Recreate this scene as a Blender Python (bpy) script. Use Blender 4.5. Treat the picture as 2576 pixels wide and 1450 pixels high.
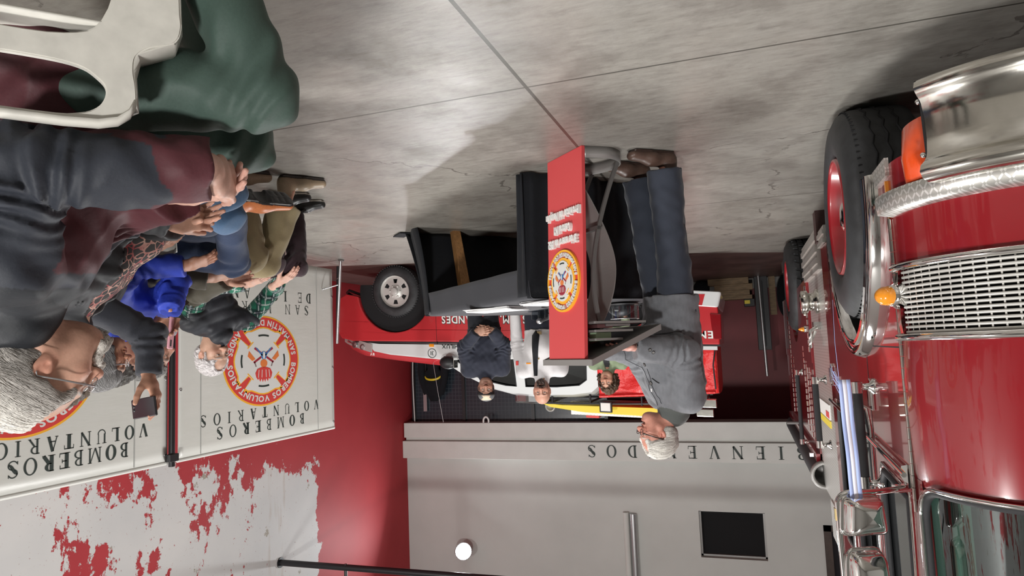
import bpy, bmesh, math, random
import numpy as np
from mathutils import Vector, Matrix
from mathutils.geometry import tessellate_polygon

for _o in list(bpy.data.objects):
    bpy.data.objects.remove(_o, do_unlink=True)
SC = bpy.context.scene
COL = SC.collection

# ---------------------------------------------------------------- camera (the photograph was taken upside down)
CAM_H, CAM_F = 1.08, 1700.0
_yaw, _pit, _rol = math.atan(577 / 1700.0), math.atan(155 / 1700.0), -0.04
_F = Vector((math.sin(_yaw) * math.cos(_pit), math.cos(_yaw) * math.cos(_pit), -math.sin(_pit)))
_R = Vector((math.cos(_yaw), -math.sin(_yaw), 0.0))
_U = _R.cross(_F)
_X = -(math.cos(_rol) * _R + math.sin(_rol) * _U)
_Y = -(-math.sin(_rol) * _R + math.cos(_rol) * _U)
_Z = -_F
cam_d = bpy.data.cameras.new('camera')
cam_d.sensor_width = 36.0
cam_d.lens = CAM_F / 2576.0 * 36.0
cam_d.clip_start = 0.05
cam = bpy.data.objects.new('camera', cam_d)
COL.objects.link(cam)
cam.matrix_world = Matrix(((_X.x, _Y.x, _Z.x, 0.0), (_X.y, _Y.y, _Z.y, 0.0), (_X.z, _Y.z, _Z.z, CAM_H), (0, 0, 0, 1)))
SC.camera = cam

# ---------------------------------------------------------------- world, exposure, main lamps
SC.view_settings.view_transform = 'Standard'
SC.view_settings.look = 'None'
SC.view_settings.exposure = 0.22
SC.view_settings.gamma = 1.0
SC.view_settings.use_curve_mapping = False
SC.cycles.use_denoising = True
SC.cycles.max_bounces = 8
SC.cycles.sample_clamp_indirect = 6.0
wd = bpy.data.worlds.new('night'); SC.world = wd
wd.use_nodes = True
wd.node_tree.nodes['Background'].inputs[0].default_value = (0.5, 0.52, 0.56, 1)
wd.node_tree.nodes['Background'].inputs[1].default_value = 0.05


def area_light(name, loc, target, size, power, col=(1, 1, 1), spread=180):
    d = bpy.data.lights.new(name, 'AREA')
    d.shape = 'DISK'; d.size = size; d.energy = power; d.color = col
    d.spread = math.radians(spread)
    o = bpy.data.objects.new(name, d); COL.objects.link(o)
    o.location = loc
    o.rotation_euler = (Vector(target) - Vector(loc)).to_track_quat('-Z', 'Y').to_euler()
    return o


# floodlights of the hall: one on the back wall (seen in the picture), three under the roof behind and beside the seats
LAMP_BACK = (5.05, 11.55, 4.66)
area_light('flood_lamp_light', LAMP_BACK, (2.2, 2.5, 0.2), 0.25, 60, (0.95, 0.98, 1.0), 150)
area_light('flood_lamp_light', (0.2, -3.6, 4.9), (1.5, 5.0, 0.8), 0.8, 310, (1.0, 0.985, 0.96), 170)
area_light('flood_lamp_light', (5.4, -0.6, 4.7), (1.5, 5.0, 0.6), 0.8, 200, (1.0, 0.985, 0.96), 160)
area_light('flood_lamp_light', (1.5, 5.9, 5.35), (1.6, 5.0, 0.0), 1.3, 180, (1.0, 0.99, 0.97), 175)

# ---------------------------------------------------------------- materials
def _nt(name):
    m = bpy.data.materials.new(name); m.use_nodes = True
    nt = m.node_tree
    return m, nt, nt.nodes['Principled BSDF']


def N(nt, t, **kw):
    n = nt.nodes.new(t)
    for k, v in kw.items():
        if k.startswith('i_'):
            n.inputs[k[2:].replace('_', ' ')].default_value = v
        else:
            setattr(n, k, v)
    return n


def mix_col(nt, fac, a, b, blend='MIX'):
    n = nt.nodes.new('ShaderNodeMix'); n.data_type = 'RGBA'; n.blend_type = blend
    def put(sock, v):
        if hasattr(v, 'links') or hasattr(v, 'is_linked'):
            nt.links.new(v, sock)
        else:
            sock.default_value = v if not isinstance(v, tuple) or len(v) == 4 else (*v, 1)
    put(n.inputs[0], fac); put(n.inputs[6], a); put(n.inputs[7], b)
    return n.outputs[2]


def math_n(nt, op, a, b=None, c=None, clamp=False):
    n = nt.nodes.new('ShaderNodeMath'); n.operation = op; n.use_clamp = clamp
    for i, v in enumerate((a, b, c)):
        if v is None: continue
        if isinstance(v, (int, float)): n.inputs[i].default_value = v
        else: nt.links.new(v, n.inputs[i])
    return n.outputs[0]


def ramp(nt, fac, stops):
    n = nt.nodes.new('ShaderNodeValToRGB')
    el = n.color_ramp.elements
    while len(el) < len(stops): el.new(0.5)
    for e, (p, c) in zip(el, stops):
        e.position = p; e.color = (*c, 1) if len(c) == 3 else c
    nt.links.new(fac, n.inputs[0])
    return n.outputs[0]


def coords(nt, kind='Object', scale=(1, 1, 1)):
    tc = nt.nodes.new('ShaderNodeTexCoord'); mp = nt.nodes.new('ShaderNodeMapping')
    mp.inputs['Scale'].default_value = scale
    nt.links.new(tc.outputs[kind], mp.inputs[0])
    return mp.outputs[0]


def noise(nt, vec, scale, detail=4, rough=0.55):
    n = nt.nodes.new('ShaderNodeTexNoise')
    n.inputs['Scale'].default_value = scale; n.inputs['Detail'].default_value = detail
    n.inputs['Roughness'].default_value = rough
    nt.links.new(vec, n.inputs['Vector'])
    return n.outputs[0]


def add_bump(nt, bsdf, height, strength=0.3, dist=0.01):
    b = nt.nodes.new('ShaderNodeBump')
    b.inputs['Strength'].default_value = strength; b.inputs['Distance'].default_value = dist
    nt.links.new(height, b.inputs['Height']); nt.links.new(b.outputs[0], bsdf.inputs['Normal'])


def mat(name, col, rough=0.5, metal=0.0, coat=0.0, vary=0.0, vscale=6.0, bump=0.0, bscale=40.0, sheen=0.0, stretch=(1, 1, 1), bdist=0.004, spec=0.5):
    m, nt, b = _nt(name)
    b.inputs['Roughness'].default_value = rough
    b.inputs['Metallic'].default_value = metal
    b.inputs['Specular IOR Level'].default_value = spec
    if coat:
        b.inputs['Coat Weight'].default_value = coat; b.inputs['Coat Roughness'].default_value = 0.04
    if sheen:
        b.inputs['Sheen Weight'].default_value = sheen; b.inputs['Sheen Roughness'].default_value = 0.5
    vec = coords(nt, 'Object', stretch)
    if vary:
        n = noise(nt, vec, vscale)
        lo = tuple(max(0, c * (1 - vary)) for c in col); hi = tuple(min(1, c * (1 + vary)) for c in col)
        c = ramp(nt, n, [(0.3, lo), (0.7, hi)])
        nt.links.new(c, b.inputs['Base Color'])
    else:
        b.inputs['Base Color'].default_value = (*col, 1)
    if bump:
        add_bump(nt, b, noise(nt, vec, bscale, 5), bump, bdist)
    return m


def mat_vc(name, rough=0.8, bump=0.2, bscale=60.0, sheen=0.0, bdist=0.003, spec=0.4, weave=0.0, sss=0.0, fold=0.0, fscale=14.0, vary=0.12):
    """base colour read from the mesh's own colour attribute (what the cloth or skin is dyed)"""
    m, nt, b = _nt(name)
    b.inputs['Roughness'].default_value = rough
    b.inputs['Specular IOR Level'].default_value = spec
    a = nt.nodes.new('ShaderNodeVertexColor'); a.layer_name = 'col'
    vec = coords(nt)
    c = a.outputs[0]
    if vary:
        n = noise(nt, vec, 160, 2)
        c = mix_col(nt, 1.0, a.outputs[0], ramp(nt, n, [(0.25, (1 - vary,) * 3), (0.75, (1 + vary,) * 3)]), 'MULTIPLY')
    nt.links.new(c, b.inputs['Base Color'])
    if sheen:
        b.inputs['Sheen Weight'].default_value = sheen
    if sss:
        b.inputs['Subsurface Weight'].default_value = sss
        b.inputs['Subsurface Radius'].default_value = (0.012, 0.005, 0.003)
        b.inputs['Subsurface Scale'].default_value = 0.6
    h = noise(nt, vec, bscale, 4)
    if fold:
        h2 = noise(nt, vec, fscale, 3, 0.5)
        h = math_n(nt, 'ADD', h, math_n(nt, 'MULTIPLY', h2, fold))
    if weave:
        w = nt.nodes.new('ShaderNodeTexWave'); w.inputs['Scale'].default_value = weave
        w.bands_direction = 'DIAGONAL'
        nt.links.new(vec, w.inputs['Vector'])
        h = math_n(nt, 'ADD', h, math_n(nt, 'MULTIPLY', w.outputs[1], 0.6))
    if bump:
        add_bump(nt, b, h, bump, bdist)
    return m


def emis(name, col, s):
    m, nt, b = _nt(name)
    b.inputs['Base Color'].default_value = (*col, 1)
    b.inputs['Emission Color'].default_value = (*col, 1); b.inputs['Emission Strength'].default_value = s
    return m


def tread_mat(name):
    """aluminium diamond plate: short raised bars in alternating directions"""
    m, nt, b = _nt(name)
    b.inputs['Base Color'].default_value = (0.62, 0.61, 0.58, 1)
    b.inputs['Metallic'].default_value = 0.75; b.inputs['Roughness'].default_value = 0.34
    tc = nt.nodes.new('ShaderNodeTexCoord'); sx = nt.nodes.new('ShaderNodeSeparateXYZ')
    nt.links.new(tc.outputs['Object'], sx.inputs[0])
    u = math_n(nt, 'ADD', sx.outputs[0], sx.outputs[1]); v = sx.outputs[2]
    s = 22.0
    a = math_n(nt, 'MULTIPLY', math_n(nt, 'ADD', u, v), s); c = math_n(nt, 'MULTIPLY', math_n(nt, 'SUBTRACT', u, v), s)
    def bars(p, q, off):
        fp = math_n(nt, 'ABSOLUTE', math_n(nt, 'SUBTRACT', math_n(nt, 'FRACT', math_n(nt, 'ADD', p, off)), 0.5))
        fq = math_n(nt, 'ABSOLUTE', math_n(nt, 'SUBTRACT', math_n(nt, 'FRACT', math_n(nt, 'ADD', q, off)), 0.5))
        return math_n(nt, 'MULTIPLY', math_n(nt, 'LESS_THAN', fp, 0.36), math_n(nt, 'LESS_THAN', fq, 0.12))
    h = math_n(nt, 'MAXIMUM', bars(a, c, 0.0), bars(c, a, 0.5))
    add_bump(nt, b, h, 0.9, 0.004)
    nt.links.new(mix_col(nt, h, (0.5, 0.49, 0.46), (0.8, 0.79, 0.77)), b.inputs['Base Color'])
    return m


M = {}
M['red_paint'] = mat('red_paint', (0.25, 0.011, 0.016), 0.22, 0.0, 0.9)
M['red_pickup'] = mat('red_pickup', (0.50, 0.028, 0.034), 0.25, 0.0, 0.7)
M['red_tarp'] = mat('red_tarp', (0.66, 0.022, 0.022), 0.36, bump=0.7, bscale=5, bdist=0.05)
M['red_panel'] = mat('red_panel', (0.62, 0.070, 0.074), 0.40)
M['red_plain'] = mat('red_plain', (0.62, 0.05, 0.045), 0.5)
M['white_paint'] = mat('white_paint', (0.66, 0.68, 0.68), 0.25, coat=0.5)
M['white_plain'] = mat('white_plain', (0.80, 0.79, 0.77), 0.5)
M['chrome'] = mat('chrome', (0.82, 0.81, 0.79), 0.07, 1.0, vary=0.04)
M['chrome_worn'] = mat('chrome_worn', (0.66, 0.64, 0.59), 0.13, 1.0, vary=0.12, vscale=9, bump=0.06, bscale=8, bdist=0.01)
M['steel'] = mat('steel', (0.50, 0.50, 0.51), 0.35, 0.9)
M['alloy'] = mat('alloy', (0.62, 0.61, 0.58), 0.4, 0.35)
M['tread'] = tread_mat('diamond_plate')
M['rubber'] = mat('rubber', (0.018, 0.018, 0.020), 0.75, bump=0.2, bscale=90)
M['tyre'] = mat('tyre_rubber', (0.026, 0.027, 0.029), 0.62, vary=0.3, vscale=14, bump=0.25, bscale=60)
M['black'] = mat('black_plastic', (0.014, 0.014, 0.016), 0.45)
M['black_metal'] = mat('black_metal', (0.012, 0.012, 0.014), 0.35)
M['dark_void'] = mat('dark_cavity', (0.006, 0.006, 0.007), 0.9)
M['grey_metal'] = mat('grey_metal', (0.17, 0.165, 0.16), 0.42, 0.35)
M['grey_plate'] = mat('grey_plate', (0.30, 0.29, 0.28), 0.4, 0.4)
M['amber'] = mat('amber_lens', (0.85, 0.30, 0.02), 0.15, coat=0.6)
M['orange_lens'] = mat('orange_lens', (0.80, 0.085, 0.015), 0.18, coat=0.6, bump=0.3, bscale=80, bdist=0.002)
M['red_lens'] = mat('red_lens', (0.22, 0.008, 0.012), 0.12, coat=0.6)
M['yellow'] = mat('yellow_plastic', (0.80, 0.62, 0.04), 0.4)
M['yellow_line'] = mat('yellow_print', (0.85, 0.42, 0.03), 0.5)
M['orange_print'] = mat('orange_print', (0.72, 0.20, 0.05), 0.5)
M['blue_print'] = mat('blue_print', (0.05, 0.18, 0.42), 0.5)
M['wine_print'] = mat('wine_print', (0.33, 0.02, 0.04), 0.5)
M['ink'] = mat('black_ink', (0.022, 0.034, 0.030), 0.6)
M['print_white'] = mat('white_print', (0.68, 0.68, 0.66), 0.5)
M['ribbon'] = None
M['wood'] = mat('pine_wood', (0.40, 0.20, 0.075), 0.55, vary=0.25, vscale=5, stretch=(14, 14, 1.2))
M['wood_pale'] = mat('pale_timber', (0.22, 0.15, 0.085), 0.7, vary=0.4, vscale=3, stretch=(1.5, 14, 14))
M['cloth_black'] = mat('black_cloth', (0.010, 0.011, 0.014), 0.9, bump=0.4, bscale=7, bdist=0.03, sheen=0.04, spec=0.25)
M['cloth_grey'] = mat('charcoal_cloth', (0.040, 0.041, 0.048), 0.9, bump=0.25, bscale=120, bdist=0.002, sheen=0.08, spec=0.3)
M['paper'] = mat('paper', (0.80, 0.80, 0.80), 0.7)
M['canvas'] = None
M['plastic_white'] = mat('white_plastic', (0.66, 0.64, 0.585), 0.42, vary=0.09, vscale=22, bump=0.06, bscale=30)
M['wall_white'] = mat('white_wall', (0.60, 0.61, 0.585), 0.85, vary=0.07, vscale=0.7, bump=0.25, bscale=30, bdist=0.003)
M['beam_white'] = mat('beam_white', (0.66, 0.665, 0.635), 0.8, vary=0.05, vscale=2.5, bump=0.15, bscale=40, bdist=0.003)
M['phone_glass'] = mat('phone_glass', (0.02, 0.02, 0.024), 0.08)
M['pink'] = mat('pink_case', (0.72, 0.36, 0.42), 0.35)
M['gold'] = mat('gold', (0.72, 0.55, 0.26), 0.22, 1.0)
M['olive'] = mat('olive_cloth', (0.20, 0.19, 0.10), 0.9)

# ---------------------------------------------------------------- mesh builder
ORG = {}


def tag(o, label=None, cat=None, group=None, kind=None):
    if label: o['label'] = label
    if cat: o['category'] = cat
    if group: o['group'] = group
    if kind: o['kind'] = kind
    return o


def thing(name, label, cat, loc=(0, 0, 0), group=None):
    o = bpy.data.objects.new(name, None); COL.objects.link(o)
    o.location = loc; o.empty_display_size = 0.1
    ORG[o] = Vector(loc)
    return tag(o, label, cat, group)


class MB:
    """collects shapes (world coordinates) and links them as ONE mesh object"""
    XF = None                                     # placing transform used while one whole thing is built
    def __init__(self):
        self.v = []; self.f = []; self.m = []; self.s = []

    def add(self, verts, faces, mi=0, smooth=False):
        b = len(self.v)
        self.v.extend([tuple(p) for p in verts])
        for f in faces:
            self.f.append([b + i for i in f]); self.m.append(mi); self.s.append(smooth)
        return self

    def box(self, lo, hi, mi=0):
        x0, y0, z0 = lo; x1, y1, z1 = hi
        v = [(x0, y0, z0), (x1, y0, z0), (x1, y1, z0), (x0, y1, z0), (x0, y0, z1), (x1, y0, z1), (x1, y1, z1), (x0, y1, z1)]
        return self.add(v, [(0, 3, 2, 1), (4, 5, 6, 7), (0, 1, 5, 4), (1, 2, 6, 5), (2, 3, 7, 6), (3, 0, 4, 7)], mi)

    def obox(self, c, ax, ay, az, mi=0):
        """box from a centre and three half-extent vectors"""
        c = Vector(c); ax = Vector(ax); ay = Vector(ay); az = Vector(az)
        v = [c + sx * ax + sy * ay + sz * az for sz in (-1, 1) for sx, sy in ((-1, -1), (1, -1), (1, 1), (-1, 1))]
        f = [(0, 3, 2, 1), (4, 5, 6, 7), (0, 1, 5, 4), (1, 2, 6, 5), (2, 3, 7, 6), (3, 0, 4, 7)]
        if ax.cross(ay).dot(az) < 0: f = [tuple(reversed(q)) for q in f]
        return self.add(v, f, mi)

    def tube(self, pts, r, n=12, mi=0, closed=False, caps=True, flat=None):
        """round (or flat=(a,b) oval) tube along points; r a number or one per point"""
        pts = [Vector(p) for p in pts]; L = len(pts)
        rs = r if isinstance(r, (list, tuple)) else [r] * L
        rings = []; ref = None
        for i, p in enumerate(pts):
            if closed: d = pts[(i + 1) % L] - pts[i - 1]
            else: d = pts[min(i + 1, L - 1)] - pts[max(i - 1, 0)]
            d.normalize()
            if ref is None:
                ref = Vector((0, 0, 1)) if abs(d.z) < 0.9 else Vector((1, 0, 0))
                ref = (ref - d * ref.dot(d)).normalized()
            else:
                ref = (ref - d * ref.dot(d)).normalized()
            b = d.cross(ref)
            fa, fb = flat or (1, 1)
            rings.append([p + rs[i] * (fa * math.cos(2 * math.pi * k / n) * ref + fb * math.sin(2 * math.pi * k / n) * b) for k in range(n)])
        v = [q for rg in rings for q in rg]; f = []
        for i in range(L if closed else L - 1):
            j = (i + 1) % L
            for k in range(n):
                k2 = (k + 1) % n
                f.append((i * n + k, i * n + k2, j * n + k2, j * n + k))
        self.add(v, f, mi, True)
        if caps and not closed:
            self.add(rings[0], [tuple(reversed(range(n)))], mi); self.add(rings[-1], [tuple(range(n))], mi)
        return self

    def lathe(self, c, axis, prof, n=48, mi=0, ref=None, smooth=True):
        """profile [(radius, height along axis)] spun about the axis through c"""
        c = Vector(c); a = Vector(axis).normalized()
        ref = Vector(ref) if ref else (Vector((0, 0, 1)) if abs(a.z) < 0.9 else Vector((1, 0, 0)))
        ref = (ref - a * ref.dot(a)).normalized(); b = a.cross(ref)
        v = []; f = []
        for r, h in prof:
            for k in range(n):
                t = 2 * math.pi * k / n
                v.append(c + a * h + r * (math.cos(t) * ref + math.sin(t) * b))
        for i in range(len(prof) - 1):
            for k in range(n):
                k2 = (k + 1) % n
                f.append((i * n + k, i * n + k2, (i + 1) * n + k2, (i + 1) * n + k))
        return self.add(v, f, mi, smooth)

    def ellipsoid(self, c, rx, ry, rz, nu=24, nv=14, mi=0, R=None):
        v = []; f = []
        for j in range(nv + 1):
            ph = math.pi * j / nv
            for i in range(nu):
                th = 2 * math.pi * i / nu
                p = Vector((rx * math.sin(ph) * math.cos(th), ry * math.sin(ph) * math.sin(th), rz * math.cos(ph)))
                if R: p = R @ p
                v.append(Vector(c) + p)
        for j in range(nv):
            for i in range(nu):
                i2 = (i + 1) % nu
                f.append((j * nu + i, (j + 1) * nu + i, (j + 1) * nu + i2, j * nu + i2))
        return self.add(v, f, mi, True)

    def prism(self, loops, o, u, v, n, d0, d1, mi=0, side_mi=None, smooth_sides=False):
        """2D outline (list of loops, first outer, rest holes) in frame o,u,v swept from n*d0 to n*d1"""
        o = Vector(o); u = Vector(u); v = Vector(v); n = Vector(n)
        if loops and isinstance(loops[0][0], (int, float)): loops = [loops]
        flip = u.cross(v).dot(n) < 0
        tri = tessellate_polygon([[Vector((p[0], p[1], 0)) for p in lp] for lp in loops])
        flat = [p for lp in loops for p in lp]
        b0 = [o + u * p[0] + v * p[1] + n * d0 for p in flat]; b1 = [o + u * p[0] + v * p[1] + n * d1 for p in flat]
        def orient(t, up):
            a, b, c = (flat[i] for i in t)
            ccw = (b[0] - a[0]) * (c[1] - a[1]) - (b[1] - a[1]) * (c[0] - a[0]) > 0
            if ccw != (up != flip): t = tuple(reversed(t))
            return tuple(t)
        self.add(b1, [orient(t, True) for t in tri], mi)
        if d0 == d1: return self
        self.add(b0, [orient(t, False) for t in tri], mi)
        base = 0
        for li, lp in enumerate(loops):
            L = len(lp)
            area = sum(lp[i][0] * lp[(i + 1) % L][1] - lp[(i + 1) % L][0] * lp[i][1] for i in range(L))
            ccw = (area > 0)
            vv = []; ff = []
            for i in range(L):
                vv += [b0[base + i], b1[base + i]]
            for i in range(L):
                j = (i + 1) % L
                q = (2 * i, 2 * j, 2 * j + 1, 2 * i + 1)
                good = ccw if li == 0 else not ccw
                if good == flip: q = tuple(reversed(q))
                ff.append(q)
            self.add(vv, ff, mi if side_mi is None else side_mi, smooth_sides)
            base += L
        return self

    def grid(self, P, mi=0, smooth=True, closed_u=False):
        """P[i][j] rows of points -> quad sheet"""
        nu = len(P); nv = len(P[0]); v = [p for row in P for p in row]; f = []
        for i in range(nu if closed_u else nu - 1):
            i2 = (i + 1) % nu
            for j in range(nv - 1):
                f.append((i * nv + j, i2 * nv + j, i2 * nv + j + 1, i * nv + j + 1))
        return self.add(v, f, mi, smooth)

    def build(self, name, mats, parent=None, bevel=0.0, bseg=2, solid=0.0, subsurf=0, label=None, loc=None):
        me = bpy.data.meshes.new(name)
        org = ORG.get(parent, Vector((0, 0, 0))) if parent is not None else Vector(loc or (0, 0, 0))
        vv = self.v if MB.XF is None else [MB.XF(p) for p in self.v]
        me.from_pydata([tuple(Vector(p) - org) for p in vv], [], self.f)
        if not isinstance(mats, (list, tuple)): mats = [mats]
        for mm in mats: me.materials.append(M[mm] if isinstance(mm, str) else mm)
        me.polygons.foreach_set('material_index', self.m)
        me.polygons.foreach_set('use_smooth', self.s)
        me.update()
        o = bpy.data.objects.new(name, me); COL.objects.link(o)
        if parent is not None:
            o.parent = parent
        else:
            o.location = org
        ORG[o] = org
        if solid:
            md = o.modifiers.new('thickness', 'SOLIDIFY'); md.thickness = solid; md.offset = 0
        if bevel:
            bm = bmesh.new(); bm.from_mesh(me); bmesh.ops.remove_doubles(bm, verts=bm.verts, dist=1e-5); bm.to_mesh(me); bm.free()
            md = o.modifiers.new('bevel', 'BEVEL'); md.width = bevel; md.segments = bseg; md.limit_method = 'ANGLE'; md.angle_limit = math.radians(40)
            md.harden_normals = False
        if subsurf:
            md = o.modifiers.new('subsurf', 'SUBSURF'); md.levels = subsurf; md.render_levels = subsurf
        if label: o['label'] = label
        return o


def arc(cx, cy, r, a0, a1, n, ry=None):
    ry = r if ry is None else ry
    return [(cx + r * math.cos(math.radians(a0 + (a1 - a0) * i / n)), cy + ry * math.sin(math.radians(a0 + (a1 - a0) * i / n))) for i in range(n + 1)]


def bez(p0, p1, p2, p3, n=10):
    out = []
    for i in range(n + 1):
        t = i / n; s = 1 - t
        out.append(Vector(p0) * s ** 3 + Vector(p1) * 3 * s * s * t + Vector(p2) * 3 * s * t * t + Vector(p3) * t ** 3)
    return out


def smooth_path(pts, n=8):
    """Catmull-Rom through points"""
    P = [Vector(p) for p in pts]; out = []
    for i in range(len(P) - 1):
        a = P[max(i - 1, 0)]; b = P[i]; c = P[i + 1]; d = P[min(i + 2, len(P) - 1)]
        for k in range(n):
            t = k / n
            out.append(0.5 * ((2 * b) + (c - a) * t + (2 * a - 5 * b + 4 * c - d) * t * t + (3 * b - a - 3 * c + d) * t ** 3))
    out.append(P[-1])
    return out

# ---------------------------------------------------------------- lettering
_TXT = {}


def sans_glyph(ch, bold=0.018):
    """triangles of one sans-serif character, height of a capital = 1"""
    key = (ch, bold)
    if key in _TXT: return _TXT[key]
    cu = bpy.data.curves.new('glyph', 'FONT'); cu.body = ch; cu.size = 1.0; cu.offset = bold; cu.resolution_u = 3
    o = bpy.data.objects.new('glyph', cu); COL.objects.link(o)
    bpy.context.view_layer.update()
    me = bpy.data.meshes.new_from_object(o.evaluated_get(bpy.context.evaluated_depsgraph_get()))
    vs = [(v.co.x, v.co.y) for v in me.vertices]; fs = [tuple(p.vertices) for p in me.polygons]
    bpy.data.objects.remove(o, do_unlink=True); bpy.data.curves.remove(cu); bpy.data.meshes.remove(me)
    cap = 0.70
    vs = [(x / cap, y / cap) for x, y in vs]
    if vs:
        x0 = min(p[0] for p in vs); x1 = max(p[0] for p in vs)
        vs = [(x - x0, y) for x, y in vs]; w = x1 - x0
    else: w = 0.35
    _TXT[key] = (vs, fs, w)
    return _TXT[key]


def put_glyph(mb, vs, fs, pos, u, v, n, hgt, depth, mi, sx=1.0):
    """glyph triangles at pos; depth>0 makes raised letters with side walls"""
    pos = Vector(pos); u = Vector(u); v = Vector(v); n = Vector(n)
    top = [pos + u * (x * hgt * sx) + v * (y * hgt) + n * depth for x, y in vs]
    flip = u.cross(v).dot(n) < 0
    def ori(f):
        a, b, c = (vs[i] for i in f[:3])
        cc = (b[0] - a[0]) * (c[1] - a[1]) - (b[1] - a[1]) * (c[0] - a[0]) > 0
        return tuple(f) if cc != flip else tuple(reversed(f))
    fs = [ori(f) for f in fs]
    mb.add(top, fs, mi)
    if depth > 0.0015:
        edges = {}
        for f in fs:
            for i in range(len(f)):
                e = (f[i], f[(i + 1) % len(f)])
                edges[e] = True
        lowv = [p - n * depth for p in top]
        L = len(top); sides = []
        for (a, b) in edges:
            if (b, a) not in edges: sides.append((a, a + L, b + L, b))
        mb.add(top + lowv, sides, mi)


def text_line(mb, txt, pos, u, v, n, hgt, depth=0.0, mi=0, gap=0.16, width=None, bold=0.018, center=False, space=0.42, sx=1.0):
    gl = [(None, None, space) if c == ' ' else sans_glyph(c, bold) for c in txt]
    tot = sum(g[2] for g in gl) + gap * (len(gl) - 1)
    if width: sx = width / (tot * hgt)
    x = -tot / 2 if center else 0.0
    for g in gl:
        if g[0] is not None:
            put_glyph(mb, g[0], g[1], Vector(pos) + Vector(u) * (x * hgt * sx), u, v, n, hgt, depth, mi, sx)
        x += g[2] + gap


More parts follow.
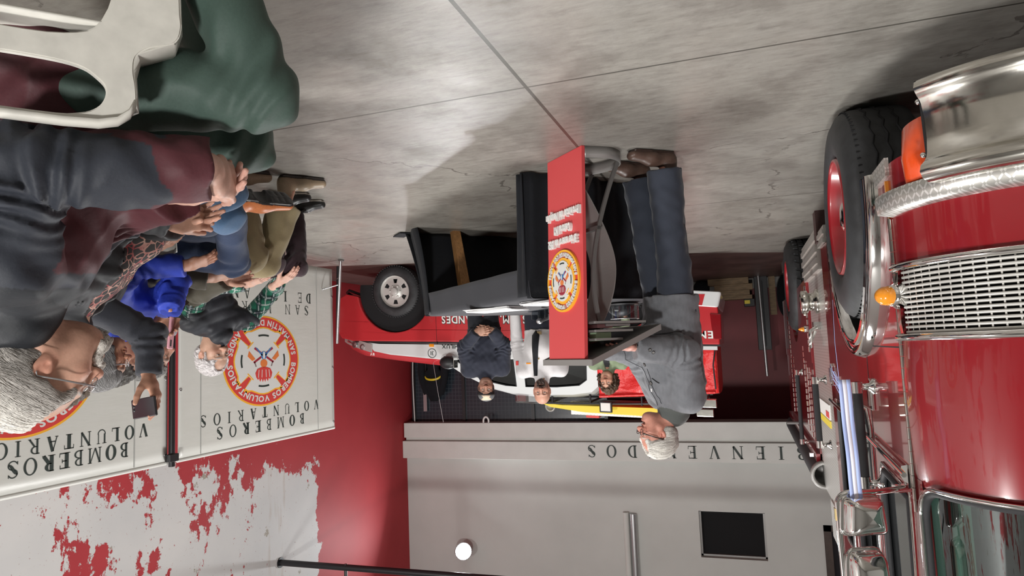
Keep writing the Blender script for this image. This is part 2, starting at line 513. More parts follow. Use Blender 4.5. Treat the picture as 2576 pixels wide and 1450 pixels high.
def serif_glyph(ch, thick=0.17, thin=0.062):
    """own stencil-like serif capitals: list of convex quads in a unit-high box, plus advance"""
    Q = []
    def bar(x0, y0, x1, y1, w0, w1=None):
        w1 = w0 if w1 is None else w1
        dx, dy = x1 - x0, y1 - y0; L = math.hypot(dx, dy); nx, ny = -dy / L, dx / L
        Q.append([(x0 - nx * w0 / 2, y0 - ny * w0 / 2), (x1 - nx * w1 / 2, y1 - ny * w1 / 2), (x1 + nx * w1 / 2, y1 + ny * w1 / 2), (x0 + nx * w0 / 2, y0 + ny * w0 / 2)])
    def stem(x, w=thick, y0=0.0, y1=1.0, s0=True, s1=True, sw=0.11):
        bar(x, y0, x, y1, w)
        if s0: bar(x - w / 2 - sw, y0 + .02, x + w / 2 + sw, y0 + .02, .04)
        if s1: bar(x - w / 2 - sw, y1 - .02, x + w / 2 + sw, y1 - .02, .04)
    def ring(cx, cy, rx, ry, a0, a1, tx, ty, n=18):
        for i in range(n):
            A = math.radians(a0 + (a1 - a0) * i / n); B = math.radians(a0 + (a1 - a0) * (i + 1) / n)
            Q.append([(cx + rx * math.cos(A), cy + ry * math.sin(A)), (cx + rx * math.cos(B), cy + ry * math.sin(B)),
                      (cx + (rx - tx) * math.cos(B), cy + (ry - ty) * math.sin(B)), (cx + (rx - tx) * math.cos(A), cy + (ry - ty) * math.sin(A))])
    t, h = thick, thin
    if ch == 'I': stem(.2); w = .4
    elif ch == 'L':
        stem(.2); bar(.2, h / 2, .62, h / 2, h); bar(.62, 0, .64, .26, .04); w = .66
    elif ch == 'T':
        stem(.36, s1=False); bar(.02, 1 - h / 2, .70, 1 - h / 2, h); bar(.03, 1, .02, .72, .04); bar(.69, 1, .70, .72, .04); w = .72
    elif ch == 'E':
        stem(.2); bar(.2, h / 2, .66, h / 2, h); bar(.2, 1 - h / 2, .64, 1 - h / 2, h); bar(.2, .52, .5, .52, h); bar(.5, .40, .5, .64, .04)
        bar(.66, 0, .68, .26, .04); bar(.64, 1, .64, .76, .04); w = .70
    elif ch == 'N':
        stem(.14, h * 1.1, sw=.10); stem(.74, h * 1.1, s0=False, sw=.10); bar(.14, .98, .74, .02, t); w = .88
    elif ch == 'M':
        stem(.13, h * 1.1, sw=.09); stem(.87, t, sw=.09); bar(.15, .98, .48, .02, t); bar(.83, .98, .48, .02, h); w = 1.02
    elif ch in 'VA':
        f = (lambda y: 1 - y) if ch == 'A' else (lambda y: y)
        if ch == 'V':
            bar(.10, 1, .40, 0, t); bar(.70, 1, .42, 0, h)
        else:
            bar(.66, 0, .38, 1, t); bar(.08, 0, .36, 1, h); bar(.2, .34, .56, .34, h)
        yy = 1 - .02 if ch == 'V' else .02
        bar(-.02, yy, .22, yy, .04); bar(.54, yy, .80, yy, .04); w = .8
    elif ch == 'O':
        ring(.42, .5, .42, .53, 0, 360, t, h, 32); w = .84
    elif ch == 'D':
        stem(.2, s0=False, s1=False); ring(.30, .5, .48, .5, -90, 90, t, h, 20); bar(.04, h / 2, .32, h / 2, h); bar(.04, 1 - h / 2, .32, 1 - h / 2, h); w = .80
    elif ch == 'B':
        stem(.2, s0=False, s1=False); ring(.32, .26, .34, .26, -90, 90, t * .9, h, 16); ring(.32, .76, .29, .24, -90, 90, t * .85, h, 16)
        for y in (h / 2, .51, 1 - h / 2): bar(.04 if y != .51 else .2, y, .34, y, h)
        w = .68
    elif ch == 'R':
        stem(.2, s1=False); ring(.32, .74, .32, .26, -90, 90, t * .9, h, 16); bar(.04, 1 - h / 2, .34, 1 - h / 2, h); bar(.2, .48 + h / 2, .36, .48 + h / 2, h)
        bar(.38, .5, .72, .02, t * .9); bar(.62, .02, .82, .02, .04); w = .82
    elif ch == 'U':
        bar(.16, .3, .16, 1, t); bar(.66, .3, .66, 1, h); ring(.40, .32, .325, .34, 180, 360, t * .6, h, 18)
        bar(.0, .98, .34, .98, .04); bar(.54, .98, .78, .98, .04); w = .80
    elif ch == 'S':
        ring(.32, .745, .29, .275, 20, 250, h * 1.2, h, 16); ring(.33, .265, .31, .285, -160, 80, h * 1.2, h, 16)
        for k in range(10):
            a = k / 10; b = (k + 1) / 10
            bz = lambda q: (0.06 + .52 * q, .80 - .60 * q + .10 * math.sin(2 * math.pi * q) * .6)
            p, q = bz(a), bz(b); wv = h + (t - h) * math.sin(math.pi * (a + b) / 2)
            bar(p[0], p[1], q[0], q[1], wv * 1.1)
        bar(.58, .78, .58, .98, .04); bar(.05, .03, .05, .24, .04); w = .66
    else: w = .4
    vs = []; fs = []
    for q in Q:
        b = len(vs); vs += q; fs.append((b, b + 1, b + 2, b + 3))
    return vs, fs, w


def serif_line(mb, txt, pos, u, v, n, hgt, width, mi=0, weights=None, space=.5):
    wts = weights or [0.17] * len(txt)
    gl = [(None, None, space) if c == ' ' else serif_glyph(c, w) for c, w in zip(txt, wts)]
    tot = sum(g[2] for g in gl); gap = (width / hgt - tot) / max(1, len(gl) - 1); sx = 1.0
    if gap < .08:
        gap = .08; sx = width / hgt / (tot + gap * (len(gl) - 1))
    x = 0
    for g in gl:
        if g[0] is not None: put_glyph(mb, g[0], g[1], Vector(pos) + Vector(u) * (x * hgt * sx), u, v, n, hgt, 0.0, mi, sx)
        x += g[2] + gap


def ring_text(mb, txt, c, u, v, n, R, hgt, a0, a1, inward, depth=0.0, mi=0, bold=0.035, sx_u=1.0):
    """letters round a circle; a0->a1 in degrees (0 = +u, 90 = +v); inward=True reads with tops to the centre"""
    gl = [(None, None, .45) if ch == ' ' else sans_glyph(ch, bold) for ch in txt]
    tot = sum(g[2] for g in gl) + .14 * (len(gl) - 1)
    c = Vector(c); u = Vector(u); v = Vector(v); pos = 0.0
    sgn = 1 if a1 > a0 else -1
    span = abs(math.radians(a1 - a0)) * R
    fx = span / (tot * hgt)
    for g in gl:
        mid = (pos + g[2] / 2) / tot
        a = math.radians(a0 + (a1 - a0) * mid)
        er = (u * math.cos(a) + v * math.sin(a)); et = (-u * math.sin(a) + v * math.cos(a))
        if inward: uu, vv, base = et, -er, R + hgt * .5
        else: uu, vv, base = -et, er, R - hgt * .5
        if g[0] is not None:
            p = c + er * base - uu * (g[2] * hgt * fx / 2)
            put_glyph(mb, g[0], g[1], p, uu, vv, n, hgt, depth, mi, fx)
        pos += g[2] + .14

# ================================================================= the hall
LOWZ = -0.155
RX, BY = 6.3, 11.87


def concrete():
    m, nt, b = _nt('concrete')
    vec = coords(nt)
    big = noise(nt, vec, 0.55, 4, .6); mid = noise(nt, vec, 2.6, 6, .65)
    fine = noise(nt, coords(nt, 'Object', (1, 3.4, 1)), 9, 8, .72)
    c = ramp(nt, fine, [(0.25, (0.185, 0.172, 0.155)), (0.48, (0.27, 0.258, 0.235)), (0.75, (0.335, 0.322, 0.297))])
    st = ramp(nt, mid, [(0.36, (0.70, 0.68, 0.67)), (0.52, (1, 1, 1)), (0.75, (1.04, 1.03, 1.02))])
    c = mix_col(nt, 1.0, c, st, 'MULTIPLY')
    sb = ramp(nt, big, [(0.35, (0.88, 0.87, 0.87)), (0.6, (1.03, 1.02, 1.0))])
    c = mix_col(nt, 1.0, c, sb, 'MULTIPLY')
    # small dark trowel marks
    sm = noise(nt, coords(nt, 'Object', (2.0, 5.0, 1)), 7, 5, .7)
    smm = math_n(nt, 'MULTIPLY', ramp(nt, sm, [(0.58, (0, 0, 0)), (0.70, (1, 1, 1))]), 0.6)
    c = mix_col(nt, smm, c, (0.20, 0.185, 0.165))
    # hairline cracks
    v = nt.nodes.new('ShaderNodeTexVoronoi'); v.feature = 'DISTANCE_TO_EDGE'; v.inputs['Scale'].default_value = 0.42
    dist = nt.nodes.new('ShaderNodeVectorMath'); dist.operation = 'MULTIPLY_ADD'
    nn = nt.nodes.new('ShaderNodeTexNoise'); nn.inputs['Scale'].default_value = 2.4; nn.inputs['Detail'].default_value = 6
    nt.links.new(vec, nn.inputs['Vector']); nt.links.new(nn.outputs['Color'], dist.inputs[0])
    dist.inputs[1].default_value = (0.7, 0.7, 0.7); nt.links.new(vec, dist.inputs[2])
    nt.links.new(dist.outputs[0], v.inputs['Vector'])
    crack = math_n(nt, 'MULTIPLY', math_n(nt, 'LESS_THAN', v.outputs['Distance'], 0.0035), ramp(nt, mid, [(0.46, (0, 0, 0)), (0.52, (1, 1, 1))]))
    # sawn joints of the slab
    sx = nt.nodes.new('ShaderNodeSeparateXYZ'); nt.links.new(vec, sx.inputs[0])
    def line(sock, at, w):
        return math_n(nt, 'LESS_THAN', math_n(nt, 'ABSOLUTE', math_n(nt, 'SUBTRACT', sock, at)), w)
    j = line(sx.outputs[0], 0.785, 0.008)
    for y in (2.60, 5.45, -0.25): j = math_n(nt, 'MAXIMUM', j, line(sx.outputs[1], y, 0.0055))
    c = mix_col(nt, math_n(nt, 'MULTIPLY', crack, 0.75), c, (0.10, 0.09, 0.08))
    c = mix_col(nt, math_n(nt, 'MULTIPLY', j, 0.95), c, (0.07, 0.065, 0.055))
    nt.links.new(c, b.inputs['Base Color'])
    rr = ramp(nt, mid, [(0.3, (0.46,) * 3), (0.7, (0.27,) * 3)])
    nt.links.new(rr, b.inputs['Roughness'])
    b.inputs['Specular IOR Level'].default_value = 0.45
    h = math_n(nt, 'SUBTRACT', math_n(nt, 'ADD', math_n(nt, 'MULTIPLY', fine, 0.5), mid), math_n(nt, 'MULTIPLY', math_n(nt, 'MAXIMUM', j, crack), 1.5))
    add_bump(nt, b, h, 0.35, 0.006)
    return m


def peel_wall():
    """red paint flaking off white plaster above the banners (pattern in wall coordinates)"""
    m, nt, b = _nt('red_wall_flaking')
    vec = coords(nt)
    sx = nt.nodes.new('ShaderNodeSeparateXYZ'); nt.links.new(vec, sx.inputs[0])
    y, z = sx.outputs[1], sx.outputs[2]
    n1 = noise(nt, coords(nt, 'Object', (1, 1, 0.62)), 1.55, 12, .68)
    n2 = noise(nt, vec, 9.0, 6, .7)
    nn = math_n(nt, 'ADD', math_n(nt, 'MULTIPLY', n1, 0.80), math_n(nt, 'MULTIPLY', n2, 0.20))
    edge = noise(nt, vec, 2.4, 8, .65)
    def mr(s, a, c2, lo, hi):
        q = nt.nodes.new('ShaderNodeMapRange'); q.inputs[1].default_value = a; q.inputs[2].default_value = c2; q.inputs[3].default_value = lo; q.inputs[4].default_value = hi
        nt.links.new(s, q.inputs[0]); return q.outputs[0]
    yy = math_n(nt, 'ADD', y, math_n(nt, 'MULTIPLY', math_n(nt, 'SUBTRACT', edge, .5), 0.9))
    by = mr(yy, 8.92, 9.10, 0.0, -0.6)                       # nothing flakes beyond this line
    zline = math_n(nt, 'SUBTRACT', z, math_n(nt, 'MULTIPLY', math_n(nt, 'SUBTRACT', y, 6.3), 0.20))
    bz = mr(zline, 1.85, 2.45, -0.14, 0.012)
    hole = mr(math_n(nt, 'ABSOLUTE', math_n(nt, 'SUBTRACT', y, 5.25)), 0.0, 1.0, -0.07, 0.0)
    val = math_n(nt, 'ADD', math_n(nt, 'ADD', nn, hole), math_n(nt, 'ADD', by, bz))
    white = ramp(nt, val, [(0.452, (0, 0, 0)), (0.458, (1, 1, 1))])
    sp = noise(nt, vec, 26, 5, .7)
    speck = math_n(nt, 'MULTIPLY', math_n(nt, 'LESS_THAN', sp, 0.335), 0.8)
    gp = noise(nt, vec, 3.1, 8, .7)
    plaster = ramp(nt, noise(nt, vec, 1.2, 5), [(0.3, (0.60, 0.605, 0.60)), (0.7, (0.68, 0.675, 0.66))])
    plaster = mix_col(nt, ramp(nt, gp, [(0.655, (0, 0, 0)), (0.665, (1, 1, 1))]), plaster, (0.36, 0.33, 0.275))
    rust = math_n(nt, 'MULTIPLY', math_n(nt, 'LESS_THAN', math_n(nt, 'ABSOLUTE', math_n(nt, 'SUBTRACT', y, 8.0)), 0.20), ramp(nt, noise(nt, coords(nt, 'Object', (1, 6, 1.2)), 2.0, 5), [(0.5, (0, 0, 0)), (0.75, (0.35,) * 3)]))
    plaster = mix_col(nt, rust, plaster, (0.36, 0.23, 0.13))
    plaster = mix_col(nt, speck, plaster, (0.30, 0.13, 0.12))
    red = ramp(nt, noise(nt, vec, 1.4, 6), [(0.3, (0.40, 0.034, 0.042)), (0.7, (0.46, 0.042, 0.050))])
    nt.links.new(mix_col(nt, white, red, plaster), b.inputs['Base Color'])
    b.inputs['Roughness'].default_value = 0.62
    b.inputs['Specular IOR Level'].default_value = 0.3
    add_bump(nt, b, math_n(nt, 'ADD', math_n(nt, 'MULTIPLY', white, -0.6), math_n(nt, 'MULTIPLY', n2, 0.3)), 0.5, 0.004)
    return m


M['concrete'] = concrete()
M['peel'] = peel_wall()
M['low_floor'] = mat('dark_floor', (0.105, 0.06, 0.052), 0.5, vary=0.35, vscale=2.2, bump=0.2, bscale=20)
M['back_red'] = mat('back_room_red', (0.15, 0.014, 0.018), 0.55, vary=0.15, vscale=1.5)
M['ceiling'] = mat('ceiling_white', (0.55, 0.55, 0.54), 0.85)
M['grey_base'] = mat('grey_baseboard', (0.26, 0.25, 0.235), 0.8, vary=0.2)
M['brown_frame'] = mat('brown_frame', (0.055, 0.034, 0.026), 0.55, vary=0.3)


def mesh_screen_mat():
    m, nt, b = _nt('wire_screen')
    vec = coords(nt)
    sx = nt.nodes.new('ShaderNodeSeparateXYZ'); nt.links.new(vec, sx.inputs[0])
    def lines(s):
        f = math_n(nt, 'ABSOLUTE', math_n(nt, 'SUBTRACT', math_n(nt, 'FRACT', math_n(nt, 'MULTIPLY', s, 14.0)), 0.5))
        return math_n(nt, 'GREATER_THAN', f, 0.43)
    g = math_n(nt, 'MAXIMUM', lines(sx.outputs[0]), lines(sx.outputs[2]))
    nt.links.new(mix_col(nt, g, (0.022, 0.030, 0.040), (0.05, 0.062, 0.074)), b.inputs['Base Color'])
    b.inputs['Roughness'].default_value = 0.22
    add_bump(nt, b, g, 0.4, 0.004)
    return m


M['wire_screen'] = mesh_screen_mat()


def struct(o):
    o['kind'] = 'structure'
    return o


# floors: the concrete slab ends in a low step; the darker floor lies beyond it
slab = [(-6, -6.5), (RX, -6.5), (RX, 6.22), (4.32, 7.02), (3.66, 7.285), (0.49, 8.44), (-0.63, 9.12), (-0.66, 12.0), (-6, 12.0)]
struct(MB().prism(slab, (0, 0, 0), (1, 0, 0), (0, 1, 0), (0, 0, 1), LOWZ + .002, 0.0).build('floor', 'concrete'))
struct(MB().box((-6, 6.0, LOWZ - .1), (RX, 14.6, LOWZ)).build('floor_back_room', 'low_floor'))
struct(MB().box((-6, -6.5, 5.6), (RX, 14.6, 5.7)).build('ceiling', 'ceiling'))
struct(MB().box((RX, -6.5, LOWZ), (RX + .2, 14.6, 5.6)).build('wall_right', 'peel'))
struct(MB().box((-6.2, -6.5, LOWZ), (-6, 14.6, 5.6)).build('wall_left', 'wall_white'))
struct(MB().box((-6, -6.7, LOWZ), (RX, -6.5, 5.6)).build('wall_front', 'wall_white'))
struct(MB().box((-6, 14.4, LOWZ), (RX, 14.6, 5.6)).build('wall_back_room', 'back_red'))

# back wall: opening below the beam, vent recess and window above
vx0, vx1, vz0, vz1 = -0.12, 0.915, 3.87, 4.62
wx0, wx1, wz0, wz1 = -2.1, -0.97, 4.02, 5.05
mb = MB()
outer = [(-6, 3.05), (RX, 3.05), (RX, 5.6), (-6, 5.6)]
vent = [(vx0, vz0), (vx1, vz0), (vx1, vz1), (vx0, vz1)]; wnd = [(wx0, wz0), (wx1, wz0), (wx1, wz1), (wx0, wz1)]
mb.prism([outer, vent, wnd], (0, BY, 0), (1, 0, 0), (0, 0, 1), (0, 1, 0), 0.0, 0.3)
struct(mb.build('wall_back', 'wall_white'))
mb = MB().box((vx0 + .02, BY + .16, vz0 + .02), (vx1 - .02, BY + .28, vz1 - .02))
struct(mb.build('window_1', 'dark_void'))
mb = MB()
mb.box((vx0, BY + .10, vz0), (vx1, BY + .17, vz0 + .03)); mb.box((vx0, BY + .10, vz1 - .03), (vx1, BY + .17, vz1))
mb.box((vx0, BY + .10, vz0), (vx0 + .03, BY + .17, vz1)); mb.box((vx1 - .03, BY + .10, vz0), (vx1, BY + .17, vz1))
struct(mb.build('trim_2', 'grey_plate'))
mb = MB()
for a, c in (((wx0, BY - .02, wz0), (wx1, BY + .1, wz0 + .09)), ((wx0, BY - .02, wz1 - .09), (wx1, BY + .1, wz1)), ((wx1 - .11, BY - .02, wz0), (wx1, BY + .1, wz1)), ((wx0, BY - .02, wz0), (wx0 + .11, BY + .1, wz1))):
    mb.box(a, c)
struct(mb.build('window_2', 'brown_frame'))
struct(MB().box((wx0 + .05, BY + .06, wz0 + .05), (wx1 - .05, BY + .075, wz1 - .05)).build('window_2_pane', 'phone_glass'))

# beam with its groove, and the welcome lettering
mb = MB()
mb.box((-6, 11.73, 2.40), (RX - .02, 12.17, 2.675)); mb.box((-6, 11.79, 2.675), (RX - .03, 12.17, 2.735)); mb.box((-6, 11.70, 2.735), (RX - .001, 12.17, 3.055))
beam = struct(mb.build('trim_1', 'beam_white', bevel=.008))
mb = MB()
serif_line(mb, 'BIENVENIDOS', (-.80, 11.695, 2.785), (1, 0, 0), (0, 0, 1), (0, -1, 0), .205, 3.50, 0, [.17] * 11)
mb.build('lettering', 'ink', beam)

# below the beam: wire screen behind the pickup, its posts, the red opening side
scr = thing('wire_screen', 'dark wire screen closing the opening behind the pickup', 'screen', (4.3, 12.0, LOWZ))
MB().box((2.40, 12.0, LOWZ), (RX - .07, 12.03, 2.42)).build('screen_panel', 'wire_screen', scr)
for x in (RX - .13, 5.12, 3.75, 2.40):
    MB().box((x - .03, 11.955, LOWZ), (x + .03, 12.0, 2.42)).build('post', 'black_metal', scr)
MB().box((5.88, 11.93, LOWZ), (5.95, 11.953, 2.2)).build('door_edge', 'steel', scr)
rp = MB().tube(smooth_path([(6.13, 11.9, 1.0), (6.15, 11.9, 1.6), (6.12, 11.88, 2.40)]), .011, 8)
tag(rp.build('rope', 'white_plain'), 'pale thin rope hanging from the beam beside the red wall', 'rope')
hk = MB().tube(smooth_path([(4.55, 11.76, 2.405), (4.55, 11.76, 2.35), (4.57, 11.76, 2.31), (4.60, 11.76, 2.295), (4.63, 11.76, 2.31), (4.65, 11.76, 2.35), (4.65, 11.76, 2.405)], 4), .018, 8)
tag(hk.build('hook', 'white_plain'), 'small white bent hook under the edge of the beam', 'hook')

# jacket on the screen
jk = thing('hanging_jacket', 'dark firefighter jacket with a yellow band hung on the wire screen', 'jacket', (5.68, 11.86, 0.95))
J = []
for j in range(15):
    z = 0.95 + 1.05 * j / 14; w = .17 + .04 * math.sin(j * .9) + (.05 if 6 < j < 13 else -.02); dd = .07 + .02 * math.cos(j * 1.3)
    if j == 14: w = .07
    J.append([(5.68 + w * math.cos(t), 11.87 + dd * math.sin(t) - .02, z) for t in [2 * math.pi * k / 24 for k in range(25)]])
MB().grid(J).build('jacket_body', 'cloth_black', jk)
for s in (-1, 1):
    MB().tube(smooth_path([(5.68 + s * .14, 11.84, 1.86), (5.68 + s * .24, 11.82, 1.5), (5.68 + s * .22, 11.82, 1.12)]), [.07] * 17, 14, flat=(1, .8)).build('sleeve', 'cloth_black', jk)
MB().tube(smooth_path([(5.47, 11.85, 1.50), (5.56, 11.79, 1.57), (5.68, 11.765, 1.59), (5.80, 11.79, 1.57), (5.88, 11.85, 1.50)]), .022, 8, flat=(1, .5)).build('band', 'yellow', jk, label='yellow reflective band')

# conduits, tie bar, lamp
pp = thing('conduit', 'pair of grey conduits running down the white wall', 'pipe', (2.05, 11.8, 3.96))
MB().tube([(2.12, 11.82, 3.93), (2.12, 11.82, 5.59)], .05, 16).build('pipe', 'beam_white', pp, label='pale conduit')
MB().tube([(2.0, 11.82, 3.95), (2.0, 11.82, 5.59)], .058, 16).build('pipe', 'steel', pp, label='grey steel conduit')
tb = thing('tie_bar', 'black horizontal tie bar high up from the flaking wall', 'bar', (5.0, 8.08, 3.89))
MB().tube([(RX - .002, 8.08, 3.895), (-6 + .002, 8.08, 3.895)], .042, 14).build('bar', 'black_metal', tb)
MB().tube([(5.25, 8.08, 3.85), (5.25, 8.08, 5.595)], .022, 10).build('hanger', 'black_metal', tb)
MB().tube([(6.285, 8.08, 3.895), (6.299, 8.08, 3.895)], .07, 14).build('flange', 'black_metal', tb)
lp = thing('flood_lamp', 'bright round floodlight mounted on the white back wall', 'lamp', LAMP_BACK)
la = (Vector((2.2, 2.5, 0.2)) - Vector(LAMP_BACK)).normalized()
M['lamp_glow'] = emis('lamp_glow', (0.93, 0.97, 1.0), 60.0)
c0 = Vector(LAMP_BACK) - la * .10
MB().lathe(c0, la, [(0.0, -.07), (.06, -.07), (.145, -.01), (.155, .07), (.148, .075), (.14, .03), (0.0, .03)], 36).build('lamp_housing', 'steel', lp)
MB().lathe(c0, la, [(0.0, .045), (.138, .045)], 36).build('lamp_disc', 'lamp_glow', lp)
MB().tube([c0 - la * .05, (LAMP_BACK[0], 11.86, LAMP_BACK[2] + .03)], .02, 8).build('bracket', 'steel', lp)

# things left along the wall of the dark back room
struct(MB().box((-6, 14.36, LOWZ), (RX, 14.4, .05)).build('baseboard_back', 'grey_base'))
for k, (x0, x1, z0, z1, yy, mm) in enumerate([(-.15, .62, LOWZ, -.03, 13.95, 'wood_pale'), (-.22, .50, -.03, .09, 13.98, 'wood_pale'), (-.16, .44, .09, .19, 14.0, 'wood_pale'), (-.20, .46, .19, .27, 14.0, 'wood_pale')]):
    tag(MB().box((x0, yy, z0), (x1, yy + .30, z1)).build('timber_plank', mm, bevel=.008, loc=(x0, yy, z0)),
        ['lowest timber beam of the pile by the dark red wall', 'second timber from the floor in the pile by the dark red wall', 'third timber from the floor in the pile by the dark red wall', 'topmost timber of the pile by the dark red wall'][k], 'timber', 'timbers piled in the back room')
tb2 = thing('tool_box', 'black tool box with a yellow corner on the timbers', 'box', (-.13, 14.1, .27))
MB().box((-.24, 14.0, .27), (-.04, 14.25, .42)).build('box_body', 'black', tb2, bevel=.01)
MB().box((-.15, 13.985, .30), (-.05, 13.999, .37)).build('corner', 'yellow', tb2, label='yellow corner')
wb = thing('wheeled_bag', 'black bag on the floor at the end of the timbers', 'bag', (.60, 13.9, LOWZ))
MB().ellipsoid((.75, 14.05, LOWZ + .17), .16, .14, .17).build('bag_body', 'cloth_black', wb)
lk = thing('locker', 'tall black locker leaning at the dark red wall', 'locker', (-.36, 14.1, LOWZ))
MB().box((-.49, 14.0, LOWZ), (-.25, 14.34, 1.28)).build('locker_body', 'black', lk, bevel=.006)
MB().box((-.40, 13.97, LOWZ + .1), (-.38, 13.999, 1.2)).build('door_gap', 'rubber', lk)
rl = MB().tube([(-.33, 13.94, LOWZ), (-.365, 13.96, 1.78)], .028, 10)
tag(rl.build('steel_pole', 'steel', loc=(-.33, 13.94, LOWZ)), 'steel pole leaning on the black locker', 'pole')
bd = MB().box((-.64, 14.2, LOWZ), (-.52, 14.28, .60))
tag(bd.build('plywood_board', 'wood_pale', loc=(-.58, 14.2, LOWZ)), 'plywood board standing beside the black locker', 'board')
bg = thing('hanging_bag', 'black kit bag standing on its end in the dark corner behind the fire engine', 'bag', (-.80, 14.1, LOWZ))
MB().ellipsoid((-.80, 14.12, .25), .15, .12, .42).build('bag_body', 'cloth_black', bg)
MB().tube(smooth_path([(-.80, 14.05, .62), (-.76, 14.03, .80), (-.82, 14.03, .92), (-.86, 14.05, .64)]), .018, 8).build('strap', 'rubber', bg)

# ================================================================= fire engine
def glass_mat(name, tint, gloss=0.12):
    m, nt, b = _nt(name)
    out = nt.nodes['Material Output']
    tr = nt.nodes.new('ShaderNodeBsdfTransparent'); tr.inputs[0].default_value = (*tint, 1)
    gl = nt.nodes.new('ShaderNodeBsdfGlossy'); gl.inputs['Roughness'].default_value = 0.02; gl.inputs[0].default_value = (0.9, 0.95, 0.95, 1)
    lw = nt.nodes.new('ShaderNodeLayerWeight'); lw.inputs[0].default_value = 0.5
    fz = math_n(nt, 'MULTIPLY', math_n(nt, 'POWER', lw.outputs['Facing'], 4.0), 0.85)
    mx = nt.nodes.new('ShaderNodeMixShader')
    nt.links.new(math_n(nt, 'ADD', fz, gloss + .04, clamp=True), mx.inputs[0])
    nt.links.new(tr.outputs[0], mx.inputs[1]); nt.links.new(gl.outputs[0], mx.inputs[2])
    nt.links.new(mx.outputs[0], out.inputs['Surface'])
    return m


M['glass_teal'] = glass_mat('tinted_glass', (0.42, 0.56, 0.52))
M['glass_dark'] = glass_mat('dark_glass', (0.08, 0.10, 0.10), 0.05)
M['pale_green'] = mat('pale_green_lining', (0.24, 0.31, 0.27), 0.6, bump=0.5, bscale=160, bdist=0.002)
M['rim_red'] = mat('red_wheel_disc', (0.30, 0.012, 0.018), 0.3, coat=0.6)
M['ribbed'] = mat('ribbed_aluminium', (0.60, 0.58, 0.54), 0.32, 0.7)

TX = -0.53                      # side of the engine that faces the room
FY0 = 2.72                      # where the rounded front corner begins
eng = thing('fire_engine', 'big red fire engine with chrome bumper and black rubber grab rails on the left', 'fire engine', (-1.7, 6.0, 0))


def front_pt(t, off=0.0):
    """plan curve of the front; t in degrees along the rounded corner, beyond 90 across the front"""
    a, b = .42, .44
    if t <= 90:
        r = math.radians(t)
        n = Vector((math.cos(r) / a, -math.sin(r) / b)).normalized()
        return Vector((-.95 + a * math.cos(r), FY0 - b * math.sin(r))) + n * off
    s = (t - 90) / 90.0
    return Vector((-.95 - 1.6 * s, FY0 - b - off - .05 * math.sin(math.pi * min(s, 1))))


def front_sheet(name, t0, t1, prof, m, parent, n=26, bevel=0, smooth=True):
    """profile [(offset, z)] swept along the front curve"""
    P = []
    for i in range(n + 1):
        t = t0 + (t1 - t0) * i / n
        P.append([(*front_pt(t, o), z) for o, z in prof])
    mb = MB().grid(P, 0, smooth)
    return mb


WC, WR = (3.6, .5), .60
# cab side with wheel arch and two windows
archp = arc(WC[0], WC[1], WR, 180, 0, 30)
W1 = [(2.84, 1.68), (3.30, 1.66), (3.36, 1.72), (3.36, 2.46), (3.30, 2.52), (2.96, 2.52), (2.90, 2.46)]
W2 = [(3.58, 1.54), (3.64, 1.46), (4.06, 1.46), (4.12, 1.52), (4.12, 2.24), (4.06, 2.30), (3.64, 2.30), (3.58, 2.24)]
W3 = [(4.42, 1.50), (4.70, 1.50), (4.70, 2.30), (4.42, 2.30)]
outl = [(FY0, .47)] + [p for p in archp if p[1] >= .47] + [(5.0, .47), (5.0, 2.74), (FY0, 2.74)]
mb = MB()
mb.prism([outl, W1, W2, W3], (TX, 0, 0), (0, 1, 0), (0, 0, 1), (-1, 0, 0), 0, .04)
mb.build('cab_side', 'red_paint', eng)
mb = MB()
mb.prism([[(-2.98, 4.96), (TX - .01, 4.96), (TX - .01, 5.0), (-2.98, 5.0)]], (0, 0, 0), (1, 0, 0), (0, 1, 0), (0, 0, 1), .47, 2.74)
mb.box((-2.98, FY0, .47), (-2.94, 5.0, 2.74)); mb.box((-2.98, FY0, 2.70), (TX, 5.0, 2.78))
mb.build('cab_shell', 'red_paint', eng)
# front: lower skin, above grille, windshield frame, roof cap
t_ws = 8
front_sheet('x', 0, 178, [(0, .47), (.0, .84)], 0, eng).build('front_panel', 'red_paint', eng)
front_sheet('x', 0, 178, [(0, 1.10), (.008, 1.25), (.0, 1.56), (-.006, 1.60)], 0, eng).build('hood_panel', 'red_paint', eng)
mbp = MB()
P = []
for i in range(9):
    t = t_ws * i / 8
    P.append([(*front_pt(t, -.002), z) for z in (1.58, 2.0, 2.74)])
mbp.grid(P); mbp.build('windshield_pillar', 'red_paint', eng)
front_sheet('x', 0, 178, [(0, 2.5), (0, 2.74)], 0, eng).build('front_header', 'red_paint', eng)
# windshield with rubber and chrome bead
ws = front_sheet('x', t_ws + 2, 170, [(-.012, 1.60), (-.02, 2.0), (-.04, 2.52)], 0, eng).build('windshield', 'glass_teal', eng)
def ws_path(off, dz, r0):
    pts = [(*front_pt(t_ws + 1.5, off), 2.52 - dz), (*front_pt(t_ws + 1.5, off), 1.75)]
    for k in range(7):
        a = math.radians(180 + 90 * k / 6)
        pts.append((*front_pt(t_ws + 1.5 + r0 * (1 + math.cos(a)), off), 1.70 + .10 * math.sin(a) + dz * .0))
    for t in (24, 32, 40, 50, 60, 70, 80, 90, 110, 130, 150, 170):
        pts.append((*front_pt(t, off), 1.60))
    return pts
MB().tube(ws_path(.0, 0, 13), .013, 10).build('windshield_seal', 'rubber', ws)
MB().tube([Vector(p) + Vector((.006, -.004, -.012)) for p in ws_path(.010, 0, 13)], .008, 10).build('windshield_bead', 'chrome', ws)
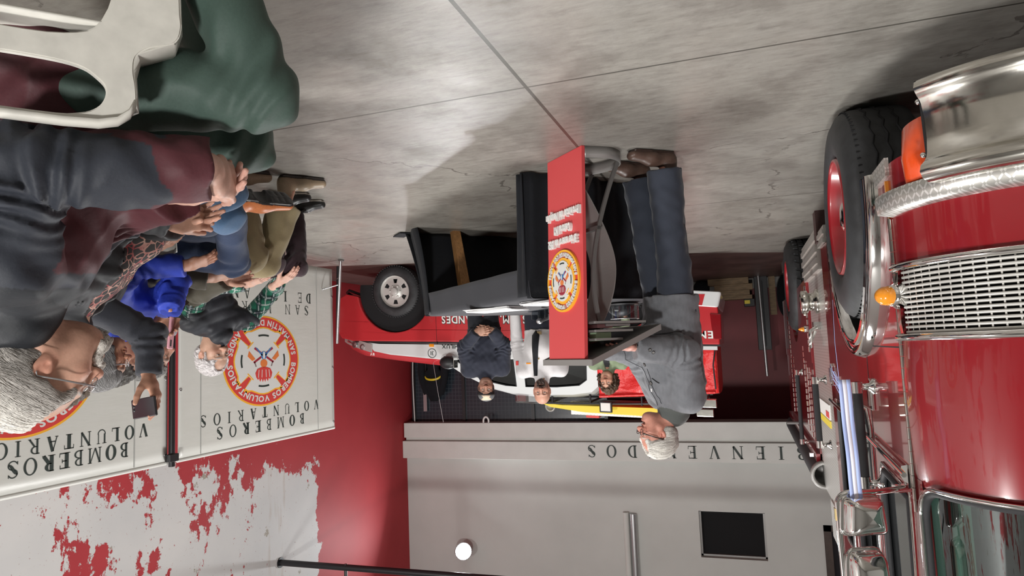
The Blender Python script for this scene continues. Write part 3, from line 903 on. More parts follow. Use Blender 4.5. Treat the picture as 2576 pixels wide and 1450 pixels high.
# inside of the cab
ib = MB(); ib.box((TX - .075, FY0 + .05, 1.2), (TX - .05, 3.4, 2.6))
inn = ib.build('cab_lining', 'pale_green', eng, label='pale green lining inside the cab')
P = []
for i in range(12):
    t = t_ws + 2 + 12 * i / 11
    P.append([(*front_pt(t, -.10), z) for z in (1.5, 2.6)])
MB().grid(P).build('inner_pillar', 'pale_green', inn)
mb = MB(); mb.box((-2.7, FY0 - .26, 2.64), (-.84, FY0 + .02, 2.67)); mb.box((-2.9, FY0 + .02, 2.64), (TX - .05, 3.95, 2.67)); mb.box((-2.93, FY0 - .2, 1.3), (-2.90, 3.95, 2.66)); mb.box((-2.7, FY0 - .28, 1.44), (-.84, FY0 - .1, 1.50)); mb.build('headliner', 'pale_green', inn)
hb = [(*front_pt(17, -.085), 1.70), (*front_pt(17, -.065), 1.72), (*front_pt(17, -.065), 1.92), (*front_pt(17, -.085), 1.94)]
MB().tube(hb, .010, 8, flat=(1, 1.6)).build('inner_handle', 'pale_green', inn)
mb = MB(); mb.box((-2.9, 3.9, .6), (TX - .08, 3.95, 2.68)); mb.box((-2.9, 2.5, 1.28), (TX - .10, 3.0, 1.46)); mb.box((-1.3, 3.2, 1.0), (-.75, 3.75, 1.9))
mb.build('cab_seats', mat('dark_upholstery', (0.03, 0.036, 0.036), 0.8), eng)
MB().tube(smooth_path([(-.86, 2.50, 1.95), (-.84, 2.50, 1.84), (-.86, 2.50, 1.72), (-.885, 2.50, 1.64)]), [.0, .012, .022, .03, .036, .04, .04, .04, .038, .037, .036, .034, .032, .03, .028, .024, .022, .02, .016, .012, .008, .006, .004, .002, .0][:25], 10, flat=(1, .25)).build('glass_reflection', 'paper', eng, label='white reflection modelled as a shape inside the windshield')  # reflection in the glass, modelled as a solid white shape
# side windows
for W, nm in ((W1, 1), (W2, 2), (W3, 3)):
    g = MB().prism(W, (TX - .012, 0, 0), (0, 1, 0), (0, 0, 1), (-1, 0, 0), 0, .008).build('side_window', 'glass_dark', eng)
    MB().tube([(TX + .001, p[0], p[1]) for p in W], .014, 8, closed=True).build('window_seal', 'rubber', g)
    cy_ = sum(p[0] for p in W) / len(W)
    MB().tube([(TX + .004, p[0] + (.03 if p[0] > cy_ else -.03), p[1] + (.03 if p[1] > 1.9 else -.03)) for p in W], .007, 6, closed=True).build('window_trim', 'chrome', g)
# chrome bead line, its bracket, hinge, seams, handles
MB().tube([(TX + .018, 2.80, 1.585), (TX + .018, 3.9, 1.535), (TX + .018, 4.98, 1.495)], .011, 8).build('belt_rail', 'chrome', eng)
MB().prism([(2.74, 1.54), (2.84, 1.56), (2.88, 1.60), (2.74, 1.62)], (TX, 0, 0), (0, 1, 0), (0, 0, 1), (1, 0, 0), 0, .02).build('rail_bracket', 'chrome', eng)
mb = MB()
for k in range(26):
    z0 = .62 + k * .0415
    mb.tube([(TX + .004, FY0 + .01, z0), (TX + .004, FY0 + .01, z0 + .040)], .0085, 8)
mb.build('door_hinge', 'chrome_worn', eng)
mb = MB(); mb.box((TX - .001, 4.655, .5), (TX + .0012, 4.662, 2.5)); mb.box((TX - .001, 3.505, 1.16), (TX + .0012, 3.512, 2.6)); mb.box((TX - .001, 2.74, 1.125), (TX + .0012, 3.4, 1.130))
mb.build('door_seams', 'dark_void', eng)
for hy, hz in ((3.42, 1.35), (4.86, 1.33)):
    h = MB()
    h.prism([(hy - .03, hz - .060), (hy + .02, hz - .078), (hy + .032, hz - .05), (hy + .032, hz + .065), (hy - .026, hz + .065)], (TX, 0, 0), (0, 1, 0), (0, 0, 1), (1, 0, 0), 0, .014)
    ho = h.build('door_handle', 'chrome', eng, bevel=.004)
    MB().box((TX + .014, hy - .012, hz - .05), (TX + .024, hy + .012, hz + .045)).build('handle_paddle', 'chrome', ho)
# grille: chrome frame, slats in front of a dark cavity
gr = front_sheet('x', 0, 176, [(-.03, .855), (-.03, 1.085)], 0, eng).build('grille', 'dark_void', eng)
for z in (.848, 1.092):
    MB().tube([(*front_pt(t, .012), z) for t in [1.5 * k for k in range(60)] + [90 + 6 * k for k in range(14)]], .013, 8).build('grille_frame', 'chrome', gr)
mb = MB()
for k in range(13):
    z = .868 + k * .0172
    P = [[(*front_pt(t, o), zz) for o, zz in ((-.02, z - .0052), (.002, z - .004), (.004, z), (.002, z + .004), (-.02, z + .0052))] for t in [8 + 2.4 * i for i in range(34)] + [90 + 8 * i for i in range(11)]]
    mb.grid(P)
for t in [8 + 5 * i for i in range(16)]:
    p = front_pt(t, -.004); q = front_pt(t + .7, -.004)
    mb.add([(*p, .86), (*q, .86), (*q, 1.08), (*p, 1.08)], [(0, 1, 2, 3)])
mb.build('grille_slats', 'alloy', gr, label='fine polished slats of the grille')
P = [[(*front_pt(t, o), z) for o, z in ((.006, .86), (.010, .90), (.010, 1.04), (.006, 1.08))] for t in (0.5, 2, 4, 5.5)]
MB().grid(P).build('grille_end', 'chrome_worn', gr)
# marker lamp
ac = Vector((*front_pt(4, .0), .945)); an = Vector((.86, -.5, 0)).normalized()
aml = MB().lathe(ac, an, [(.0, 0), (.045, 0), (.048, .012), (.038, .03), (.036, .05), (.0, .05)], 28).build('marker_lamp', 'chrome', eng)
MB().lathe(ac + an * .05, an, [(.034, 0), (.034, .010), (.031, .026), (.022, .040), (.010, .046), (0, .047)], 28).build('lens', 'amber', aml, label='amber domed lens')
# tread ledge, bumper, corner turn signal
mb = front_sheet('x', 3, 176, [(.0, .665), (.05, .655), (.055, .60), (.05, .59)], 0, eng, 40); mb.build('bumper_ledge', 'tread', eng)
bump = front_sheet('x', 43, 168, [(.0, .30), (.05, .285), (.10, .29), (.125, .305), (.130, .325), (.118, .345), (.105, .36), (.098, .42), (.096, .48), (.098, .535), (.110, .552), (.130, .568), (.136, .588), (.125, .608), (.10, .618), (.04, .618), (.0, .618)], 0, eng, 60)
bo = bump.build('bumper', 'chrome_worn', eng)
e = front_pt(43, 0); e2 = front_pt(43, .12)
mb = MB().prism([(-.0, .30), (.12, .30), (.105, .36), (.098, .535), (.125, .60), (0, .618)], (e.x, e.y, 0), ((e2 - e).x / .12, (e2 - e).y / .12, 0), (0, 0, 1), (.2, .1, 0), -.01, .01)
mb.build('bumper_end', 'black_metal', bo)
for z in (.36, .53): MB().ellipsoid((*front_pt(42, .10), z), .009, .009, .009, 10, 8).build('bolt', 'chrome', bo)
P = []
for i in range(9):
    t = 22 + 17 * i / 8; e_ = .035 * math.sin(math.pi * i / 8) ** .5
    P.append([(*front_pt(max(t, 0), o) , z) if t >= 0 else (*(front_pt(0, o) + Vector((0, .012))), z) for o, z in ((0, .395 - .03 * i / 8), (e_, .405 - .03 * i / 8), (e_ + .012, .50), (e_, .612), (0, .622))])
sg = MB().grid(P).build('turn_signal', 'orange_lens', eng, label='orange turn signal lens')
P = [[(*front_pt(t, o), z) for o, z in ((0, .365), (.045, .365), (.045, .625), (0, .625))] for t in (39, 40.5, 42)]
MB().grid(P, 0, False).build('signal_frame', 'black', sg)
sk = MB().box((TX - .002, FY0 - .02, .445), (TX + .012, WC[0] - WR + .02, .51)); sk.build('skirt_plate', 'tread', eng)
MB().box((TX, FY0 + .005, .525), (TX + .010, FY0 + .022, .665)).build('reflector', 'amber', eng, label='slim amber side reflector')
# wheel arch lips
P = []
for i in range(41):
    a = math.radians(-4 + 188 * i / 40); c, s = math.cos(a), math.sin(a)
    P.append([(TX + o, WC[0] + r * c, WC[1] + r * s) for o, r in ((-.30, WR - .02), (.0, WR - .02), (.035, WR - .005), (.05, WR + .01), (.035, WR + .025), (.028, WR + .035), (.040, WR + .045), (.045, WR + .06), (.03, WR + .075), (.0, WR + .085))])
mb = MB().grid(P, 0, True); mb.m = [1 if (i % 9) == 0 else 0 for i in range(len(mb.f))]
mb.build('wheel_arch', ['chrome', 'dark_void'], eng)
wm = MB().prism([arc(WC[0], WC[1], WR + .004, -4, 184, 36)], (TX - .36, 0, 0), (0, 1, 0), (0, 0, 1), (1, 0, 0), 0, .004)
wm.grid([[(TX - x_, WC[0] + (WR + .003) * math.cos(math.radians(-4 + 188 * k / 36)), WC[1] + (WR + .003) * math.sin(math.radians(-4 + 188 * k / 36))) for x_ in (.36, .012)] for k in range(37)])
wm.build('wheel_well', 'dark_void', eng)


def big_wheel(c, outer_x, rim_mat, parent, blocks=False, dual=False):
    R = .5
    w = MB()
    prof = [(.285, -.02), (.30, .0), (.36, .012), (.43, .004), (.475, -.02), (.495, -.05), (R, -.075), (R, -.26), (.49, -.29), (.44, -.32), (.30, -.32)]
    w.lathe((outer_x, c[0], c[1]), (1, 0, 0), prof, 72)
    tyre = w.build('wheel', 'tyre', parent)
    g = MB()
    if blocks:
        for k in range(36):
            a = 2 * math.pi * k / 36
            for j, xo in enumerate((-.085, -.145, -.205, -.26)):
                aa = a + (.087 if j % 2 else 0); er = Vector((0, math.cos(aa), math.sin(aa))); et = Vector((0, -math.sin(aa), math.cos(aa)))
                g.obox(Vector((outer_x + xo, c[0], c[1])) + er * (R + .004), er * .012, et * .028, Vector((.022, 0, 0)) + et * .006)
        g.build('tread_blocks', 'tyre', tyre)
    else:
        for xo in (-.11, -.165, -.22):
            pts = [(outer_x + xo + .006 * math.sin(k * math.pi / 2), c[0] + (R + .0005) * math.cos(2 * math.pi * k / 120), c[1] + (R + .0005) * math.sin(2 * math.pi * k / 120)) for k in range(120)]
            g.tube(pts, .005, 6, closed=True)
        for k in range(90):
            a = 2 * math.pi * k / 90; er = Vector((0, math.cos(a), math.sin(a))); et = Vector((0, -math.sin(a), math.cos(a)))
            g.obox(Vector((outer_x - .052, c[0], c[1])) + er * .4925, er * .003, et * .0025, (.014, 0, 0))
        g.build('tread_grooves', 'dark_void', tyre)
    rm = MB().lathe((outer_x, c[0], c[1]), (1, 0, 0), [(.287, -.02), (.28, .004), (.27, .006), (.262, -.01), (.25, -.07), (.22, -.12), (.17, -.13), (.14, -.10), (.12, -.10), (0, -.10)], 56)
    ro = rm.build('wheel_disc', rim_mat, tyre)
    hub = MB().lathe((outer_x - .10, c[0], c[1]), (1, 0, 0), [(.075, 0), (.075, .06), (.068, .075), (.04, .085), (0, .087)], 28)
    hub.build('hub_cap', 'chrome', tyre)
    nm = MB()
    for k in range(10):
        a = 2 * math.pi * (k + .3) / 10
        nm.lathe((outer_x - .115, c[0] + .135 * math.cos(a), c[1] + .135 * math.sin(a)), (1, 0, 0), [(.02, 0), (.02, .03), (.016, .05), (.009, .068), (0, .074)], 12)
    nm.build('wheel_nuts', 'chrome', tyre)
    return tyre


big_wheel(WC, -.465, 'rim_red', eng)
big_wheel((8.1, .5), -.49, 'rim_red', eng, True)
big_wheel(WC, -2.75, 'rim_red', eng); big_wheel((8.1, .5), -2.75, 'rim_red', eng, True)
# pump panel behind the cab
pnl = MB().box((TX - .10, 5.0, .58), (TX - .03, 6.42, 2.34)).build('pump_panel', 'tread', eng)
MB().box((TX - .10, 5.06, 2.34), (TX - .02, 5.9, 2.62)).build('upper_plate', 'tread', pnl)
out = MB().lathe((TX - .03, 5.75, .80), (1, 0, 0), [(.095, 0), (.095, .02), (.07, .03), (.07, .07), (.088, .075), (.088, .12), (.06, .13), (0, .13)], 28)
for k in range(3):
    a = math.radians(90 + 120 * k); out.ellipsoid((TX + .07, 5.75 + .095 * math.cos(a), .80 + .095 * math.sin(a)), .014, .014, .014, 10, 8)
out.build('outlet_cap', 'chrome_worn', pnl)
lev = MB(); lev.box((TX - .03, 5.70, .96), (TX + .02, 5.80, 1.02)); lev.tube([(TX + .0, 5.70, 1.0), (TX + .05, 5.66, 1.03), (TX + .055, 5.66, 1.10), (TX + .05, 5.72, 1.15), (TX + .05, 5.80, 1.14), (TX, 5.82, 1.03)], .014, 10)
lev.build('valve_lever', 'chrome', pnl)
for z0, z1, mm, nm in ((1.70, 1.75, 'yellow', 'caution_strip'), (1.58, 1.69, 'white_plain', 'data_plate')):
    MB().box((TX - .03, 5.5, z0), (TX - .022, 6.2, z1)).build(nm, mm, pnl)
MB().box((TX - .022, 5.52, 1.635), (TX - .020, 5.72, 1.68)).build('red_notice', 'red_plain', pnl)
st = MB()
for k in range(7): st.box((TX - .06, 5.25, .30 + k * .042), (TX + .0 + .012 * (k % 2), 6.45, .342 + k * .042))
st.build('side_step', 'ribbed', eng)
st = MB()
for k in range(4): st.box((TX - .06, 4.72, .36 + k * .028), (TX + .005 + .010 * (k % 2), 5.05, .388 + k * .028))
st.build('cab_step', 'ribbed', eng)
MB().box((TX - .20, 5.08, .20), (TX + .01, 5.22, .42)).build('step_box', mat('rust_brown', (0.05, 0.018, 0.016), 0.6), eng)
# rear body
rear = MB()
ra = arc(8.1, .5, .62, 180, 0, 26)
rear.prism([(6.45, .56)] + [p for p in ra if p[1] >= .56] + [(10.2, .56), (10.2, 1.30), (6.45, 1.30)], (TX, 0, 0), (0, 1, 0), (0, 0, 1), (-1, 0, 0), 0.01, .5)
rear.build('rear_body', 'red_paint', eng)
mb = MB(); mb.box((-2.98, 6.45, .56), (TX - .505, 10.2, 2.12)); mb.box((TX - .52, 6.45, 1.30), (TX - .02, 10.2, 2.14)); mb.box((TX - .04, 6.45, 2.08), (TX + .012, 10.2, 2.15))
mb.build('hose_bed', 'red_paint', eng)
for yy, z0, z1 in ((6.52, .62, 1.26), (7.30, 1.16, 2.05), (6.98, 1.36, 2.05), (9.2, .62, 2.05)):
    mb = MB()
    for k in range(int((z1 - z0) / .06)):
        mb.tube([(TX - .008 if z0 < 1 else TX - .016, yy, z0 + k * .06), (TX - .008 if z0 < 1 else TX - .016, yy, z0 + k * .06 + .045)], .012, 8)
    mb.build('body_hinge', 'chrome', eng)
am2 = MB().lathe((TX - .012, 6.75, 1.0), (1, 0, 0), [(.03, 0), (.03, .02), (.012, .02)], 16).build('side_marker', 'chrome', eng)
MB().lathe((TX + .006, 6.75, 1.0), (1, 0, 0), [(.022, 0), (.020, .02), (.010, .04), (0, .052)], 16).build('lens', 'amber', am2)


def grab_rail(y, z0, z1, x, parent=eng):
    r = MB().tube([(x, y, z0), (x, y, z0 + .05)], .023, 14); r.tube([(x, y, z0), (x, y, z1)], .014, 10); r.tube([(x, y, z1 - .05), (x, y, z1)], .023, 14)
    for z in (z0 + .022, z1 - .022):
        r.lathe((TX, y, z), (1, 0, 0), [(.035, 0), (.034, .008), (.016, .02), (.014, x - TX - .02), (.02, x - TX)], 16)
    ro = r.build('grab_rail', 'chrome', parent)
    MB().tube([(x, y, z0 + .05), (x, y, z1 - .05)], .0205, 14).build('rubber_grip', 'rubber', ro)
    return ro


grab_rail(3.38, 1.285, 1.75, TX + .070)
grab_rail(5.30, 1.36, 1.86, TX + .075)
grab_rail(7.45, 1.40, 2.14, TX + .05)
# suction hose along the top
sh = MB().tube([(TX - .04, 6.40, 2.24), (TX - .04, 10.1, 2.24)], .105, 24, caps=False).build('suction_hose', 'rubber', eng)
MB().lathe((TX - .04, 6.40, 2.24), (0, -1, 0), [(.085, 0), (.115, .0), (.118, .02), (.118, .06), (.112, .075), (.088, .07), (.085, .0), (.08, -.2), (0, -.2)], 32, 0).build('hose_coupling', 'grey_plate', sh)
MB().box((TX + .04, 6.36, 2.06), (TX + .07, 6.42, 2.09)).build('hose_latch', 'steel', sh)
MB().tube([(TX - .02, 7.9, 1.98), (TX + .16, 7.9, 1.98)], .016, 8).build('peg', 'grey_metal', sh)
# mirrors on their chrome loop
mr = thing('side_mirror', 'chrome side mirror pair on a tube arm at the fire engine cab', 'mirror', (-.35, 2.66, 1.6))
lp_ = smooth_path([(TX + .0, 2.80, 1.628), (-.45, 2.72, 1.624), (-.36, 2.66, 1.622), (-.30, 2.64, 1.622), (-.272, 2.64, 1.645), (-.268, 2.64, 1.70), (-.272, 2.645, 2.0), (-.275, 2.65, 2.35), (-.31, 2.66, 2.40), (-.45, 2.74, 2.42), (TX, 2.82, 2.43)], 6)
MB().tube(lp_, .0105, 12).build('mirror_arm', 'chrome', mr)


def mirror_head(z0, z1):
    c = Vector((-.338, 2.652, (z0 + z1) / 2)); ux = Vector((-.92, .38, 0)).normalized(); n = Vector((-.38, -.92, 0)).normalized(); up = Vector((0, 0, 1))
    w, h = .072, (z1 - z0) / 2
    P = []
    prof = [(1.0, .0), (1.0, .025), (.93, .05), (.72, .066), (.4, .074), (0.001, .076)]
    for k in range(49):
        a = 2 * math.pi * k / 48; ca, sa = math.cos(a), math.sin(a)
        q = .26; ex = math.copysign(abs(ca) ** q, ca); ey = math.copysign(abs(sa) ** q, sa)
        P.append([c + ux * (w * ex * s * (.92 + .08 * ey)) + up * (h * ey * s) + n * d for s, d in prof])
    mo = MB().grid(P).build('mirror_head', 'chrome', mr)
    fr = MB().tube([c + ux * (w * math.copysign(abs(math.cos(a)) ** .26, math.cos(a)) * (.92 + .08 * math.copysign(abs(math.sin(a)) ** .26, math.sin(a)))) + up * (h * math.copysign(abs(math.sin(a)) ** .26, math.sin(a))) for a in [2 * math.pi * k / 64 for k in range(64)]], .008, 8, closed=True)
    fr.build('mirror_rim', 'chrome', mo)
    gl = MB().obox(c - n * .002, ux * w * .93, up * h * .93, n * .001); gl.build('mirror_glass', 'chrome', mo)
    MB().box((-.282, 2.632, (z0 + z1) / 2 - .02), (-.256, 2.66, (z0 + z1) / 2 + .02)).build('clamp', 'gold', mo, label='brass clamp')


mirror_head(1.632, 1.758); mirror_head(1.812, 2.22)
br = MB(); br.obox((-.495, 2.77, 1.626), (.03, -.018, 0), (.005, .008, 0), (0, 0, .013)); br.ellipsoid((-.515, 2.79, 1.626), .018, .018, .018, 12, 8); br.build('arm_bracket', 'chrome', mr)
# ribbon
rb = MB(); seg = 24
for s, mi in ((0, 0), (1, 1), (2, 0)):
    P = []
    for k in range(seg + 1):
        z = 1.655 - .425 * k / seg; wv = .006 * math.sin(k * .5)
        P.append([(-.348 + .0135 * (s + q) + .01 * k / seg, 2.648 - .022 + wv - .004 * (s + q), z) for q in (0, 1)])
    rb.grid(P, mi)
random.seed(4)
for k in range(9):
    z = 1.235 + random.random() * .10 * (k / 8.0); x0 = -.303
    rb.tube([(x0, 2.622, z), (x0 + .010 + .010 * random.random(), 2.62, z - .025 - .02 * random.random()), (x0 + .014 + .012 * random.random(), 2.62, z - .03 - .05 * random.random())], .0005, 4)
rb.tube([(x0, 2.622, 1.24), (x0 + .004, 2.62, 1.10), (x0 + .0, 2.62, .95)], .0005, 4)
rbo = rb.build('ribbon', [mat('ribbon_blue', (0.42, 0.52, 0.86), 0.6), mat('ribbon_white', (0.80, 0.80, 0.90), 0.6)], loc=(-.33, 2.63, 1.25))
tag(rbo, 'light blue and white striped ribbon hanging from the mirror arm', 'ribbon')
sd = rbo.modifiers.new('thickness', 'SOLIDIFY'); sd.thickness = .0012

# ================================================================= pickup (stands nose-down over the step of the floor)
PY0, PY1 = 8.25, 10.0
_th = math.asin(.155 / 3.085)
def _pick_xf(p):
    x, y, z = p
    return (4.52 - (4.52 - x) * math.cos(_th) - z * math.sin(_th) * .0, y, LOWZ + z * math.cos(_th) + (4.52 - x) * math.sin(_th))
pk = thing('pickup_truck', 'red and white double cab pickup parked nose to the right behind the table', 'pickup', (2.8, 9.1, 0))
MB.XF = _pick_xf
FX, RXW = 4.52, 1.435
low = [(5.28, .40), (5.40, .46), (5.455, .62), (5.46, .78), (5.43, .92), (5.37, 1.02), (5.18, 1.062), (.27, 1.062), (.255, .80), (.27, .58), (.9, .56)]
low += [p for p in arc(RXW, .37, .52, 180, 0, 22) if p[1] > .42]
low += [(2.2, .40), (3.7, .38)]
low += [p for p in arc(FX, .37, .565, 180, 0, 26) if p[1] > .42]
low = low[::-1]


def car_side(loops, y0, y1, mname, name, bevel=.03, parent=pk, bseg=3, bulge=0):
    mb = MB().prism(loops, (0, 0, 0), (1, 0, 0), (0, 0, 1), (0, 1, 0), y0, y1)
    return mb.build(name, mname, parent, bevel=bevel, bseg=bseg)


car_side(low, PY0, PY1, 'red_pickup', 'lower_body', .045)
up = [(5.20, 1.078), (4.95, 1.10), (4.86, 1.20), (4.60, 1.245), (4.05, 1.285), (3.80, 1.30), (1.74, 1.25), (1.74, 1.078)]
car_side(up[::-1], PY0 + .004, PY1, 'white_paint', 'upper_body', .035)
mb = MB(); mb.box((.27, PY0 + .010, 1.060), (5.15, PY0 + .02, 1.080)); mb.build('stripe', 'black', pk, label='thin black line along the side')
mb = MB(); mb.box((.30, PY0 - .004, 1.082), (1.74, PY0 + .03, 1.125)); mb.build('bed_rail', 'white_paint', pk)
hood = []
for i in range(15):
    x = 5.30 - 1.45 * i / 14; z = 1.205 + .165 * (i / 14) ** .7 - (.05 * (1 - i / 2.0) if i < 2 else 0)
    hood.append([(x, PY0 + .03 + (PY1 - PY0 - .06) * j / 12, z + .035 * math.sin(math.pi * j / 12) ** .5 - (.10 if j in (0, 12) else 0)) for j in range(13)])
MB().grid(hood).build('hood', 'red_pickup', pk)
mb = MB(); mb.box((5.0, PY0 + .12, 1.17), (5.2, PY0 + .125, 1.175)); 
P = []
for i in range(9):
    t = i / 8
    P.append([(5.37 - .50 * t + .0, PY0 + .10 * (1 - t) ** 2 - .012 - .01, a) for a in (1.02 + .035 * t + .05 * t * t, 1.05 + .10 * t ** .8, 1.075 + .145 * t ** .8)])
hl = MB().grid(P).build('headlight', glass_mat('clear_lens', (.90, .91, .92), .10), pk)
P2 = [[Vector(q) + Vector((0, .012, 0)) for q in r] for r in P]
MB().grid(P2).build('reflector', 'alloy', hl)
mb = MB(); mb.lathe((5.16, PY0 + .015, 1.11), (.3, -1, 0), [(.045, 0), (.05, .01), (.0, -.02)], 20); mb.lathe((5.03, PY0 + .0, 1.145), (.1, -1, 0), [(.035, 0), (.04, .01), (.0, -.02)], 20)
mb.build('bulb', 'steel', hl)
# black arch liners and wheels
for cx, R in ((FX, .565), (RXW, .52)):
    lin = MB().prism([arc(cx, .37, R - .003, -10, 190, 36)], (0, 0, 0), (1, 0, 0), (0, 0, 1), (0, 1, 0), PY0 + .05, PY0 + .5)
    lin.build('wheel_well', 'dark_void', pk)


def pick_wheel(cx, y, sgn):
    R = .37
    prof = [(.215, .02), (.225, .0), (.27, -.004), (.325, .004), (.352, .028), (R, .055), (R, .20), (.34, .235), (.22, .24)]
    w = MB().lathe((cx, y, R), (0, sgn, 0), prof, 64).build('wheel', 'tyre', pk)
    g = MB()
    for k in range(60):
        a = 2 * math.pi * k / 60; er = Vector((math.cos(a), 0, math.sin(a))); et = Vector((-math.sin(a), 0, math.cos(a)))
        g.obox(Vector((cx, y + sgn * .034, R)) + er * .358, er * .007, et * .009, Vector((0, .02, 0)))
    g.build('tread_lugs', 'tyre', w)
    outer = arc(0, 0, .215, 0, 360, 72)[:-1]; loops = [outer]
    for k in range(6):
        a = math.radians(90 + 60 * k)
        def pt(r, da): return (r * math.cos(a + da), r * math.sin(a + da))
        loops.append([pt(.118, -.17), pt(.178, -.20), pt(.178, .20), pt(.118, .17)])
    dsk = MB().prism(loops, (cx, y + sgn * .05, R), (1, 0, 0), (0, 0, 1), (0, -sgn, 0), 0, .022)
    dsk.lathe((cx, y, R), (0, sgn, 0), [(.218, .0), (.222, .006), (.205, .03), (.20, .05)], 64)
    dsk.lathe((cx, y + sgn * .03, R), (0, -sgn, 0), [(.10, 0), (.09, .012), (.055, .02), (.052, .045), (.045, .055), (0, .056)], 36)
    for k in range(6):
        a = math.radians(60 + 60 * k); dsk.lathe((cx + .078 * math.cos(a), y + sgn * .03, R + .078 * math.sin(a)), (0, -sgn, 0), [(.014, 0), (.013, .025), (0, .028)], 12)
    dsk.build('wheel_rim', 'alloy', w, bevel=.003)
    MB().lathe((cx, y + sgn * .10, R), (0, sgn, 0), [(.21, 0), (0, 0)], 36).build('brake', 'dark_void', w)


for cx in (FX, RXW):
    pick_wheel(cx, PY0 + .02, 1); pick_wheel(cx, PY1 - .02, -1)
# cab: pillars and roof as a tapered shell with window openings
def tumble(p, y_at_belt, inward, sgn):
    x, z = p; t = max(0.0, (z - 1.27) / .42)
    return (x, y_at_belt + sgn * (inward * t ** 1.1), z)
cabo = [(3.92, 1.26), (3.55, 1.50), (3.22, 1.655), (2.95, 1.715), (2.6, 1.735), (2.1, 1.715), (1.85, 1.675), (1.76, 1.60), (1.74, 1.25)]
w1 = [(3.66, 1.285), (3.45, 1.44), (3.16, 1.585), (2.98, 1.62), (2.84, 1.63), (2.83, 1.27)]
w2 = [(2.70, 1.265), (2.71, 1.63), (2.3, 1.62), (2.0, 1.59), (1.90, 1.52), (1.87, 1.26)]
for sgn, yb in ((1, PY0 + .03), (-1, PY1 - .03)):
    mb = MB().prism([cabo[::-1], w1, w2], (0, 0, 0), (1, 0, 0), (0, 0, 1), (0, sgn, 0), -.0, .035)
    mb.v = [tumble((x, z), yb, .13, sgn) if abs(y) < .01 else (tumble((x, z), yb + sgn * .035, .13, sgn)) for x, y, z in mb.v]
    mb.build('cab_frame', 'white_paint', pk)
    for W, nm in ((w1, 'front'), (w2, 'rear')):
        mb = MB().prism([W], (0, 0, 0), (1, 0, 0), (0, 0, 1), (0, sgn, 0), 0, 0)
        mb.v = [tumble((x, z), yb + sgn * .018, .13, sgn) for x, y, z in mb.v]
        g = mb.build('side_window', 'glass_dark', pk)
        if sgn == 1:
            pts = [Vector(tumble(p, yb - .002, .13, 1)) for p in W]
            MB().tube(pts, .008, 6, closed=True).build('window_seal', 'rubber', g)
P = []
for x, z in cabo[1:8]:
    t = max(0, (z - 1.27) / .42); y0 = PY0 + .03 + .13 * t ** 1.1; y1 = PY1 - .03 - .13 * t ** 1.1
    P.append([(x, y0 + (y1 - y0) * j / 12, z + .075 * math.sin(math.pi * j / 12) ** .6 - .004) for j in range(13)])
roof = MB().grid(P[1:]).build('roof', 'white_paint', pk)
MB().grid([[(x + .0, y, z - .0) for x, y, z in r] for r in ([[(3.92, PY0 + .03 + (PY1 - PY0 - .06) * j / 12, 1.27 + .03 * math.sin(math.pi * j / 12)) for j in range(13)]] + P[:2])]).build('windscreen', 'glass_dark', pk)
MB().box((1.76, PY0 + .2, 1.25), (1.765, PY1 - .2, 1.62)).build('rear_window', 'glass_dark', pk)
mb = MB(); mb.box((3.0, PY0 + .35, 1.0), (3.3, PY1 - .35, 1.30)); mb.box((1.95, PY0 + .2, 1.0), (2.2, PY1 - .2, 1.45)); mb.box((2.85, PY0 + .25, 1.0), (3.0, PY0 + .75, 1.52)); mb.box((2.85, PY1 - .75, 1.0), (3.0, PY1 - .25, 1.52)); mb.box((1.8, PY0 + .1, .7), (3.9, PY1 - .1, 1.05))
mb.build('seats', 'black', pk)
# seams, handles, mirror, markers, letters
mb = MB()
for pts in ([(3.90, .45), (3.89, 1.06), (3.86, 1.28)], [(2.765, .45), (2.765, 1.62)], [(1.80, .95), (1.80, 1.25)]):
    mb.tube([(x, PY0 + .002 + (.03 if z > 1.27 else 0) + .13 * max(0, (z - 1.27) / .42), z) for x, z in pts], .004, 6)
mb.build('door_seams', 'dark_void', pk)
for hx in (2.90, 1.98):
    h = MB().box((hx - .12, PY0 - .012, 1.045), (hx + .10, PY0 + .02, 1.09)).build('door_handle', 'black', pk, bevel=.01)
    MB().box((hx - .02, PY0 - .03, 1.07), (hx + .10, PY0 - .010, 1.105)).build('grip', 'chrome', h, bevel=.006)
mm = MB().ellipsoid((3.68, PY0 - .12, 1.33), .12, .075, .085, 24, 14).build('door_mirror', 'black', pk)
MB().obox((3.72, PY0 + .0, 1.27), (.05, 0, 0), (0, .06, 0), (0, 0, .02)).build('mirror_arm', 'black', mm)
MB().obox((3.575, PY0 - .12, 1.33), (.003, 0, 0), (0, .06, 0), (0, 0, .065)).build('mirror_glass', 'chrome', mm)
MB().box((3.935, PY0 - .006, 1.09), (4.005, PY0 + .02, 1.13)).build('side_marker', 'amber', pk, bevel=.004)
V3 = Vector
lt = MB()
lt.lathe((3.965, PY0 - .001, 1.215), (0, -1, 0), [(.063, 0), (.063, .001), (.056, .001), (.056, 0)], 40, 0)
text_line(lt, '31', (3.965 + .0, PY0 - .002, 1.188), (1, 0, 0), (0, 0, 1), (0, -1, 0), .055, 0, 0, center=True, bold=.0)
text_line(lt, 'HILUX', (3.585, PY0 - .001, 1.10), (1, 0, 0), (0, 0, 1), (0, -1, 0), .05, 0, 0, width=.235, bold=.02)
lt.build('black_lettering', 'ink', pk)
lt = MB()
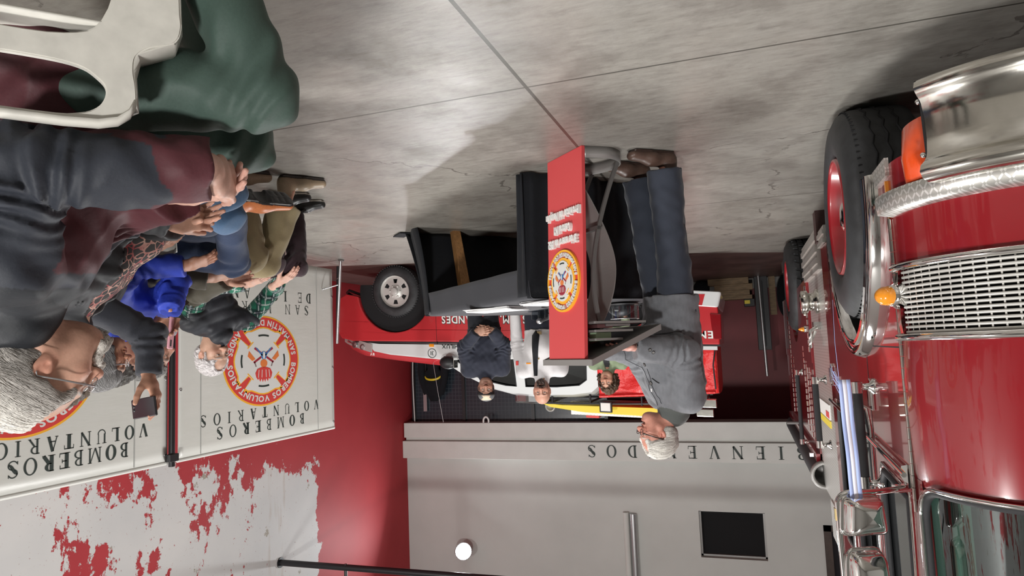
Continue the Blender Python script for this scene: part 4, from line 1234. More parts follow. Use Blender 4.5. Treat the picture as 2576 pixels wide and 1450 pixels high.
for d, mi, bb in ((.0010, 0, .085), (.0022, 1, .02)):
    text_line(lt, 'BOMBEROS S.M. LOS ANDES', (1.95, PY0 - d, .715), (1, 0, 0), (0, 0, 1), (0, -1, 0), .10, 0, mi, width=1.86, bold=bb, gap=.2)
    text_line(lt, 'EMERGENCIAS', (.34, PY0 - d, .905), (1, 0, 0), (0, 0, 1), (0, -1, 0), .085, 0, mi, width=.95, bold=.02 if mi else .05, gap=.2)
lt.build('white_lettering', ['ink', 'white_plain'], pk)
lt = MB(); text_line(lt, 'BV', (4.86, PY0 + .026, 1.225), (1, 0, 0), (0, .1, .99), (0, -.99, .1), .035, 0, 0, bold=.03); lt.build('hood_lettering', 'white_plain', pk)
# rear: white bumper corner with red patch, tail lamp
rb_ = car_side([(.21, .44), (.85, .40), (.85, .58), (.26, .63)], PY0 - .015, PY1 + .01, 'white_paint', 'rear_bumper', .03)
car_side([(.40, .47), (.80, .46), (.80, .58), (.44, .60)], PY0 - .02, PY0 - .012, 'red_pickup', 'bumper_patch', .0, rb_)
MB().prism([(.235, .70), (.36, .69), (.35, .86), (.33, 1.0), (.245, 1.0)], (0, 0, 0), (1, 0, 0), (0, 0, 1), (0, 1, 0), PY0 - .012, PY0 + .15).build('tail_lamp', 'red_lens', pk, bevel=.012)
# front under-bar
MB().tube([(5.33, PY0 + .3, .42), (5.42, PY0 + .25, .36), (5.30, PY0 + .12, .34), (5.05, PY0 + .1, .42)], .02, 8).build('tow_bar', 'black', pk)
# tarpaulin over the bed with slack folds
P = []
random.seed(2)
for i in range(41):
    t = i / 40; x = 1.74 - 1.42 * t
    top = 1.715 - .10 * t
    row = []
    for j in range(21):
        s = j / 20
        if s < .35:
            q = s / .35; y = PY0 + .03 + .05 * q; z = 1.10 + (top - 1.10) * q
            sag = .035 * math.sin(9 * t + 4 * q) * math.sin(math.pi * q) + .02 * math.sin(23 * t + 7 * q) * math.sin(math.pi * q)
            y -= sag
        else:
            q = (s - .35) / .65; y = PY0 + .08 + (PY1 - PY0 - .16) * q; z = top + .06 * math.sin(math.pi * q) + .008 * math.sin(20 * t + 9 * q)
        row.append((x, y, z))
    P.append(row)
tp = MB().grid(P)
end = [P[-1][j] for j in range(21)]; tp.add([(.32, PY0 + .05, 1.1)] + end + [(.32, PY1 - .05, 1.1)], [tuple(range(23))])
tpo = tp.build('bed_cover', 'red_tarp', pk, solid=.004)
MB().tube([(.33, PY0 + .02, 1.13), (.36, PY0 + .0, 1.3), (.35, PY0 + .03, 1.58)], .009, 6).build('cover_lace', 'black', tpo)
MB().tube([(1.74, PY0 + .075, 1.715), (.36, PY0 + .075, 1.62)], .018, 8).build('cover_hem', 'red_tarp', tpo)
# roof rack
rk = MB()
for y in (8.52, 9.6):
    rk.tube(smooth_path([(2.55, y, 1.80), (2.45, y, 1.84), (1.2, y, 1.80), (.45, y, 1.74)], 5), .014, 8)
    for x in (2.4, 1.9, 1.25, .5): rk.tube([(x, y, 1.68), (x, y, 1.83)], .014, 8)
for x in (2.4, 1.9, 1.25, .5): rk.tube([(x, 8.52, 1.82 - .03 * (2.4 - x)), (x, 9.6, 1.82 - .03 * (2.4 - x))], .014, 8)
rko = rk.build('roof_rack', 'black_metal', pk)
lb = MB().box((2.50, 8.55, 1.745), (2.92, 9.6, 1.86)).build('light_bar', glass_mat('lightbar_lens', (.7, .7, .7), .2), pk, bevel=.02)
mb = MB(); mb.box((2.54, 8.58, 1.755), (2.74, 9.57, 1.84)); mb.build('lamp_block', 'steel', lb)
mb = MB(); mb.box((2.78, 8.58, 1.755), (2.90, 8.9, 1.84)); mb.build('lamp_block', 'red_lens', lb)
MB().box((1.62, 8.48, 1.79), (1.78, 8.52, 1.93)).build('work_lamp', 'black', pk, bevel=.01)
MB().box((1.64, 8.474, 1.81), (1.76, 8.481, 1.91)).build('led_face', 'alloy', pk)
mb = MB(); mb.box((.36, 8.5, 1.72), (.62, 8.62, 1.82)); mb.box((.40, 8.5, 1.84), (.60, 8.60, 1.93))
mb.build('rear_lamps', 'chrome_worn', pk, bevel=.008)
MB().tube([(4.03, 8.4, 1.29), (4.035, 8.4, 1.33)], .012, 8).build('antenna_base', 'black', pk)
MB().tube([(4.03, 8.4, 1.31), (3.97, 8.4, 1.72), (3.90, 8.4, 2.14)], .004, 6).build('antenna', 'steel', pk)
# load on the rack: separate things
yb_ = MB()
yb_.prism([(2.62, 1.835), (2.30, 1.87), (1.2, 1.86), (.9, 1.86), (.9, 1.935), (1.25, 1.965), (2.0, 1.95), (2.45, 1.90)][::-1], (0, 0, 0), (1, 0, 0), (0, 0, 1), (0, 1, 0), 8.60, 8.95)
o = yb_.build('rescue_board', 'yellow', bevel=.02); tag(o, 'yellow rescue board lying on the roof rack of the pickup', 'board')
tbx = MB().box((.95, 8.98, 1.85), (2.28, 9.4, 2.03)); o = tbx.build('tread_box', 'tread', bevel=.008); tag(o, 'long diamond plate box on the roof rack of the pickup', 'box')
o = MB().box((1.92, 9.1, 2.031), (2.10, 9.3, 2.075)).build('red_case', 'red_plain', bevel=.008); tag(o, 'small red case on top of the diamond plate box', 'case')
gs = MB().lathe((2.56, 9.0, 1.93), (0, -1, 0), [(.0, 0), (.07, 0), (.075, .03), (.06, .06), (.05, .03), (0, .03)], 24)
gs.tube([(2.56, 9.0, 1.87), (2.56, 9.03, 1.93)], .02, 8)
o = gs.build('search_lamp', 'grey_plate'); tag(o, 'small grey search lamp at the front end of the roof rack', 'lamp')
MB.XF = None

# ================================================================= crest (shared by lectern and banners)
CREST_MATS = ['yellow_line', 'red_plain', 'print_white', 'ink', 'orange_print', 'wine_print', 'blue_print', 'steel']


def crest(mb, c, u, v, n, ru, rv, relief=0.0, txt_relief=0.0, bold=.035):
    """round fire-brigade crest; relief=0 prints it flat, else raises the layers"""
    c = Vector(c); U = Vector(u) * ru; V = Vector(v) * rv; n = Vector(n).normalized()
    lay = [0]
    def layer(loops, mi, dz):
        d = dz if relief == 0 else dz * relief
        mb.prism(loops, c, U, V, n, 0.0, d, mi)
    def circ(r, k=72, a0=0, a1=360): return [(r * math.cos(math.radians(a0 + (a1 - a0) * i / k)), r * math.sin(math.radians(a0 + (a1 - a0) * i / k))) for i in range(k)]
    L = (lambda k: .0012 * k) if relief == 0 else (lambda k: [0, .5, .75, 1.2, 1.5, 1.7, 1.9, 2.1][k])
    if relief == 0:
        layer([circ(1.0)], 0, L(1)); layer([circ(.965)], 1, L(2))
    else:
        layer([circ(.98)], 1, .5); layer([circ(1.0), circ(.935)], 0, 1.25)
    def cross(r):
        out = []
        for q in range(4):
            A = 90 * q
            seq = [(-39.2, .745 * r), (-33, .745 * r), (-26, .70), (-18, .70), (-9, .715), (0, .72), (9, .715), (18, .70), (26, .70), (33, .745 * r), (39.2, .745 * r)]
            for a, rr in seq: out.append(((rr + (r - 1) * .6) * math.cos(math.radians(A + a)), (rr + (r - 1) * .6) * math.sin(math.radians(A + a))))
            w = .062 - (r - 1) * .6
            p = .50 - (r - 1) * .3
            d = math.radians(A + 45); dx, dy = math.cos(d), math.sin(d)
            for s in (-1, 1):
                out.append((p * dx - s * w * dy * -1 * -1, p * dy + s * w * dx * -1 * -1) if False else (p * dx + s * w * -dy, p * dy + s * w * dx))
        return out
    def fix(poly):
        return sorted(poly, key=lambda t: 0) if False else poly
    layer([fix(cross(1.05))], 0, L(3)); layer([fix(cross(1.0 if relief == 0 else .90))], 2, L(4))
    for q in range(4):                                      # black arcs
        A = 90 * q
        o = [(.585 * math.cos(math.radians(A + a)), .585 * math.sin(math.radians(A + a))) for a in range(-14, 15, 4)] + [(.545 * math.cos(math.radians(A + a)), .545 * math.sin(math.radians(A + a))) for a in range(14, -15, -4)]
        layer([o], 3, L(5))
        d = math.radians(A + 45); dx, dy = math.cos(d), math.sin(d); w = .10
        layer([[(.47 * dx - w * dy, .47 * dy + w * dx), (.47 * dx + w * dy, .47 * dy - w * dx), (.495 * dx + w * dy, .495 * dy - w * dx), (.495 * dx - w * dy, .495 * dy + w * dx)]], 0, L(5))
    def bar(x0, y0, x1, y1, w, mi, k=5):
        ddx, ddy = x1 - x0, y1 - y0; l = math.hypot(ddx, ddy); a, b = -ddy / l * w / 2, ddx / l * w / 2
        layer([[(x0 + a, y0 + b), (x0 - a, y0 - b), (x1 - a, y1 - b), (x1 + a, y1 + b)]], mi, L(k))
    for s in (-1, 1):                                       # crossed axes
        bar(s * -.24, -.28, s * .26, .04, .045, 5)
        layer([[(s * .22, -.04), (s * .38, -.22), (s * .41, -.10), (s * .30, .0)]], 4, L(6))
        bar(s * .24, .02, s * .20, .13, .03, 7)
        layer([[(s * .0, -.10), (s * .16, -.27), (s * .22, -.30), (s * .19, -.26), (s * .07, -.12)]], 6, L(6))
    layer([[(.075 * math.cos(t), -.12 + .09 * math.sin(t)) for t in [2 * math.pi * k / 20 for k in range(20)]]], 6, L(6))
    layer([[(.03 * math.cos(t), -.12 + .085 * math.sin(t)) for t in [2 * math.pi * k / 16 for k in range(16)]]], 2, L(7))
    layer([[(.09 * math.cos(t), .06 + .09 * math.sin(t)) for t in [2 * math.pi * k / 24 for k in range(24)]]], 4, L(6))
    fl = [(-.05, .14), (.05, .14), (.17, .18), (.22, .27), (.20, .36), (.155, .42), (.13, .38), (.10, .46), (.06, .39), (.03, .47), (.0, .40), (-.03, .47), (-.06, .39), (-.10, .46), (-.13, .38), (-.155, .42), (-.20, .36), (-.22, .27), (-.17, .18)]
    layer([fl], 5 if relief else 1, L(6))
    for x in (-.13, -.05, .05, .13): bar(x, .20, x * 1.15, .37, .014, 2, 7)
    def ell_text(txt, a0, a1, inward):
        gl = [(None, None, .45) if ch == ' ' else sans_glyph(ch, bold) for ch in txt]
        tot = sum(g[2] for g in gl) + .14 * (len(gl) - 1); h = .125; R = .845
        span = abs(math.radians(a1 - a0)) * R; fx = span / (tot * h); pos = 0
        base_d = L(3) if relief == 0 else txt_relief
        for g in gl:
            t = (pos + g[2] / 2) / tot; a = math.radians(a0 + (a1 - a0) * t)
            er = Vector((math.cos(a), math.sin(a))); et = Vector((-math.sin(a), math.cos(a)))
            uu, vv, bs = (et, -er, R + h / 2) if inward else (-et, er, R - h / 2)
            if g[0] is not None:
                p2 = er * bs - uu * (g[2] * h * fx / 2)
                W = lambda q: U * q.x + V * q.y
                if relief == 0:
                    put_glyph(mb, g[0], g[1], c + W(p2) + n * base_d, W(uu), W(vv), n, h, 0.0, 2, fx)
                else:
                    put_glyph(mb, g[0], g[1], c + W(p2), W(uu), W(vv), n, h, base_d, 2, fx)
            pos += g[2] + .14
    ell_text('BOMBEROS VOLUNTARIOS', 175, 5, False)
    ell_text('SAN MARTÍN DE LOS ANDES', 188, 352, True)


# ================================================================= lectern
LN, LF = Vector((.759, 3.489, 0)), Vector((1.021, 3.743, 0))
lu = (LF - LN).normalized(); ln_ = Vector((lu.y, -lu.x, 0)); lz = Vector((0, 0, 1))
LW = (LF - LN).length
lz = (Vector((0, 0, 1)) + ln_ * .04)
lec = thing('lectern', 'red front lectern with raised crest and curved grey metal legs', 'lectern', LN)
MB().prism([(0, 0), (LW, 0), (LW, 1.145), (0, 1.145)], LN, lu, lz, ln_, -.022, 0.0).build('front_panel', 'red_panel', lec, bevel=.003)
mb = MB(); crest(mb, LN + lu * (LW * .52) + lz * .715, lu, lz, ln_, .165, .172, .010, .016, .03)
mb.build('crest', CREST_MATS, lec)
mb = MB()
for i, (t, z, w) in enumerate((('31 de enero de 1952', .478, .30), ('Central N°1', .405, .17), ('Provincia del Neuquén', .325, .345))):
    text_line(mb, t, LN + lu * (LW * .5 - w / 2) + lz * z, lu, lz, ln_, .044, .020, 0, width=w, bold=.03, gap=.12)
mb.build('lettering', 'white_plain', lec, label='raised white lettering')


def LP(s, a, z): return LN - ln_ * s + lu * a + Vector((0, 0, z))


def ribbon_bar(path, a0, a1, th, name, m, parent=lec):
    """flat bar along path [(s,z)] spanning a0..a1 across the lectern"""
    P = [Vector((s, z, 0)) for s, z in path]
    mb = MB(); L = []; R = []
    for i, p in enumerate(P):
        d = (P[min(i + 1, len(P) - 1)] - P[max(i - 1, 0)]).normalized(); nn = Vector((-d.y, d.x, 0)) * th / 2
        for q, lst in ((p + nn, L), (p - nn, R)): lst.append(q)
    ring = lambda q, r: [LP(q.x, a0, q.y), LP(q.x, a1, q.y), LP(r.x, a1, r.y), LP(r.x, a0, r.y)]
    v = []; f = []
    for q, r in zip(L, R): v += ring(q, r)
    for i in range(len(L) - 1):
        for k in range(4): f.append((4 * i + k, 4 * i + 4 + k, 4 * i + 4 + (k + 1) % 4, 4 * i + (k + 1) % 4))
    e = 4 * (len(L) - 1); f += [(0, 1, 2, 3), (e + 3, e + 2, e + 1, e)]
    mb.add(v, f, 0, False)
    return mb.build(name, m, parent)


# floor ring: flat bar bent to an oval behind the panel
ringp = [LP(.02 + .0, .0, 0)] + [LP(.23 - .23 * math.cos(t) * (1 if True else 0), LW / 2 - (LW / 2 + .0) * math.cos(t / 1.0) if False else LW * t / math.pi, 0) for t in []]
pts = smooth_path([LP(.02, .01, .035), LP(.17, -.02, .035), LP(.28, .04, .035), LP(.315, .16, .035), LP(.27, .29, .035), LP(.15, .37, .035), LP(.02, .355, .035)], 8)
mb = MB(); v = []; f = []
for i, p in enumerate(pts):
    d = (pts[min(i + 1, len(pts) - 1)] - pts[max(i - 1, 0)]).normalized(); nn = Vector((-d.y, d.x, 0)) * .004
    v += [p + nn - Vector((0, 0, .035)), p + nn + Vector((0, 0, .03)), p - nn + Vector((0, 0, .03)), p - nn - Vector((0, 0, .035))]
for i in range(len(pts) - 1):
    for k in range(4): f.append((4 * i + k, 4 * i + 4 + k, 4 * i + 4 + (k + 1) % 4, 4 * i + (k + 1) % 4))
f += [(0, 1, 2, 3), (len(v) - 1, len(v) - 2, len(v) - 3, len(v) - 4)]
mb.add(v, f, 0, True).build('floor_ring', 'grey_plate', lec)
plate = [(p.x, p.y) for p in smooth_path([(.01, .17, 0), (.06, .24, 0), (.13, .36, 0), (.195, .50, 0), (.225, .62, 0), (.215, .74, 0), (.175, .86, 0), (.12, .96, 0), (.09, 1.03, 0)], 6)]
ribbon_bar(plate, .06, .30, .006, 'curved_plate', 'grey_plate')
rail = [(p.x, p.y) for p in smooth_path([(.275, .05, 0), (.225, .15, 0), (.165, .30, 0), (.115, .45, 0), (.08, .60, 0), (.068, .74, 0), (.08, .87, 0), (.10, .98, 0), (.11, 1.04, 0)], 6)]
for a in (.045, .30): ribbon_bar(rail, a, a + .014, .022, 'curved_rail', 'grey_metal')
ribbon_bar([(.120, .425), (.120, .445)], .045, .314, .03, 'tie', 'grey_metal')
# reading desk: sloped tray with lips and a shelf with papers below it
dk = lambda s, a, h=0: LP(s, a, 1.150 - .40 * max(s + .03, 0) * 1.0 + h)
A0, A1, S0, S1 = -.075, LW + .055, -.05, .40
mb = MB()
mb.add([dk(S0, A0), dk(S0, A1), dk(S1, A1), dk(S1, A0), dk(S0, A0, .004), dk(S0, A1, .004), dk(S1, A1, .004), dk(S1, A0, .004)], [(0, 1, 2, 3), (7, 6, 5, 4), (0, 4, 5, 1), (1, 5, 6, 2), (2, 6, 7, 3), (3, 7, 4, 0)])
mb.build('desk_tray', 'grey_metal', lec)
mb = MB()
for (s0, a0, s1, a1) in ((S0, A0, S0, A1), (S0, A1, S1, A1), (S1, A1, S1, A0), (S1, A0, S0, A0)):
    p, q = dk(s0, a0, .012), dk(s1, a1, .012); d = (q - p) / 2
    nrm = Vector((-d.y, d.x, 0)).normalized()
    mb.obox((p + q) / 2, d * 1.01, nrm * .005, (0, 0, .016))
mb.build('tray_lip', 'grey_plate', lec)
mb = MB()
for z, s1 in ((1.045, .17), (1.0, .24), (.955, .33)):
    mb.obox(LP(.02 + s1 / 2, LW / 2, z), ln_ * (s1 / 2), lu * (LW / 2 + .02), (0, 0, .006))
mb.build('shelf', 'grey_plate', lec)
for nm, lab, s, a, z, sz, mm in (('leaflets', 'pale green leaflets standing on the upper lectern shelf', .10, .06, 1.008, (.05, .03, .022), mat('leaflet_green', (.35, .48, .30), .7)), ('booklet', 'pink and white booklet on the middle lectern shelf', .12, .12, .963, (.05, .08, .010), mat('booklet_pink', (.66, .35, .37), .7)), ('paper_sheaf', 'white sheaf of papers on the lowest lectern shelf', .20, .10, .963, (.08, .07, .006), M['paper'])):
    o = MB().obox(LP(s, a, z + sz[2]), ln_ * sz[0], lu * sz[1], (0, 0, sz[2])).build(nm, mm, loc=LP(s, a, z))
    tag(o, lab, 'paper')
tag(MB().obox(dk(.24, .14, .0085), (dk(.34, .14) - dk(.24, .14)), lu * .10, (0, 0, .003)).build('speech_papers', 'paper', loc=dk(.24, .14)), 'white speech papers lying on the lectern desk', 'paper')

# ================================================================= cloth-covered table
TN = Vector((1.215, 3.925, 0)); tu = Vector((.727, .686, 0)).normalized(); tv = Vector((-tu.y, tu.x, 0))
TL, TD, TH = 1.70, 1.12, .776
tab = thing('draped_table', 'long table under charcoal and black cloth behind the lectern', 'table', TN)
T = lambda a, b, z: TN + tu * a + tv * b + Vector((0, 0, z))
mb = MB().obox(T(TL / 2, TD / 2, TH - .03), tu * (TL / 2 - .02), tv * (TD / 2 - .02), (0, 0, .02)); mb.build('tabletop', 'wood', tab)
for i, (b0, b1, t0, t1) in enumerate(((1.55, .62, 1.45, .40), (.15, .45, .2, .4), (.15, .9, .2, .8), (1.5, .95, 1.45, .8))):
    bb = T(b0, b1, 0); tt = T(t0, t1, TH - .05)
    if i == 0: bb = Vector((2.40, 5.54, 0)); tt = Vector((2.16, 5.20, TH - .05))
    d = tt - bb
    MB().add(*[[bb + tu * sx * w + tv * sy * w + d * k for k, w in ((0, .035), (1, .042)) for sx, sy in ((-1, -1), (1, -1), (1, 1), (-1, 1))], [(3, 2, 1, 0), (4, 5, 6, 7), (0, 1, 5, 4), (1, 2, 6, 5), (2, 3, 7, 6), (3, 0, 4, 7)]]).build('leg', 'wood', tab)
# charcoal top cloth with its short valance
P = []
for i in range(29):
    a = -.02 + (TL + .04) * i / 28
    row = [T(a, TD + .01, TH), T(a, .02, TH), T(a, .004, TH - .002), T(a, -.008, TH - .012)]
    for j in range(1, 6):
        row.append(T(a, -.010 - .004 * j + .004 * math.sin(i * .9) * j / 5, TH - .012 - .035 * j))
    P.append(row)
MB().grid(P).build('top_cloth', 'cloth_grey', tab, solid=.003)
# near end drape
P = []
for i in range(45):
    b = -.03 + (TD + .06) * i / 44; row = []
    wrap = 0
    for j in range(11):
        z = TH - .002 - (TH - .01) * j / 10; k = j / 10
        row.append(T(-.012 - .045 * k * (1 + .6 * math.sin(b * 17) + .4 * math.sin(b * 41 + 1)), b - .03 * k * (1 - i / 44), z))
    P.append(row)
w = []
for i in range(9):
    t = i / 8; row = []
    for j in range(11):
        z = TH - .014 - (TH - .03) * j / 10; k = j / 10
        row.append(T(-.012 - .07 * k + (.12 - .05 * k) * (1 - t) + .0, -.034 - .03 * k * (1 + .5 * math.sin(9 * t)) , z))
    w.append(row)
mb = MB().grid(P); mb.grid(w); mb.build('end_drape', 'cloth_black', tab, solid=.003)
# far end drape, flared on the floor
P = []
for i in range(45):
    q = i / 44; b = -.03 + (TD + .06) * q; row = []
    for j in range(13):
        k = j / 12; z = max(TH - .002 - (TH - .004) * k * 1.01, -.004)
        fl_ = .03 + .38 * k ** 1.5 + .03 * k * math.sin(q * 16)
        row.append(T(TL + .012 + fl_, b - .03 * k + .15 * k * q, z))
    P.append(row)
P.append([p + tu * .05 * (j / 12) - Vector((0, 0, 0)) for j, p in enumerate(P[-1])])
fr_ = []
for i in range(8):
    t = i / 7; row = []
    for j in range(13):
        k = j / 12; z = max(TH - .014 - (TH - .014) * k * 1.01, -.004)
        row.append(T(TL + .012 + .03 + .38 * k ** 1.5 - (.10 + .16 * k) * (1 - t), -.035 - .02 * k * math.sin(5 * t), z))
    fr_.append(row)
mb = MB().grid(P); mb.grid(fr_)
mb.obox(T(TL + .50, -.06, .012), tu * .10, tv * .05, (0, 0, .004))
mb.build('far_drape', 'cloth_black', tab, solid=.003)
# back drape
P = [[T(-.01 + (TL + .02) * i / 40, TD + .012 + .03 * (j / 8) * (1 + .5 * math.sin(i)), TH - .002 - (TH - .01) * j / 8) for j in range(9)] for i in range(41)]
MB().grid(P).build('back_drape', 'cloth_black', tab, solid=.003)

# things on the table
def sheaf(lab, c, ang, w, l, n=4):
    mb = MB(); random.seed(int(c[0] * 1000))
    for k in range(n):
        a = ang + random.uniform(-.12, .12); d = Vector((math.cos(a), math.sin(a), 0)); e = Vector((-d.y, d.x, 0))
        mb.obox(Vector(c) + Vector((random.uniform(-.01, .01), random.uniform(-.01, .01), .003 + .004 * k)), d * l, e * w, (0, 0, .0014))
    o = mb.build('paper_stack', 'paper', loc=c); tag(o, lab, 'paper', None)


sheaf('stack of white papers near the middle of the charcoal table', (1.66, 4.52, TH + .004), .35, .11, .20, 6)
sheaf('stack of white papers at the table end nearest the lectern', (1.16, 4.12, TH + .004), .5, .10, .15, 6)
ct = thing('clear_organiser', 'clear plastic organiser with black clips on the table', 'organiser', (1.80, 5.05, TH))
mb = MB()
oc = T(.98, .72, TH + .002)
for k in range(4): mb.obox(oc + tu * (.10 * k - .12) + Vector((0, 0, .035)), tu * .003, tv * .06, (0, 0, .035))
mb.obox(oc + Vector((.02, 0, .004)), tu * .19, tv * .07, (0, 0, .003)); mb.obox(oc + tv * .07 + Vector((.02, 0, .035)), tu * .19, tv * .003, (0, 0, .035))
mb.build('tray', glass_mat('clear_plastic', (.72, .76, .80), .12), ct)
mb = MB()
for k in range(3): mb.obox(oc + tu * (.10 * k - .07) + Vector((0, 0, .04)), tu * .012, tv * .02, (0, 0, .032))
mb.build('clip', 'black', ct)


def helmet(c, ang, lab):
    t = thing('safety_helmet', lab, 'helmet', c, 'black helmets on the table')
    c = Vector(c); d = Vector((math.cos(ang), math.sin(ang), 0)); e = Vector((-d.y, d.x, 0))
    P = []
    for j in range(9):
        ph = math.pi / 2 * j / 8
        P.append([c + d * (.115 * math.cos(ph) * math.cos(a)) + e * (.09 * math.cos(ph) * math.sin(a)) + Vector((0, 0, .015 + .085 * math.sin(ph))) for a in [2 * math.pi * k / 28 for k in range(29)]])
    MB().grid(P).build('shell', 'black', t)
    MB().tube([c + d * (.13 * math.cos(a)) + e * (.10 * math.sin(a)) + Vector((0, 0, .012)) for a in [2 * math.pi * k / 32 for k in range(32)]], .012, 8, closed=True, flat=(.6, 1.6)).build('brim', 'black', t)
    P = []
    for j in range(5):
        P.append([c + d * ((.135 + .0 * j) * math.cos(a)) + e * ((.12) * math.sin(a)) + Vector((0, 0, .03 + .022 * j)) for a in [math.radians(-75 + 150 * k / 16) for k in range(17)]])
    vs = MB().grid(P).build('visor', glass_mat('visor', (.5, .53, .56), .12), t)
    MB().tube([P[4][k] for k in range(17)], .003, 6).build('visor_edge', 'steel', vs)


helmet(T(.60, .80, TH + .001), 3.6, 'black helmet with raised clear visor beside the organiser')
helmet(T(.33, .92, TH + .001), 3.9, 'black helmet with clear visor half hidden by the lectern')
ms = thing('microphone', 'short black microphone stand on the table in front of the helmets', 'microphone', T(.62, .50, TH))
MB().lathe(T(.62, .50, TH), (0, 0, 1), [(.0, 0), (.055, 0), (.055, .012), (.012, .018), (.009, .02), (.009, .05), (0, .05)], 20).build('base', 'black', ms)
MB().tube([T(.62, .50, TH + .05), T(.66, .52, TH + .085), T(.78, .52, TH + .10)], .011, 10).build('arm', 'black', ms)
MB().ellipsoid(T(.80, .52, TH + .10), .026, .022, .022, 14, 10).build('capsule', 'steel', ms)
ca = thing('radio_handset', 'black radio handset standing on the table by the paper stack', 'radio', T(.42, .45, TH))
MB().obox(T(.42, .45, TH + .036), tu * .028, tv * .016, (0, 0, .035)).build('handset_body', 'black', ca, bevel=.004)
MB().tube([T(.435, .45, TH + .07), T(.435, .45, TH + .115)], .006, 8).build('aerial', 'rubber', ca)

# ================================================================= banners along the right-hand wall
def canvas_mat():
    m, nt, b = _nt('white_canvas')
    vec = coords(nt)
    n = noise(nt, vec, 1.6, 5); n2 = noise(nt, coords(nt, 'Object', (1, .6, 3)), 4.5, 5)
    nt.links.new(ramp(nt, n, [(0.3, (0.60, 0.605, 0.565)), (0.7, (0.655, 0.655, 0.62))]), b.inputs['Base Color'])
    b.inputs['Roughness'].default_value = 0.38
    add_bump(nt, b, n2, 0.22, 0.012)
    return m


M['canvas'] = canvas_mat()
BX = 4.40
bu, bv, bn = Vector((0, -1, 0)), Vector((0, 0, 1)), Vector((-1, 0, 0))


def banner(y_left, y_right, lab, words):
    t = thing('banner', lab, 'banner', (BX, (y_left + y_right) / 2, 0), 'white canvas banners of the fire brigade')
    P = []
    for i in range(41):
        y = y_left + (y_right - y_left) * i / 40; row = []
        for j in range(21):
            z = .085 + 1.775 * j / 20
            row.append((BX + .003 + (.012 * abs(math.sin(i * .35 + j * .2)) if 0 < j < 3 else 0), y, z))
        P.append(row)
    MB().grid(P).build('canvas', 'canvas', t, solid=.004)
    MB().tube([(BX + .01, y_left, 1.868), (BX + .01, y_right, 1.868)], .017, 12).build('top_hem', 'canvas', t)
    MB().tube([(BX + .02, y_left - .01, .10), (BX + .02, y_right + .01, .10)], .012, 10).build('bottom_bar', 'steel', t)
    L = y_left - y_right
    cy = y_left - 1.18
    mb = MB(); crest(mb, (BX - .0002, cy, 1.09), bu, bv, bn, .545, .432); mb.build('crest', CREST_MATS, t)
    mb = MB()
    for txt, y0, wd, z, h, wts in words:
        serif_line(mb, txt, (BX - .0010, y_left - y0, z), bu, bv, bn, h, wd, 0, wts)
    mb.build('lettering', 'ink', t)
    mb = MB()
    for y in (y_left - .31, y_right + .24):
        mb.tube([(BX - .002, y, .1), (BX - .002, y, 1.85)], .0022, 5)
    mb.build('fold_lines', mat('crease_grey', (.40, .41, .40), .6), t)
    mb = MB()
    for y, z in ((y_left - .02, .4), (y_left - .02, 1.2), (y_left - .02, 1.8), (y_right + .02, .5), (y_right + .02, 1.3)): mb.lathe((BX - .001, y, z), (-1, 0, 0), [(.014, 0), (.013, .004), (.007, .002)], 14)
    mb.build('eyelets', 'steel', t)
    return t


WB = [.17, .23, .11, .13, .26, .25, .15, .17]
WV = [.20, .19, .20, .12, .15, .26, .20, .13, .15, .16, .16]
words = [('BOMBEROS', .55, 1.24, 1.655, .105, WB), ('VOLUNTARIOS', .30, 1.68, 1.535, .098, WV),
         ('SAN MARTIN', .46, 1.45, .53, .098, [.13, .10, .06, .1, .06, .12, .09, .12, .1, .1]), ('DE LOS ANDES', .41, 1.62, .395, .105, [.2, .06, .1, .2, .22, .2, .1, .1, .15, .2, .15, .16])]
banner(6.60, 4.385, 'white brigade banner nearest the corner, fully in view behind the plaid shirt man', words)
words2 = [('BOMBEROS', .36, .88, 1.655, .105, WB), ('VOLUNTARIOS', .19, 1.24, 1.535, .098, WV), ('SAN MARTIN', .46, 1.45, .53, .098, None), ('DE LOS ANDES', .41, 1.62, .395, .105, None)]
banner(4.275, 1.95, 'white brigade banner nearer the camera, half hidden behind the seated heads', words2)
bp = thing('banner_post', 'black post standing between the two white banners', 'post', (BX - .02, 4.33, 0))
MB().tube([(BX - .02, 4.30, 0.005), (BX - .02, 4.30, 1.90)], .024, 14).build('pole', 'black_metal', bp)
MB().box((BX - .05, 4.255, 1.80), (BX + .0, 4.345, 1.86)).build('clamp', 'black', bp, bevel=.004)
MB().box((BX - .05, 4.14, 0.001), (BX + .02, 4.52, .03)).build('foot', 'black_metal', bp)
# folding feet at the far end of the first banner
ft = thing('banner_stand', 'grey and black folding stand legs at the far end of the first banner', 'stand', (4.3, 6.6, 0))
MB().tube([(4.20, 6.47, .005), (4.37, 6.63, .93)], .016, 10).build('leg', 'steel', ft, label='grey metal leg')
MB().tube([(4.20, 6.44, .008), (4.20, 6.51, .008)], .018, 8).build('leg_cap', 'grey_metal', ft)
MB().tube([(4.60, 7.0, LOWZ + .02) if False else (4.52, 6.90, .012), (4.39, 6.66, .93)], .016, 10).build('leg', 'black_metal', ft, label='black metal leg')
MB().tube([(4.26, 6.50, .28), (4.40, 6.40, .33)], .007, 8).build('brace', 'steel', ft)
MB().tube([(4.24, 6.51, .19), (4.49, 6.83, .17)], .004, 6).build('cord', 'grey_metal', ft)

